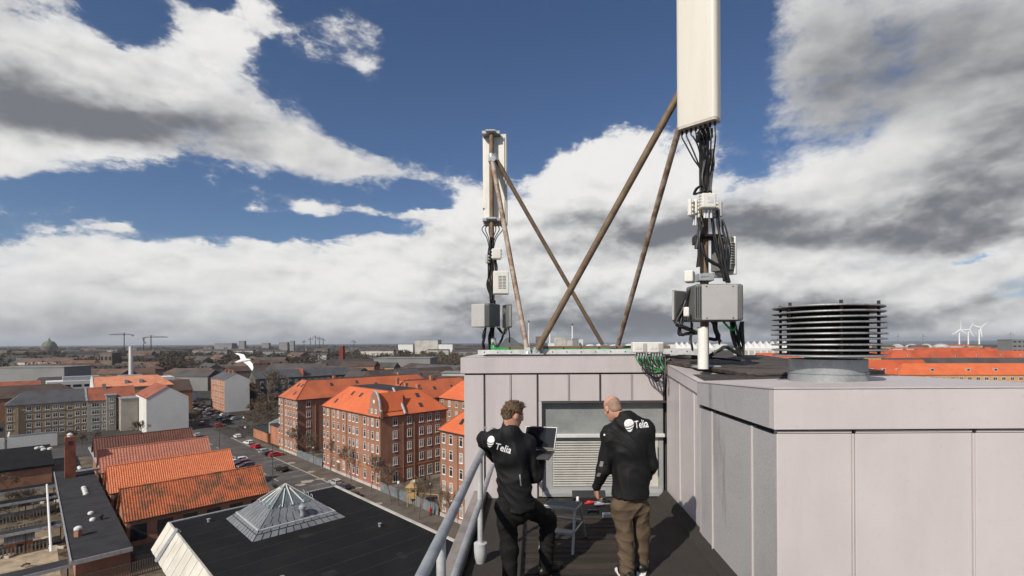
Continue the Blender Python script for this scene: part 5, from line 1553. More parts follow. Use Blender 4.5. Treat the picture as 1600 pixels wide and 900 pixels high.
# left side: fascia narrowing towards the back, weathered panels
k = MB()
k.extr([V(XB - .035, YN + .05, zc1), V(XB - .035, YN + .05, zc0 - .01), V(XB - .035, YBK, zk0 - .01), V(XB - .035, YBK, zk1)], V(.07, 0, 0)); k.build('side_fascia', m_clad_w, box)
sl = (zk1 - zc1) / (YBK - YN)
def zside(y): return zc1 - .052 + sl * (y - YN) * .95
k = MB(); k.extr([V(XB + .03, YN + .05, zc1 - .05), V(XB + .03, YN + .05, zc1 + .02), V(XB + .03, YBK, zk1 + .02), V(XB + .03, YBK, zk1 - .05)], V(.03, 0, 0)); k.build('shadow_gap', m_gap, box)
ys = [YN + .002, XB * FPX / (1174.5 - 835), XB * FPX / (1112.5 - 835), YBK]
for i in range(3):
    a, b = ys[i], ys[i + 1]
    q = MB(); q.extr([V(XB, a + (.004 if i == 0 else .02), ZF - 2.2), V(XB, a + (.004 if i == 0 else .02), zside(a)), V(XB, b - .016, zside(b)), V(XB, b - .016, ZF - 2.2)], V(.06, 0, 0)); q.build('cladding_panel', m_clad_w, box)
    if i:
        q = MB(); q.extr([V(XB - .014, a - .012, ZF - 2.2), V(XB - .014, a - .012, zside(a) + .01), V(XB - .014, a + .006, zside(a) + .01), V(XB - .014, a + .006, ZF - 2.2)], V(.05, 0, 0)); q.build('standing_seam', m_clad_b, box)
q = MB(); q.box((XB + .003, YBK + .001, ZF - .3), (XR + .02, YBK + .05, zk1)); q.build('end_trim', m_clad_b, box)
k = MB(); k.add([V(XB - .042, YN - .042, zc0 + .004), V(XE + .04, YN - .042, zc0 + .004), V(XE + .04, YBK + .5, zk0 + .03), V(XB - .042, YBK + .0, zk0 + .004), V(XB - .042, YN - .042, zc0 - .008), V(XE + .04, YN - .042, zc0 - .008), V(XE + .04, YBK + .5, zk0 - .0), V(XB - .042, YBK, zk0 - .008)],
              [(0, 1, 2, 3), (7, 6, 5, 4), (0, 4, 5, 1), (1, 5, 6, 2), (2, 6, 7, 3), (3, 7, 4, 0)]); k.build('top_sheet', m_roofcap, box)

rec = empty('stair_enclosure', (XR + 1.1, 6.6, ZF), 'lilac clad enclosure behind the near box with dark weathered felt roof', 'roof enclosure')
zr = P(1045, 566, 7.0).z
k = MB(); k.box((XR + .06, YBK + .06, ZF - .3), (XE - .02, 9.2, zr - .12)); k.build('wall_core', m_seam, rec)
rs = [YBK + .052, 1.94 * FPX / (1084.5 - 835), 1.94 * FPX / (1062 - 835), YB - .035]
for i in range(3):
    a, b = rs[i], rs[i + 1]
    q = MB(); q.bbox((XR, a + .008, ZF), (XR + .05, b - .008, zr - .18), .004); q.build('cladding_panel', m_clad_b, rec)
    if i:
        q = MB(); q.box((XR - .012, a - .006, ZF), (XR + .04, a + .006, zr - .14)); q.build('standing_seam', m_clad_p, rec)
zq = zk0 - .01                 # the enclosure's edge falls towards the near box
k = MB(); k.extr([V(XR - .03, YBK + .06, zq - .15), V(XR - .03, YBK + .06, zq - .01), V(XR - .03, YB - .04, zr - .02), V(XR - .03, YB - .04, zr - .16)], V(.08, 0, 0)); k.build('fascia', m_clad_b, rec)
k = MB(); k.add([V(XR - .04, YBK + .03, zq - .006), V(XE, YBK + .55, zq - .006), V(XE, 9.2, zr - .03), V(XR - .04, 9.2, zr - .016), V(XR - .04, YB - .04, zr - .016)], [(0, 1, 2, 3, 4)]); k.build('cap_sheet', m_roofcap, rec)
def zz(y): return zr + .005 - (zr - zq - .03) * min(1, max(0, (7.1 - y) / 1.5))
k = MB()
n = 24
A_, B2 = V(XR - .05, 6.95, 0), V(2.62, 5.66, 0)
path_ = [V(XR - .05, 9.2, 0), V(XR - .055, 8.0, 0)] + [A_.lerp(B2, i / n) for i in range(n + 1)] + [V(3.4, 5.78, 0), V(XE + .02, 6.0, 0)]
top_ = [V(p.x + .012 * math.sin(i * 2.3), p.y + .014 * math.sin(i * 5.1), zz(p.y) + .030 + .006 * math.sin(i * 3.1)) for i, p in enumerate(path_)]
low_ = [V(p.x + .02, p.y + .02, p.z - .045 - .006 * math.sin(i * 2.7)) for i, p in enumerate(top_)]
m1 = len(path_)
k.add(top_ + low_, [(i, m1 + i, m1 + i + 1, i + 1) for i in range(m1 - 1)])
far_ = [V(XE + .02, 9.2, zz(9.2) + .03)]
k.add(top_ + far_, [tuple(range(m1 + 1))])
k.build('felt_roof', m_oldfelt, rec)

# floor: felt, boards, kerbs
m_floor = mat('terrace_felt', (0.038, 0.031, 0.027), .9, .3, 1.3, bump=.25, bscale=50, col2=(.03, .026, .023), mix=(.42, .6), fine=.2)
k = MB(); k.add([V(-.80, -2.5, ZF - .02), V(XR + .4, -2.5, ZF - .02), V(XR + .4, YB + .3, ZF - .02), V(-.80, YB + .3, ZF - .02)], [(0, 1, 2, 3)])
k.box((-.80, -2.5, ZF - .5), (XR + .4, YB + .28, ZF - .03))
flo = tag(k.build('terrace_floor', m_floor), kind='structure')
m_plank = [mat('deck_plank_%s' % t, c, .85, .3, 2.0, bump=.3, bscale=30, col2=tuple(x * .6 for x in c), mix=(.4, .62), fine=.25, stretch=(.5, 6, 6)) for t, c in (('brown', (.034, .026, .021)), ('grey', (.052, .041, .034)), ('dark', (.022, .018, .016)))]
pl_w = .118
y = 2.6; i = 0
while y < 6.95:
    x0, x1 = -.12 + random.uniform(-.01, .01), 1.08 + random.uniform(-.02, .02)
    q = MB(); dz = random.uniform(-.003, .003); q.bbox((x0, y + .005, ZF - .015), (x1, y + pl_w - .005, ZF + .014 + dz), .004)
    q.build('deck_plank', m_plank[i % 3 if random.random() < .6 else 0], flo)
    y += pl_w; i += 1
k = MB()
k.extr([V(1.80, 2.0, ZF - .015), V(XR - .012, 2.0, ZF + .10), V(XR - .012, 2.0, ZF - .015)], V(0, YB - 2.0, 0)); k.build('felt_upstand', m_floor, flo)
par = empty('terrace_kerb', (-.77, 4, ZF), 'low metal capped kerb along the open side of the terrace', 'kerb')
k = MB(); k.box((-.86, -2.5, ZF - .6), (-.70, YB - .002, ZF + .075)); k.build('upstand', m_felt, par)
k = MB(); k.bbox((-.90, -2.5, ZF + .077), (-.74, YB - .004, ZF + .095), .004); k.build('cap', mat('kerb_cap', (.26, .23, .21), .5, .2, 3, metal=.2), par)

tw = empty('tower_facade', (2, 3, 0), 'lilac clad wall of the tall building dropping below the terrace', 'tower')
k = MB(); k.box((-.84, -2.5, 0), (12, YB + 2.0, ZF - .61)); k.build('wall', m_clad_b, tw)

# railing
rail = empty('terrace_railing', (-.576, 4.5, ZF), 'galvanised tube railing with two rails along the open side', 'railing')
XRL = -.576; zr1 = H - 1.18; zr2 = H - 1.66
k = MB(); k.tube([V(XRL, -2, zr1), V(XRL, 6.55, zr1), V(XRL + .004, 6.62, zr1 - .01), V(XRL + .03, 6.68, zr1 - .05), V(XRL + .13, 6.75, zr1 - .25)], .034, 14); k.build('top_rail', m_galv, rail, smooth=True)
k = MB(); k.tube([V(XRL, -2, zr2), V(XRL, 6.5, zr2)], .031, 14); k.build('mid_rail', m_galv, rail, smooth=True)
for yy in (.85, 2.95, 5.06):
    q = MB(); q.tube([V(XRL, yy, ZF + .1), V(XRL, yy, zr1)], .029, 14); po = q.build('post', m_galv_l, rail, smooth=True)
    q = MB(); q.lathe([(.045, -.005), (.052, .02), (.062, .05), (.068, .12), (.068, .2), (.06, .205)], (XRL, yy, ZF - .015), 16); q.build('base_cup', m_galv_l, po, smooth=True)
q = MB(); q.tube([V(XRL - .10, 6.6, zr1 + .022), V(XRL + .05, 6.6, zr1 + .022)], .006, 6); q.lathe([(.014, 0), (.014, .03)], (XRL - .1, 6.6, zr1 + .005), 8); q.build('bolt', m_galv, rail)

# ------------------------------------------------------------------ round ventilator
vc = V(2.90, 4.80, 33.6); vz = zc0 + (zk0 - zc0) * (vc.y - YN) / (YBK - YN)
ven = empty('round_ventilator', (vc.x, vc.y, vz), 'round stacked disc ventilator standing on the near roof box', 'ventilator')
k = MB(); k.lathe([(0.345, vz - .01), (0.345, vz + .10), (.353, vz + .104), (.353, vz + .116), (.343, vz + .12), (.343, vz + .24)], (vc.x, vc.y, 0), 48); k.build('collar', mat('vent_zinc', (.33, .35, .36), .45, .25, 5, col2=(.25, .265, .275), metal=.4, fine=.1), ven, smooth=True)
m_disc = mat('vent_disc', (.26, .27, .28), .5, .3, 9, col2=(.14, .125, .11), mix=(.5, .68), metal=.3, fine=.12)
m_vcore = mat('vent_core', (.018, .018, .018), .8)
za, zb2 = P(1296, 554.5, vc.y).z, P(1296, 481, vc.y).z
k = MB(); k.lathe([(.35, za), (.35, zb2 - .02)], (vc.x, vc.y, 0), 40); k.build('inner_drum', m_vcore, ven, smooth=True)
nd = 10
for i in range(nd):
    z = za + (zb2 - za) * i / (nd - 1); rr = .500 - .003 * abs(i - 4)
    q = MB(); tl = Matrix.Translation((vc.x, vc.y, z)) @ Matrix.Rotation(R(random.uniform(-.5, .5) + (1.0 if i == nd - 1 else 0)), 4, 'Y')
    q.lathe([(.26, -.001), (rr - .01, -.010), (rr, -.004), (rr - .004, .006), (.36, .018), (.26, .02)], n=56, M=tl); q.build('disc', m_disc, ven, smooth=True)
for a in range(6):
    an = a * math.pi / 3 + .25
    q = MB(); q.tube([V(vc.x + math.cos(an) * .43, vc.y + math.sin(an) * .43, za - .01), V(vc.x + math.cos(an) * .43, vc.y + math.sin(an) * .43, zb2 + .045)], .014, 6); q.build('spacer_rod', m_dark, ven)
k = MB(); k.lathe([(.50, 0), (.42, .012), (.35, .02)], (vc.x, vc.y, vz + .0), 40); k.build('flashing', m_roofcap, ven)

# ------------------------------------------------------------------ masts
def rot_to(n):
    """matrix whose local -Y looks along the horizontal direction n"""
    return Matrix.Rotation(math.atan2(n[0], -n[1]), 4, 'Z')

def antenna(name, label, base, w, d, h, face, mtl=m_ant):
    """panel antenna; base is the centre of its bottom, face the horizontal direction it looks along"""
    root = empty(name, base, label, 'antenna')
    M4 = Matrix.Translation(base) @ rot_to(face)
    out = []
    rr = d * .34
    for (cx, cy, a0, a1) in ((-w/2 + rr, -d/2 + rr, 180, 270), (w/2 - rr, -d/2 + rr, 270, 360), (w/2 - .012, d/2 - .012, 0, 90), (-w/2 + .012, d/2 - .012, 90, 180)):
        r_ = rr if cy < 0 else .012
        for j in range(6):
            a = R(a0 + (a1 - a0) * j / 5); out.append((cx + r_ * math.cos(a), cy + r_ * math.sin(a)))
    k = MB(); k.prism(out, .03, h, M=M4); so = k.build('shell', mtl, root, smooth=True)
    for z0_, z1_ in ((0, .032), (h - .002, h + .012)):
        k = MB(); k.prism([(x * .985, y * .97) for x, y in out], z0_, z1_, M=M4); k.build('end_cap', mat('antenna_cap', (.48, .45, .39), .5, .1, 3), root)
    k = MB(); k.box((-w * .42, d/2 - .01, .05), (w * .42, d/2 + .025, h - .05), M4); k.build('back_plate', m_box_w, root)
    return root, M4

def cable(parent, pts, r=.011, m=None, name='cable', n=7):
    # smooth path through the points
    pts = [Vector(p) for p in pts]
    out = []
    for i in range(len(pts) - 1):
        p0, p1, p2, p3 = pts[max(i - 1, 0)], pts[i], pts[i + 1], pts[min(i + 2, len(pts) - 1)]
        for j in range(5):
            t = j / 5
            out.append(.5 * ((2 * p1) + (p2 - p0) * t + (2 * p0 - 5 * p1 + 4 * p2 - p3) * t * t + (3 * p1 - p0 - 3 * p2 + p3) * t ** 3))
    out.append(pts[-1])
    k = MB(); k.tube(out, r, n)
    return k.build(name, m or m_cable, parent, smooth=True)

# left mast ---------------------------------------------------------
Y1 = 9.3
def p1(px, py, dy=0): return P(px, py, Y1 + dy)
zroof = zt + .03
m1b = p1(769, 552); m1b.z = zroof
mast1 = empty('antenna_mast', m1b, 'slim left antenna mast standing at the penthouse roof corner', 'mast')
mx1 = m1b.x
k = MB(); k.tube([V(mx1, Y1, zroof), V(mx1 + .01, Y1, p1(773, 203).z)], .045, 14); k.build('pole', m_rust, mast1, smooth=True)
k = MB(); k.bbox((mx1 - .14, Y1 - .14, zroof), (mx1 + .14, Y1 + .14, zroof + .02), .004); k.build('base_plate', m_galv, mast1)
for py in (207, 343):
    z = p1(773, py).z
    k = MB(); k.bbox((mx1 - .17, Y1 - .02, z - .03), (mx1 + .17, Y1 + .16, z + .03), .006); k.tube([V(mx1 - .1, Y1 - .075, z), V(mx1 + .1, Y1 - .075, z)], .02, 8); k.bbox((mx1 - .09, Y1 - .07, z - .035), (mx1 + .09, Y1 + .0, z + .035), .01); k.build('clamp', m_galv, mast1)
a1, _ = antenna('panel_antenna', 'cream panel antenna on the left mast seen from behind', V(p1(773, 348).x, Y1 + .22, p1(773, 348).z), .47, .16, p1(773, 206).z - p1(773, 348).z, (.1, 1))
k = MB(); k.box((mx1 - .2, Y1 + .128, p1(773, 322).z), (mx1 - .11, Y1 + .139, p1(773, 312).z)); k.build('type_label', m_white, a1)
for i in range(7):
    x0 = mx1 - .17 + i * .057
    cable(mast1, [V(x0, Y1 + .2, p1(773, 349).z), V(x0 - .01 * (3 - i), Y1 + .18, p1(773, 356).z), V(mx1 + .03 * (i - 3), Y1 + .02, p1(773, 372).z), V(mx1 + .012 * (i - 3), Y1 - .05, p1(773, 392).z)], .009)
def rbox(name, label, lo, hi, face, mtl, bev=.015, fins=False, cat='equipment box', sidem=None):
    """wall box between two corner points, front towards -Y"""
    lo, hi = Vector(lo), Vector(hi)
    f_s = lo.y / hi.y
    hi = V(hi.x * f_s, hi.y, H + (hi.z - H) * f_s)
    fl = math.hypot(*face); sn, cs = abs(face[0]) / fl, abs(face[1]) / fl
    ww = max(.05, ((hi.x - lo.x) - (hi.y - lo.y) * sn) / cs)
    mx_ = (lo.x + hi.x) / 2; lo.x, hi.x = mx_ - ww / 2, mx_ + ww / 2
    root = empty(name, V((lo.x + hi.x) / 2, (lo.y + hi.y) / 2, lo.z), label, cat)
    c = V((lo.x + hi.x) / 2, (lo.y + hi.y) / 2, 0)
    M4 = Matrix.Translation(c) @ rot_to(face)
    w, d = (hi.x - lo.x), (hi.y - lo.y)
    k = MB(); k.bbox((-w/2, -d/2, lo.z), (w/2, d/2, hi.z), bev, M4); k.build('case', mtl, root)
    return root, M4, w, d, lo.z, hi.z
def fins(root, M4, x0, x1, y0, y1, z0, z1, n, m=m_box_d, axis='x'):
    for i in range(n):
        t = (i + .5) / n
        q = MB()
        if axis == 'x':
            x = x0 + (x1 - x0) * t; q.box((x - .004, y0, z0), (x + .004, y1, z1), M4)
        else:
            z = z0 + (z1 - z0) * t; q.box((x0, y0, z - .004), (x1, y1, z + .004), M4)
        q.build('fin', m, root)
def lug(root, M4, w, d, z0, z1, n, m=m_box_w):
    for i in range(n):
        z = z0 + (z1 - z0) * (i + .5) / n
        q = MB(); q.bbox((-w/2 - .014, -d * .3, z - .012), (w/2 + .014, d * .1, z + .012), .004, M4); q.build('lug', m, root)
# filter boxes and radio units on the left mast
r_, M4, w, d, z0, z1 = rbox('filter_box', 'small white filter box on the left mast below the antenna', p1(767.5, 404, -.28), p1(783, 388, -.12), (0.1, -1), m_box_w); lug(r_, M4, w, d, z0, z1, 3)
r_, M4, w, d, z0, z1 = rbox('filter_box', 'slim grey filter box on the left side of the left mast', p1(758.5, 411, -.16), p1(766.5, 397, .02), (-.4, -1), m_box_g); lug(r_, M4, w, d, z0, z1, 3)
r_, M4, w, d, z0, z1 = rbox('radio_unit', 'cream radio unit with vent slots on the left mast', p1(769, 459, -.34), p1(795, 423, -.12), (.12, -1), m_box_w)
for i in range(9):
    z = z0 + (z1 - z0) * (.24 + .065 * i)
    q = MB(); q.box((-w * .18, -d/2 - .004, z - .006), (w * .04, -d/2 + .01, z + .006), M4); q.build('vent_slot', m_box_d, r_)
    q = MB(); q.box((w * .09, -d/2 - .004, z - .006), (w * .3, -d/2 + .01, z + .006), M4); q.build('vent_slot', m_box_d, r_)
r_, M4, w, d, z0, z1 = rbox('radio_unit', 'pale grey radio unit low on the left side of the left mast', p1(735, 511, -.42), p1(772, 474.5, -.06), (-.55, -1), m_box_g)
k = MB(); k.bbox((w/2 - .02, -d/2 + .01, z0 + .01), (w/2 + .10, d/2 + .02, z1 + .006), .015, M4); k.build('heat_sink', m_box_d, r_)
fins(r_, M4, w/2 + .0, w/2 + .1, -d/2 - .002, -d/2 + .03, z0 + .03, z1 - .03, 5)
r_, M4, w, d, z0, z1 = rbox('radio_unit', 'dark grey radio unit low on the right side of the left mast', p1(783, 512, -.2), p1(800, 475, .15), (.4, -1), m_box_d)
fins(r_, M4, -w/2 + .02, w/2 - .02, -d/2 - .008, -d/2, z0 + .03, z1 - .03, 4, m_box_g)
random.seed(11)
def bundle(mast, P_, xs, ys_, n, spread, r=.011, y0=-.06, jig=.02, name='cable'):
    for i in range(n):
        pts = []
        for x, y in zip(xs, ys_):
            q = P_(x, y); pts.append(V(q.x + random.uniform(-spread, spread), q.y + y0 + random.uniform(-jig, jig) - .03 * (i % 2), q.z))
        cable(mast, pts, r * random.uniform(.85, 1.3), None, name)
bundle(mast1, p1, (768, 765, 766, 764, 768), (372, 395, 420, 445, 470), 6, .035)
bundle(mast1, p1, (775, 776, 772, 770, 771), (404, 420, 440, 470, 505), 5, .04, y0=-.1)
bundle(mast1, p1, (770, 772, 768, 770), (470, 500, 525, 548), 7, .05, r=.014, y0=-.1)
bundle(mast1, p1, (761, 757, 756, 760, 770), (510, 525, 540, 549, 550), 4, .03, r=.012, y0=-.15)
bundle(mast1, p1, (795, 797, 796), (512, 525, 535), 2, .015, y0=-.1)
bundle(mast1, p1, (780, 788, 792, 784, 776), (512, 522, 512, 532, 545), 3, .03, y0=-.15)
k = MB(); k.tube([p1(771, 528, -.16), p1(772, 543, -.16)], .05, 8); k.build('cable_wrap', m_galv_l, mast1)

# right mast --------------------------------------------------------
Y2 = 6.5
def p2(px, py, dy=0): return P(px, py, Y2 + dy)
zr2b = zz(Y2)
m2b = V(p2(1101, 535).x, Y2, zr2b)
mast2 = empty('antenna_mast', m2b, 'right antenna mast carrying the big panel antenna above the frame edge', 'mast')
mx2 = m2b.x
k = MB(); k.tube([V(mx2, Y2, zr2b - .02), V(mx2, Y2, p2(1101, -60).z)], .056, 16); k.build('pole', m_rust, mast2, smooth=True)
k = MB(); k.bbox((mx2 - .16, Y2 - .16, zr2b), (mx2 + .16, Y2 + .16, zr2b + .03), .004); k.build('base_plate', m_galv, mast2)
fdir = Vector((-.66, -.75))
zab = p2(1092, 208).z
ctr = V(p2(1091, 200).x - .07, Y2 - .20, zab)
a2, M2 = antenna('panel_antenna', 'tall cream panel antenna on the right mast, cut by the top of the frame', ctr, .54, .17, 2.45, (fdir.x, fdir.y))
k = MB(); k.box((.165, -.0875, .04), (.172, -.083, 2.43), M2); k.build('shell_seam', m_box_w, a2)
for t in (.1, .75):
    z = zab + t * 1.9
    k = MB(); k.bbox((mx2 - .10, Y2 - .09, z - .05), (mx2 + .10, Y2 + .09, z + .05), .01); k.build('clamp', m_dark, mast2)
k = MB(); k.bbox((mx2 - .09, Y2 - .13, p2(1100, 221).z), (mx2 + .085, Y2 + .06, p2(1100, 206).z), .012); k.tube([V(mx2, Y2 - .02, p2(1100, 290).z), V(mx2, Y2 - .02, p2(1100, 195).z)], .066, 10); k.build('jumper_sleeve', m_dark, mast2)
for i in range(8):
    q0 = M2 @ V(-.22 + i * .063, 0, .0)
    fan = (i - 3.5)
    sag = .30 if abs(fan) < 2 else (.42 if i < 3 else .5)
    mid = V((q0.x * .85 + mx2 * .15), q0.y - .02, q0.z - sag * .45)
    end = V(mx2 + .03 * fan / 3.5 * 2, Y2 - .08, q0.z - .55 - .06 * (i % 3))
    cable(mast2, [q0 + V(0, 0, .01), q0 + V(0, 0, -.08), mid, V((mid.x + end.x) / 2, (mid.y + end.y) / 2, mid.z - sag * .45), end, end + V(random.uniform(-.02, .02), 0, -.28)], .010)
    k = MB(); k.lathe([(.016, -.05), (.016, .005)], q0, 8); k.build('connector', m_dark, a2)
bundle(mast2, p2, (1097, 1095, 1092, 1094), (238, 262, 285, 303), 4, .03, y0=-.08)
bundle(mast2, p2, (1106, 1108, 1107, 1104), (238, 262, 285, 303), 4, .02, y0=-.08)
bundle(mast2, p2, (1094, 1084, 1082, 1092), (292, 299, 307, 304), 3, .02, y0=-.1)
# filter boxes
r_, M4, w, d, z0, z1 = rbox('filter_box', 'white filter box with printed label, front of the right mast', p2(1096.5, 324, -.34), p2(1119.5, 301, -.2), (.05, -1), m_box_w); lug(r_, M4, w, d, z0, z1, 5)
k = MB(); k.box((-w * .14, -d/2 - .003, z0 + .06), (w * .3, -d/2 + .002, z1 - .05), M4); k.build('printed_label', m_paper, r_)
r_, M4, w, d, z0, z1 = rbox('filter_box', 'white filter box turned left on the right mast', p2(1080, 336, -.22), p2(1088, 310, -.05), (-.8, -1), m_box_w); lug(r_, M4, w, d, z0, z1, 4)
r_, M4, w, d, z0, z1 = rbox('filter_box', 'narrow white filter box between the front and left ones', p2(1089.5, 333, -.16), p2(1096, 310, .0), (-.8, -1), m_box_w); lug(r_, M4, w, d, z0, z1, 4)
r_, M4, w, d, z0, z1 = rbox('filter_box', 'grey filter box turned right on the right mast', p2(1118, 338, -.16), p2(1127, 313.5, .02), (.8, -1), m_box_g); lug(r_, M4, w, d, z0, z1, 4, m_box_w)
for px, y0_ in ((1084, 337), (1087, 337), (1092, 334), (1101, 325), (1105, 325), (1111, 325), (1121, 339), (1124, 339)):
    q = p2(px, y0_, -.12 if px < 1096 or px > 1118 else -.26)
    k = MB(); k.lathe([(.017, -.13), (.017, 0)], q, 8); k.build('connector', m_galv_l, mast2)
bundle(mast2, p2, (1085, 1087, 1084, 1083), (345, 362, 378, 392), 4, .02, r=.014, y0=-.14)
bundle(mast2, p2, (1092, 1090, 1087, 1084), (342, 358, 375, 420), 4, .02, r=.013, y0=-.14)
bundle(mast2, p2, (1102, 1105, 1110, 1114, 1128), (335, 360, 385, 410, 445), 3, .02, r=.012, y0=-.2)
bundle(mast2, p2, (1111, 1115, 1118, 1122, 1130), (335, 360, 390, 415, 445), 3, .02, r=.013, y0=-.18)
bundle(mast2, p2, (1122, 1124, 1127, 1126, 1124), (348, 362, 380, 400, 442), 2, .015, r=.012, y0=-.15)
bundle(mast2, p2, (1088, 1094, 1104, 1116, 1124), (385, 405, 415, 422, 442), 2, .02, r=.014, y0=-.2)
k = MB()
zc_ = p2(1100, 371).z
k.bbox((mx2 - .13, Y2 - .08, zc_ - .03), (mx2 + .2, Y2 + .08, zc_ + .03), .01); k.tube([V(mx2 - .16, Y2 - .1, zc_), V(mx2 + .24, Y2 - .1, zc_)], .016, 8); k.bbox((p2(1080, 371).x, Y2 - .16, p2(1080, 384).z), (p2(1086, 371).x, Y2 - .02, p2(1080, 372).z), .01)
k.build('bracket', m_dark, mast2)
r_, M4, w, d, z0, z1 = rbox('radio_unit', 'tall cream radio unit behind the right side of the right mast', p2(1133, 428, -.05), p2(1148, 368, .25), (.7, -.7), m_box_w)
k = MB(); k.bbox((-w/2 - .10, -d/2 + .02, z0 + .05), (-w/2 + .01, d/2 + .0, z1 - .01), .012, M4); k.build('heat_sink', m_box_d, r_)
fins(r_, M4, -w/2 - .1, -w/2 - .0, -d/2 + .005, -d/2 + .03, z0 + .12, z1 - .08, 9, m_box_g, 'z')
k = MB(); k.tube([V(mx2 - .08, Y2 - .09, p2(1100, 433).z), V(mx2 + .28, Y2 - .06, p2(1100, 433).z)], .022, 8); k.bbox((mx2 - .1, Y2 - .1, p2(1100, 440).z), (mx2 + .1, Y2 + .08, p2(1100, 428).z), .01); k.build('support_arm', m_galv, mast2)
r_, M4, w, d, z0, z1 = rbox('junction_box', 'small white junction box left of the right mast above the radio unit', p2(1070, 440, -.3), p2(1093, 422, -.1), (-.5, -1), m_box_w)
r_, M4, w, d, z0, z1 = rbox('radio_unit', 'big grey radio unit facing front at the foot of the right mast', p2(1086, 501.5, -.5), p2(1163, 443, -.12), (0.02, -1), m_box_d, bev=.03)
k = MB(); k.bbox((-w * .37, -d/2 - .012, z0 + .012), (w * .36, -d/2 + .03, z1 - .012), .006, M4); fp = k.build('front_panel', m_box_g, r_)
for sx in (-.28, .26):
    for zz_ in (z0 + .035, z1 - .035):
        q = MB(); q.lathe([(.008, 0), (.008, .006)], n=8, M=M4 @ Matrix.Translation((w * sx, -d/2 - .012, zz_)) @ Matrix.Rotation(math.pi / 2, 4, 'X')); q.build('screw', m_dark, fp)
fins(r_, M4, -w/2 + .0, -w * .38, -d/2 - .004, -d/2 + .02, z0 + .04, z1 - .04, 3, m_dark)
r_, M4, w, d, z0, z1 = rbox('radio_unit', 'second grey radio unit behind the left of the big front one', p2(1062, 502, -.25), p2(1084, 452, .15), (-.75, -.6), m_box_d, bev=.02)
k = MB(); k.bbox((-w * .2, -d/2 - .01, z0 + .02), (w * .35, -d/2 + .02, z1 - .02), .006, M4); k.build('front_panel', m_box_g, r_)
r_, M4, w, d, z0, z1 = rbox('junction_box', 'small white junction box low at the left of the big radio unit', p2(1068.5, 494.5, -.5), p2(1081, 479.5, -.38), (-.3, -1), m_box_w)
k = MB(); k.lathe([(.066, 0), (.066, p2(1098, 511, -.3).z - zr2b)], (p2(1098.5, 535, -.35).x, Y2 - .35, zr2b), 18); tag(k.build('white_pipe', mat('pipe_white', (.72, .71, .66), .4, .08, 2), smooth=True), 'short upright white plastic pipe below the big radio unit', 'pipe')
# hanging loops below the radio unit
def loops(mast, P_, n, a, b, low, spread, r=.012, dy=-.2, m=None):
    for i in range(n):
        q0, q1 = P_(a[0], a[1], dy), P_(b[0], b[1], dy)
        l = P_(low[0], low[1], dy)
        j = lambda s=spread: V(random.uniform(-s, s), random.uniform(-s, s), random.uniform(-s, s))
        cable(mast, [q0 + j(.02), q0.lerp(l, .6) + j(), l + j(), l.lerp(q1, .5) + j(), q1 + j(.02)], r * random.uniform(.85, 1.25), m)
loops(mast2, p2, 4, (1080, 450), (1090, 520), (1055, 505), .03, dy=-.3)
loops(mast2, p2, 3, (1072, 460), (1088, 520), (1062, 522), .03, dy=-.25)
loops(mast2, p2, 3, (1112, 503), (1098, 530), (1122, 530), .03, dy=-.15)
loops(mast2, p2, 3, (1118, 503), (1126, 536), (1122, 525), .02, dy=-.2)
loops(mast2, p2, 2, (1083, 503), (1083, 548), (1079, 530), .01, dy=-.25)
bundle(mast2, p2, (1140, 1142, 1146, 1150), (503, 520, 540, 556), 6, .045, r=.017, y0=-.1)
bundle(mast2, p2, (1153, 1154, 1154, 1155), (503, 520, 540, 556), 4, .02, r=.017, y0=-.1)
loops(mast2, p2, 1, (1130, 505), (1152, 512), (1143, 515), .01, dy=-.3, m=m_green)
loops(mast2, p2, 4, (1108, 556), (1160, 556), (1135, 542), .015, r=.016, dy=-.15)

# braces between the masts
def brace(label, a, b, r, m):
    root = empty('mast_brace', a, label, 'brace')
    k = MB(); k.tube([a, a.lerp(b, .5), b], r, 14); k.build('tube', m, root, smooth=True)
    for e, o in ((a, b), (b, a)):
        t = (o - e).normalized()
        k = MB(); k.tube([e - t * .08, e + t * .05], r * 1.15, 10); k.build('end_fitting', m_galv, root)
top1 = V(mx1 + .02, Y1 - .06, p1(776, 249).z)
foot1 = P(824, 552, 8.0); foot1.z = zroof + .05
foot2 = P(838, 554, 8.0); foot2.z = zroof + .05
top2 = V(mx2 - .06, Y2 + .02, p2(1080, 92).z)
fA = P(943, 541, 10.2); fB = P(965, 541, 9.6)
fA.z = max(fA.z, zroof + .04); fB.z = max(fB.z, zroof + .04)
brace('pale rusty brace from the left mast down to the plate beside it', top1, foot1, .045, m_rust_w)
brace('thin rusty brace slanting right from the top of the left mast', top1 + V(.07, 0, 0), fA, .042, m_rust)
brace('long brown brace from the right mast down to the plate by the left', top2, foot2, .052, m_rust)
brace('steep brown brace from the right mast to the middle of the roof', top2 + V(.02, .06, .02), fB, .046, m_rust_w)
k = MB(); c = p1(776, 250, -.06); k.lathe([(.055, -.04), (.055, .04)], n=14, M=Matrix.Translation((mx1 + .045, Y1 - .1, c.z)) @ Matrix.Rotation(math.pi / 2, 4, 'X')); k.bbox((mx1 - .05, Y1 - .09, c.z - .04), (mx1 + .09, Y1 - .02, c.z + .05), .01); k.build('brace_clamp', m_galv, mast1)
fp_ = empty('brace_plate', (foot1.x, 8.0, zroof), 'galvanised foot plate where two braces meet above the fascia', 'bracket')
k = MB(); k.bbox((foot1.x - .1, 7.9, zroof - .005), (foot2.x + .12, 8.1, zroof + .015), .003); k.build('plate', m_galv_l, fp_)
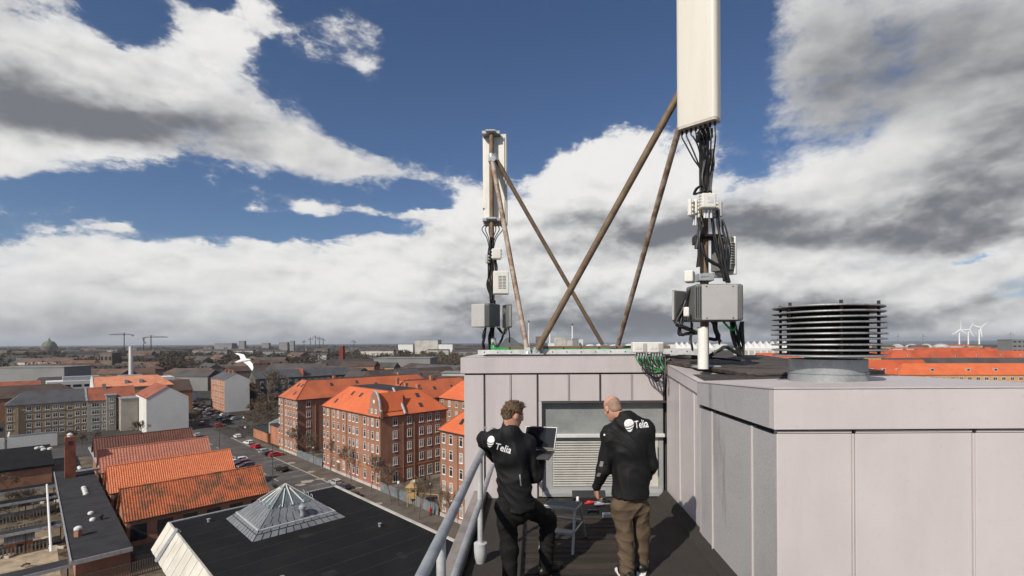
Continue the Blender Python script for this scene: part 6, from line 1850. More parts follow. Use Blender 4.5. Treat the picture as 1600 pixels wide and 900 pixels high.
for x in (foot1.x, foot2.x):
    for s in (-.05, .05):
        k = MB(); k.extr([V(x - .06, 8.0 + s, zroof + .016), V(x + .06, 8.0 + s, zroof + .016), V(x + .04, 8.0 + s, zroof + .12), V(x - .04, 8.0 + s, zroof + .12)], V(0, .01, 0)); k.build('lug', m_galv_l, fp_)
# base rail, timber and green cable on the roof
br = empty('base_rail', (.6, 8.3, zroof), 'galvanised perforated rail lying along the penthouse roof between the masts', 'rail')
ra, rb = V(mx1 - .15, 8.35, zroof + .035), V(2.75, 7.55, zroof + .05)
d_ = (rb - ra).normalized(); nrm = V(-d_.y, d_.x, 0)
k = MB(); k.extr([ra + nrm * .05 + V(0, 0, -.04), ra - nrm * .05 + V(0, 0, -.04), ra - nrm * .05 + V(0, 0, .04), ra + nrm * .05 + V(0, 0, .04)], rb - ra); k.build('channel', m_galv_l, br)
for i in range(16):
    c = ra.lerp(rb, (i + .5) / 16) - nrm * .051
    q = MB(); q.lathe([(.011, 0), (.011, .004)], n=8, M=Matrix.Translation(c) @ rot_to((-nrm.x, -nrm.y)) @ Matrix.Rotation(math.pi / 2, 4, 'X')); q.build('hole', m_dark, br)
tb = MB(); tb.bbox((mx1 + .3, 8.9, zroof), (2.5, 9.05, zroof + .13), .006)
tag(tb.build('timber_bearer', mat('old_timber', (.15, .105, .07), .9, .3, 2, stretch=(.4, 4, 4))), 'weathered timber bearer behind the green cables on the roof', 'beam')
gc = empty('green_cable_run', (.3, 8.75, zroof), 'bundle of green earth cables running along the roof', 'cable')
random.seed(3)
for i in range(4):
    pts = [V(mx1 + .05 + t * (1.72 - mx1), 8.72 + .02 * i, zroof + .09 - .045 * math.sin(min(1, t * 5) * math.pi / 2) + .02 * (i % 2) + random.uniform(-.012, .012)) for t in [j / 12 for j in range(13)]]
    pts = [p1(770, 535, -.2)] + pts
    cable(gc, pts, .016, m_green)
for i in range(7):
    x = mx1 + .35 + i * .32
    q = MB(); q.tube([V(x, 8.69, zroof + .03), V(x + .03, 8.69, zroof + .12)], .012, 6); q.build('cable_tie', m_dark, gc)
random.seed(4)
# two lightning protection boxes on the roof edge with green tails
YJ = 7.04
for i, (a, b, lab) in enumerate(((989, 1012, 'left white cable box on the roof edge with green wires below'), (1011.5, 1037, 'right white cable box on the roof edge with green wires below'))):
    r_, M4, w, d, z0, z1 = rbox('cable_box', lab, P(a, 551, YJ - .05), P(b, 534.5, YJ + .1), (0, -1), m_box_w, bev=.012)
    k = MB(); k.box((w * .18, -d/2 - .006, z0 + .02), (w/2 - .012, -d/2, z1 - .02), M4); k.build('side_panel', m_box_g, r_)
    k = MB(); k.box((-w * .3, -d/2 - .004, z0 + .05), (w * .1, -d/2, z0 + .09), M4); k.build('printed_label', m_paper, r_)
    k = MB(); k.box((-w * .2, -d/2 + .02, z0 - .10), (w * .45, d/2 - .03, z0 - .002), M4); k.build('bracket', m_galv_l, r_)
    for j in range(5):
        x = XW(a + 4 + j * 4.2, YJ)
        q = MB(); q.lathe([(.009, z0 - .05), (.009, z0)], (x, YJ - .09, 0), 8); q.build('gland', m_dark, r_)
        low = P(1015 + i * 14 + j * 2.5, 574 + (j % 3) * 4, YJ - .12)
        cable(r_, [V(x, YJ - .09, z0 - .03), V(x + .01, YJ - .1, z0 - .12), low, P(1034, 578, YJ - .1)], .007, m_green if (j + i) % 2 == 0 else m_cable, 'wire')
k = empty('black_cable_drop', P(1034, 590, YJ - .1), 'black cables hanging over the roof edge into the corner', 'cable')
for i in range(4):
    cable(k, [P(1000 + i * 5, 560, YJ - .1), P(1008 + i * 5, 580 + i * 3, YJ - .14), P(1026, 590 + i * 2, YJ - .14), P(1036, 582, YJ - .1), P(1040, 556, YJ - .02)], .011)
cable(k, [P(1040, 560, YJ - .1), P(1039, 590, YJ - .2), P(1038, 605, YJ - .2), P(1036, 590, YJ - .2)], .012)
for i in range(3):
    cable(k, [P(1040, 556 + i * 2, YJ), V(2.2, 7.1, zz(7.1) + .05 + i * .02), V(2.6, 6.9, zz(7) + .06), V(2.9, 6.8, zz(7) + .03)], .014)

# ------------------------------------------------------------------ implicit surfaces for bodies and clothes
class SDF:
    """smooth union of tapered capsules and ellipsoids, meshed with surface nets"""
    def __init__(self, h, k=.02):
        self.h, self.k, self.prims = h, k, []
    def cone(self, a, b, ra, rb, k=None, sq=None):
        """tapered capsule; sq = (axis, factor) flattens it along an axis"""
        self.prims.append(('c', np.array(a, float), np.array(b, float), ra, rb, k or self.k, sq)); return self
    def chain(self, pts, rs, k=None, sq=None):
        for i in range(len(pts) - 1):
            self.cone(pts[i], pts[i + 1], rs[i], rs[i + 1], k, sq)
        return self
    def ell(self, c, F, r, k=None):
        """ellipsoid with the axes in the rows of F and the radii r"""
        self.prims.append(('e', np.array(c, float), np.array(F, float), np.array(r, float), k or self.k)); return self
    def cut(self, c, n, k=.005):
        """keep only the side the normal n points away from"""
        self.prims.append(('p', np.array(c, float), np.array(n, float), k)); return self
    def mesh(self, noise=None):
        lo = np.full(3, 1e9); hi = -lo
        for p in self.prims:
            if p[0] == 'c':
                m = max(p[3], p[4]) + .02
                lo = np.minimum(lo, np.minimum(p[1], p[2]) - m); hi = np.maximum(hi, np.maximum(p[1], p[2]) + m)
            elif p[0] == 'e':
                m = p[3].max() + .02
                lo = np.minimum(lo, p[1] - m); hi = np.maximum(hi, p[1] + m)
        h = self.h
        lo -= 2 * h; n = np.ceil((hi - lo) / h).astype(int) + 3
        D = np.full(n, 1.0, np.float32)
        for p in self.prims:
            if p[0] == 'p':
                continue
            if p[0] == 'c':
                m = max(p[3], p[4]) + p[5] + .03; a = np.minimum(p[1], p[2]) - m; b = np.maximum(p[1], p[2]) + m
            else:
                m = p[3].max() + p[4] + .03; a = p[1] - m; b = p[1] + m
            i0 = np.maximum(((a - lo) / h).astype(int), 0); i1 = np.minimum(((b - lo) / h).astype(int) + 2, n)
            if (i1 <= i0).any():
                continue
            sl = tuple(slice(i0[j], i1[j]) for j in range(3))
            X = (lo[0] + h * np.arange(i0[0], i1[0]))[:, None, None]; Y = (lo[1] + h * np.arange(i0[1], i1[1]))[None, :, None]; Z = (lo[2] + h * np.arange(i0[2], i1[2]))[None, None, :]
            if p[0] == 'c':
                _, A, B_, ra, rb, k, sq = p
                x, y, z = X - A[0], Y - A[1], Z - A[2]
                ba = B_ - A
                if sq is not None:
                    ax, s = np.array(sq[0], float), sq[1]; ax = ax / np.linalg.norm(ax)
                    dt = x * ax[0] + y * ax[1] + z * ax[2]; f = (1 / s - 1)
                    x = x + ax[0] * dt * f; y = y + ax[1] * dt * f; z = z + ax[2] * dt * f
                    ba = ba + ax * (ba @ ax) * f
                L2 = max(ba @ ba, 1e-9)
                t = np.clip((x * ba[0] + y * ba[1] + z * ba[2]) / L2, 0, 1)
                d = np.sqrt((x - ba[0] * t) ** 2 + (y - ba[1] * t) ** 2 + (z - ba[2] * t) ** 2) - (ra + (rb - ra) * t)
                if sq is not None:
                    d = d * (.5 + .5 * sq[1])
            else:
                _, c, F, r, k = p
                x, y, z = X - c[0], Y - c[1], Z - c[2]
                q = [(x * F[j][0] + y * F[j][1] + z * F[j][2]) for j in range(3)]
                k0 = np.sqrt(sum((q[j] / r[j]) ** 2 for j in range(3))); k1 = np.sqrt(sum((q[j] / r[j] ** 2) ** 2 for j in range(3))) + 1e-9
                d = k0 * (k0 - 1) / k1
            o = D[sl]
            hh = np.clip(.5 + .5 * (d - o) / k, 0, 1)
            D[sl] = d + (o - d) * hh - k * hh * (1 - hh)
        for p in self.prims:
            if p[0] == 'p':
                X = (lo[0] + h * np.arange(n[0]))[:, None, None]; Y = (lo[1] + h * np.arange(n[1]))[None, :, None]; Z = (lo[2] + h * np.arange(n[2]))[None, None, :]
                d = (X - p[1][0]) * p[2][0] + (Y - p[1][1]) * p[2][1] + (Z - p[1][2]) * p[2][2]
                D = np.maximum(D, d.astype(np.float32))
        if noise is not None:
            X = (lo[0] + h * np.arange(n[0]))[:, None, None]; Y = (lo[1] + h * np.arange(n[1]))[None, :, None]; Z = (lo[2] + h * np.arange(n[2]))[None, None, :]
            D = D + noise(X, Y, Z).astype(np.float32)
        # surface nets
        s = D < 0
        nx, ny, nz = [int(q) for q in n]
        c = np.zeros((nx - 1, ny - 1, nz - 1), np.int8)
        for dx in (0, 1):
            for dy in (0, 1):
                for dz in (0, 1):
                    c += s[dx:nx - 1 + dx, dy:ny - 1 + dy, dz:nz - 1 + dz]
        act = (c > 0) & (c < 8)
        idx = np.full(act.shape, -1, np.int64)
        I = np.argwhere(act); idx[act] = np.arange(len(I))
        acc = np.zeros((len(I), 3)); cnt = np.zeros(len(I))
        cor = [(a, b, d_) for a in (0, 1) for b in (0, 1) for d_ in (0, 1)]
        vals = {q: D[I[:, 0] + q[0], I[:, 1] + q[1], I[:, 2] + q[2]].astype(float) for q in cor}
        for q in cor:
            for ax in range(3):
                if q[ax] == 0:
                    q2 = tuple(1 if j == ax else q[j] for j in range(3))
                    va, vb = vals[q], vals[q2]
                    m = (va < 0) != (vb < 0)
                    t = np.where(m, va / np.where(m, va - vb, 1), 0)
                    pt = np.repeat(np.array([q], float), len(I), 0); pt[:, ax] += t
                    acc[m] += pt[m]; cnt[m] += 1
        verts = lo + h * (I + acc / cnt[:, None])
        faces = []
        for ax in range(3):
            b, d_ = (ax + 1) % 3, (ax + 2) % 3
            sl0 = [slice(None)] * 3; sl1 = [slice(None)] * 3
            sl0[ax] = slice(0, n[ax] - 1); sl1[ax] = slice(1, n[ax])
            e = s[tuple(sl0)] != s[tuple(sl1)]
            E = np.argwhere(e)
            E = E[(E[:, b] > 0) & (E[:, d_] > 0) & (E[:, b] < n[b] - 1) & (E[:, d_] < n[d_] - 1)]
            ob = np.zeros(3, int); od = np.zeros(3, int); ob[b] = 1; od[d_] = 1
            qd = np.stack([idx[tuple((E - ob - od).T)], idx[tuple((E - od).T)], idx[tuple(E.T)], idx[tuple((E - ob).T)]], 1)
            ins = s[tuple(E.T)]
            qd = np.where(ins[:, None], qd, qd[:, ::-1])
            faces.append(qd)
        faces = np.concatenate(faces)
        return verts, faces
    def build(self, name, m, parent=None, noise=None, smooth=2):
        v, f = self.mesh(noise)
        off = np.zeros(3); q = parent
        while q is not None:
            off += np.array(q.location); q = q.parent
        # a couple of Laplacian passes take the grid out of the surface
        if smooth:
            e = np.concatenate([f[:, [0, 1]], f[:, [1, 2]], f[:, [2, 3]], f[:, [3, 0]]]); e = np.concatenate([e, e[:, ::-1]])
            cn = np.bincount(e[:, 0], minlength=len(v))[:, None]
            for it in range(smooth):
                s_ = np.stack([np.bincount(e[:, 0], v[e[:, 1], j], minlength=len(v)) for j in range(3)], 1)
                v = v * .5 + .5 * s_ / np.maximum(cn, 1)
        me = bpy.data.meshes.new(name)
        me.vertices.add(len(v)); me.vertices.foreach_set('co', (v - off).astype(np.float32).ravel())
        me.loops.add(len(f) * 4); me.loops.foreach_set('vertex_index', f.ravel().astype(np.int32))
        me.polygons.add(len(f)); me.polygons.foreach_set('loop_start', np.arange(0, len(f) * 4, 4, dtype=np.int32)); me.polygons.foreach_set('loop_total', np.full(len(f), 4, np.int32))
        me.polygons.foreach_set('use_smooth', np.ones(len(f), bool))
        me.update(calc_edges=True); me.validate()
        me.materials.append(m)
        o = bpy.data.objects.new(name, me); COL.objects.link(o); o.parent = parent
        o['_v'] = 0; del o['_v']
        bv = BVHTree.FromPolygons([tuple(q) for q in v], [tuple(q) for q in f.tolist()])
        return o, bv

def folds(amp, seed=0, fz=34.0, fx=9.0):
    r_ = np.random.default_rng(seed); ph = r_.uniform(0, 6, 8)
    def fn(X, Y, Z):
        w = .35 * np.sin(11 * X + ph[0] + 5 * Z) + .35 * np.sin(9 * Y + ph[1] - 4 * Z) + .5 * np.sin(7 * Z + ph[6] + 6 * X)
        rd = lambda q: (1 - np.abs(np.sin(q))) ** 1.6
        a = rd(fz * .5 * Z + fx * X * 1.3 + 3.4 * w + ph[2]); b = rd(fz * .30 * Z - fx * 1.6 * X + 3.2 * w + ph[3] + 8 * Y); c = rd(fz * .85 * Z + fx * Y + 4.2 * w + ph[4])
        m = .5 + .5 * np.sin(5 * Z + 4 * X + ph[5] + 2 * w)
        return -amp * (1.0 * a * m + .8 * b * (1 - m) + .45 * c - .45)
    return fn

def frame_of(f, up=(0, 0, 1)):
    f = Vector(f).normalized(); r_ = f.cross(Vector(up)).normalized(); u = r_.cross(f)
    return r_, f, u

def add_head(S, c, f, neck, k=.014):
    """skull, jaw, nose, ears and brow; returns the frame"""
    r_, f, u = frame_of(f)
    F = [tuple(r_), tuple(f), tuple(u)]
    q = lambda a, b, d: tuple(c + r_ * a + f * b + u * d)
    S.ell(q(0, -.012, .032), F, (.076, .096, .088), k)
    S.ell(q(0, .022, -.045), F, (.060, .068, .078), .03)
    S.ell(q(0, .045, -.092), F, (.034, .034, .03), .03)
    S.cone(q(0, .078, .012), q(0, .108, -.022), .009, .014, .012)
    S.cone(q(-.035, .074, .022), q(.035, .074, .022), .012, .012, .016)
    S.cone(q(-.02, .084, -.056), q(.02, .084, -.056), .008, .008, .008)
    for s in (-1, 1):
        S.ell(q(s * .079, -.008, -.008), F, (.010, .024, .033), .008)
        S.ell(q(s * .038, .066, -.02), F, (.022, .022, .02), .02)
    S.cone(q(0, -.025, -.05), tuple(neck), .056, .058, .03)
    return r_, f, u

def add_hand(S, wrist, d, palm_n, side, curl=.5, scale=1.0, spread=.02):
    """palm and five bent fingers: d along the hand, palm_n out of the palm, side towards the thumb"""
    d, palm_n, side = Vector(d).normalized(), Vector(palm_n).normalized(), Vector(side).normalized()
    s = scale
    w = Vector(wrist)
    S.cone(w - d * .03, w + d * .015, .027 * s, .028 * s, .012, (palm_n, .7))
    for t in (-.03, -.01, .01, .03):
        S.cone(w + d * .02 + side * t * .8 * s, w + d * .088 * s + side * t * s, .015 * s, .0125 * s, .010)
    for i, (t, L) in enumerate(((.032, .072), (.011, .080), (-.011, .074), (-.032, .058))):
        p = w + d * .09 * s + side * t * s
        a = curl * (1 + .12 * i)
        v0 = (d * math.cos(a * .6) + palm_n * math.sin(a * .6) + side * t * spread * 20).normalized()
        v1 = (d * math.cos(a * 1.3) + palm_n * math.sin(a * 1.3)).normalized()
        v2 = (d * math.cos(a * 1.9) + palm_n * math.sin(a * 1.9)).normalized()
        p1_ = p + v0 * L * .45 * s; p2_ = p1_ + v1 * L * .32 * s; p3_ = p2_ + v2 * L * .25 * s
        S.chain([tuple(p), tuple(p1_), tuple(p2_), tuple(p3_)], [.0098 * s, .0092 * s, .0085 * s, .0072 * s], .004)
    b = w + d * .028 * s + side * .03 * s
    t1 = b + (side * .6 + d * .75 + palm_n * .35).normalized() * .042 * s
    t2 = t1 + (d * .9 + side * .15 + palm_n * .4).normalized() * .034 * s
    t3 = t2 + (d * .95 + palm_n * .3).normalized() * .024 * s
    S.chain([tuple(b), tuple(t1), tuple(t2), tuple(t3)], [.014 * s, .0115 * s, .0105 * s, .0085 * s], .006)

def decal(name, mb, org, ex, ey, n, bvs, m, parent, off=.004):
    """flat artwork laid onto the cloth: points (x, y) in metres from org, pressed along n onto the surface"""
    ex, ey, n = Vector(ex).normalized(), Vector(ey).normalized(), Vector(n).normalized()
    out = MB()
    vs = []
    for p in mb.v:
        w = org + ex * p[0] + ey * p[1]
        best = None
        for bv in bvs:
            hit = bv.ray_cast(w - n * .4, n, 1.0)
            if hit[0] is not None and (best is None or hit[3] < best):
                best = hit[3]
        vs.append(w - n * .4 + n * ((best if best is not None else .4) - off))
    out.v = [tuple(p) for p in vs]; out.f = mb.f; out.m = mb.m
    return out.build(name, m, parent)

def text_mesh(txt, size, weight=.009):
    cu = bpy.data.curves.new('lettering', 'FONT'); cu.body = txt; cu.size = size; cu.offset = weight * size; cu.resolution_u = 4
    ob = bpy.data.objects.new('lettering', cu); COL.objects.link(ob)
    dg = bpy.context.evaluated_depsgraph_get(); dg.update()
    me = bpy.data.meshes.new_from_object(ob.evaluated_get(dg))
    bm = bmesh.new(); bm.from_mesh(me)
    bmesh.ops.triangulate(bm, faces=bm.faces[:])
    for it in range(2):
        le = [e for e in bm.edges if e.calc_length() > size * .12]
        if le: bmesh.ops.subdivide_edges(bm, edges=le, cuts=1)
        bmesh.ops.triangulate(bm, faces=bm.faces[:])
    bm.verts.index_update()
    mb = MB(); mb.v = [tuple(v.co) for v in bm.verts]; mb.f = [tuple(v.index for v in f.verts) for f in bm.faces]; mb.m = [0] * len(mb.f)
    bm.free(); bpy.data.objects.remove(ob); bpy.data.curves.remove(cu); bpy.data.meshes.remove(me)
    xs = [v[0] for v in mb.v]
    return mb, max(xs)

def emblem_mesh(h):
    """pebble with two curved cuts: three white bands"""
    bands = []
    N_ = 16
    def outline(t):     # half width at height t in -1..1 (egg, pointed to the bottom)
        return .44 * math.sqrt(max(0, 1 - t * t)) * (1 + .28 * t)
    # cuts as curves y = c + sag * (x/w)^2, tilted
    def cutline(c, x): return c + 1.0 * x * x + .30 * x
    levels = [(-1.1, -.68), (-.54, -.28), (-.14, 1.1)]
    for lo_, hi_ in levels:
        mb = MB(); R_ = 8; C_ = 12
        for j in range(R_ + 1):
            for i in range(C_ + 1):
                x = -.56 + 1.12 * i / C_
                y0 = cutline(lo_, x) if lo_ > -1 else -1; y1 = cutline(hi_, x) if hi_ < 1 else 1
                y = y0 + (y1 - y0) * j / R_
                y = max(-.995, min(.995, y)); w_ = outline(y); xx = max(-w_, min(w_, x))
                mb.v.append((xx * h * .5 * 1.12, y * h * .5, 0))
        for j in range(R_):
            for i in range(C_):
                a = j * (C_ + 1) + i
                mb.f.append((a, a + 1, a + C_ + 2, a + C_ + 1)); mb.m.append(0)
        bands.append(mb)
    return bands

m_skin = mat('skin', (0.50, 0.27, 0.19), .5, .12, 14, col2=(.44, .215, .15), fine=.05, bscale=120)
m_skin.node_tree.nodes['Principled BSDF'].inputs['Subsurface Weight'].default_value = .08
m_jacket = mat('black_softshell', (0.0075, 0.0075, 0.0085), .72, .2, 6, bump=.08, bscale=300, spec=.28)
m_btrous = mat('black_trousers', (0.0095, 0.0088, 0.0085), .85, .2, 8, bump=.1, bscale=250, spec=.2)
m_khaki = mat('khaki_trousers', (0.108, 0.078, 0.052), .9, .15, 6, bump=.12, bscale=250, col2=(.082, .059, .040), spec=.15)
m_hair = mat('fair_hair', (0.175, 0.11, 0.06), .6, .35, 45, col2=(.055, .034, .02), mix=(.38, .62), fine=.35, bscale=220, bump=.6)
m_stub = mat('cropped_hair', (0.26, 0.165, 0.12), .7, .2, 60)
m_print = mat('white_print', (0.78, 0.78, 0.78), .6, .03, 3)
m_shoe = mat('black_leather', (0.012, 0.011, 0.010), .4, .2, 8)

def J(px, py, Y): return P(px, py, Y)
def shoe(S, ankle, fwd, zf, L=.27, r=.045):
    a = Vector(ankle); f = Vector(fwd).normalized()
    heel = V(a.x, a.y, zf + r) - f * .05; toe = V(a.x, a.y, zf + r * .82) + f * (L - .08)
    ball = heel.lerp(toe, .68)
    S.cone(tuple(heel), tuple(ball), r, r * 1.08, .02); S.cone(tuple(ball), tuple(toe), r * 1.05, r * .8, .02); S.cone(tuple(a), tuple(heel.lerp(ball, .25)), r * 1.1, r * 1.05, .03)
    S.cut((0, 0, zf + .004), (0, 0, -1))

def logo(parent, bvs, em_px, em_py, em_h, tx_px, tx_py, size, Yc, ex, ey, n, xs=1.0, es=1.0):
    o_ = J(em_px, em_py, Yc)
    for b in emblem_mesh(em_h):
        b.v = [(q[0] * es, q[1], 0) for q in b.v]
        decal('emblem_band', b, o_, ex, ey, n, bvs, m_print, parent)
    tm, wd = text_mesh('Telia', size)
    tm.v = [(q[0] * xs, q[1], 0) for q in tm.v]
    decal('lettering', tm, J(tx_px, tx_py, Yc), ex, ey, n, bvs, m_print, parent)

# ================= left worker with the laptop
Ya = 4.42
w1 = empty('person', V(-.2, Ya, ZF), 'fair haired worker in black jacket and trousers leaning on the rail with a laptop', 'person')
hc1 = J(802, 648, Ya + .01); f1 = Vector((.80, .52, -.28))
nk = J(797, 676, Ya + .01); sh_l = J(772, 688, Ya - .03); sh_r = J(822, 694, Ya + .08)
ch1 = J(796, 708, Ya + .03); wa1 = J(803, 752, Ya + .03); pe1 = J(806, 786, Ya + .04)
el_l = J(756, 686, Ya + .14); wr_l = J(772, 716, Ya + .32)
el_r = J(837, 743, Ya + .12); wr_r = J(846, 720, Ya + .30)
hl, hr = J(790, 790, Ya), J(822, 790, Ya + .06)
kn_l, an_l = J(796, 858, Ya - .02), V(J(797, 930, Ya - .06).x, Ya - .06, ZF + .10)
kn_r = J(856, 811, Ya + .34); an_r = V(J(853, 882, Ya + .30).x, Ya + .30, ZF + .12)
back_n = Vector((.25, .97, 0)).normalized()         # the way the back faces away from
S = SDF(.006)
add_head(S, hc1, f1, nk)
S.cone(nk, ch1, .07, .12, .04, (back_n, .7)); S.cone(ch1, wa1, .125, .115, .04, (back_n, .7)); S.cone(wa1, pe1, .115, .13, .04, (back_n, .75))
for a, b, c_ in ((sh_l, el_l, wr_l), (sh_r, el_r, wr_r)):
    S.chain([tuple(ch1), tuple(a), tuple(b), tuple(c_)], [.07, .05, .04, .028], .03)
for a, b, c_ in ((hl, kn_l, an_l), (hr, kn_r, an_r)):
    S.chain([tuple(a), tuple(b), tuple(c_)], [.075, .052, .038], .03)
add_hand(S, wr_r, V(.15, .35, .9), V(.2, .9, -.2), V(-.9, .2, .2), .35)
add_hand(S, wr_l, V(.35, .7, -.5), V(.3, -.3, -.9), V(.8, -.3, .2), .6)
S.build('body', m_skin, w1)
S = SDF(.008)
S.cone(nk + V(.006, .0, .105), nk - V(.0, 0, .02), .068, .082, .015); S.cone(nk, sh_l, .075, .07, .05); S.cone(nk, sh_r, .075, .075, .05)
S.cone(ch1 + V(-.02, 0, .06), ch1, .13, .155, .06, (back_n, .68)); S.cone(ch1, wa1, .155, .142, .06, (back_n, .7)); S.cone(wa1, pe1 + V(.0, 0, -.03), .145, .175, .06, (back_n, .82))
S.cone(sh_l, ch1, .085, .12, .05); S.cone(sh_r, ch1, .085, .12, .05)
S.chain([tuple(sh_l), tuple(el_l), tuple(wr_l)], [.083, .066, .046], .035)
S.chain([tuple(sh_r), tuple(el_r), tuple(wr_r)], [.083, .064, .044], .035)
S.cut(tuple(pe1 + V(0, 0, -.05)), (-.05, 0, -1)); S.cut(tuple(nk + V(.01, .01, .105)), (.38, .25, .9))
jk1, jbv1 = S.build('jacket', m_jacket, w1, folds(.013, 1, 26))
S = SDF(.008)
S.cone(pe1 + V(0, 0, .03), pe1 + V(0, 0, -.05), .14, .15, .05, (back_n, .78))
S.chain([tuple(hl), tuple(kn_l), tuple(an_l + V(0, 0, -.03))], [.104, .078, .07], .045); S.chain([tuple(hr), tuple(kn_r), tuple(an_r + V(0, 0, -.02))], [.104, .082, .07], .045)
S.build('trousers', m_btrous, w1, folds(.014, 2, 40), 1)
for a, fw in ((an_l, (.15, 1, 0)), (an_r, (.75, .65, 0))):
    S = SDF(.007); shoe(S, a, fw, ZF + .014); S.build('shoe', m_shoe, w1)
# hair: cap over the crown and back of the head, broken by short locks
r_, f_, u_ = frame_of(f1)
S = SDF(.005)
S.ell(tuple(hc1 - f_ * .016 + u_ * .040), [tuple(r_), tuple(f_), tuple(u_)], (.081, .100, .087), .01)
S.ell(tuple(hc1 - f_ * .062 - u_ * .012), [tuple(r_), tuple(f_), tuple(u_)], (.064, .046, .058), .02)
S.cone(tuple(hc1 + f_ * .045 + u_ * .098 - r_ * .03), tuple(hc1 + f_ * .045 + u_ * .098 + r_ * .03), .026, .026, .03)
S.cut(tuple(hc1 + f_ * .040 + u_ * .02), tuple((f_ - u_ * .55).normalized())); S.cut(tuple(hc1 - u_ * .06), tuple(-u_))
hr1, hbv = S.build('hair', m_hair, w1, folds(.004, 5, 120, 60))
lk = MB(); rnd = random.Random(9)
for i in range(620):
    th = rnd.uniform(0, 2 * math.pi); ph = math.acos(rnd.uniform(-.35, 1))
    d = (r_ * math.cos(th) * math.sin(ph) + f_ * math.sin(th) * math.sin(ph) + u_ * math.cos(ph)).normalized()
    if d.dot(f_) > .45 and d.dot(u_) < .55: continue
    if d.dot(u_) < 0 and abs(d.dot(r_)) > .75: continue
    hit = hbv.ray_cast(hc1 + u_ * .03 + d * .3, -d, .4)
    if hit[0] is None: continue
    p = hit[0]
    t = (f_ * .5 + u_ * rnd.uniform(-.6, .5) - f_ * (1.0 if d.dot(u_) < .2 else 0) * .4 + r_ * rnd.uniform(-.5, .5) + d * rnd.uniform(.2, .6) - u_ * (.8 if d.dot(u_) < .4 else 0)).normalized()
    if d.dot(u_) > .6: t = (t + u_ * .35 + f_ * .5).normalized()
    L = rnd.uniform(.012, .03)
    lk.tube([p - d * .004, p + t * L * .5 + d * .002, p + t * L + V(0, 0, -.004)], [.0034, .0026, .0006], 4)
lk.build('hair_locks', m_hair, hr1, smooth='all')
ex1 = Vector((.93, .0, -.30)); ey1 = Vector((.30, .0, .95))
logo(jk1, [jbv1], 767.0, 690, .108, 773.0, 701.0, .086, Ya - .1, ex1, ey1, Vector((.12, 1, 0)), .88, 1.18)
z_ = MB(); z_.v = [(x * .004, y * .02 - .05, 0) for y in range(6) for x in (-1, 1)]; z_.f = [(2 * i, 2 * i + 1, 2 * i + 3, 2 * i + 2) for i in range(5)]; z_.m = [0] * 5
decal('zip', z_, J(813, 751, Ya - .1), V(1, 0, .1), V(-.1, 0, 1), V(0, 1, 0), [jbv1], m_galv, jk1)
for s in (-1, 1):
    k = MB(); c = hc1 + r_ * s * .032 + f_ * .083 - u_ * .002; k.lathe([(.001, -.011), (.008, -.008), (.011, 0), (.008, .008), (.001, .011)], c, 8); k.build('eye', m_dark, w1, smooth='all')

# laptop in his right hand
m_lap = mat('laptop_shell', (.05, .05, .052), .35, .1, 4); m_scr = mat('laptop_screen', (.010, .011, .014), .10, .1, 4, spec=.5); m_key = mat('laptop_deck', (.30, .30, .31), .35, .1, 4, metal=.5)
hL, hR = J(824, 700, Ya + .30), J(858, 703, Ya + .24)
hR.z = hL.z - .012
ax = (hR - hL); 
mid = (hL + hR) / 2; axn = V(ax.x, ax.y, 0).normalized(); W_ = .325
bk = V(-axn.y, axn.x, 0)
lap = empty('laptop', mid, 'open laptop held up in the left worker\'s right hand', 'laptop')
up = (V(0, 0, 1) + bk * .32 + axn * .08).normalized(); nrm_ = axn.cross(up)
ML = Matrix(((axn.x, up.x, nrm_.x, mid.x), (axn.y, up.y, nrm_.y, mid.y), (axn.z, up.z, nrm_.z, mid.z), (0, 0, 0, 1)))
k = MB(); k.bbox((-W_/2, .0, -.009), (W_/2, .222, 0), .003, ML); lid = k.build('lid', m_lap, lap)
k = MB(); k.box((-W_/2 + .012, .022, .0003), (W_/2 - .012, .21, .0012), ML); k.build('screen', m_scr, lid)
k = MB()
for a, b in (((-W_/2 + .003, .003), (-W_/2 + .008, .219)), ((W_/2 - .008, .003), (W_/2 - .003, .219)), ((-W_/2 + .008, .214), (W_/2 - .008, .219))):
    k.box((a[0], a[1], .0002), (b[0], b[1], .0016), ML)
k.build('bezel', m_key, lid)
fwd = (-bk + V(0, 0, -.10)).normalized(); n2 = axn.cross(fwd)
n2 = n2 if n2.z > 0 else -n2
MBs = Matrix(((axn.x, fwd.x, n2.x, mid.x), (axn.y, fwd.y, n2.y, mid.y), (axn.z, fwd.z, n2.z, mid.z), (0, 0, 0, 1)))
k = MB(); k.bbox((-W_/2, .004, -.024), (W_/2, .225, -.006), .003, MBs); ba_ = k.build('base', m_lap, lap)
k = MB(); k.box((-W_/2 + .015, .02, -.0055), (W_/2 - .015, .11, -.0045), MBs); k.build('keyboard', m_dark, ba_)
k = MB(); k.box((-W_/2 + .01, .12, -.0056), (W_/2 - .01, .22, -.0049), MBs); k.build('palm_rest', mat('laptop_palm_rest', (.10, .10, .105), .4, .1, 4, metal=.3), ba_)

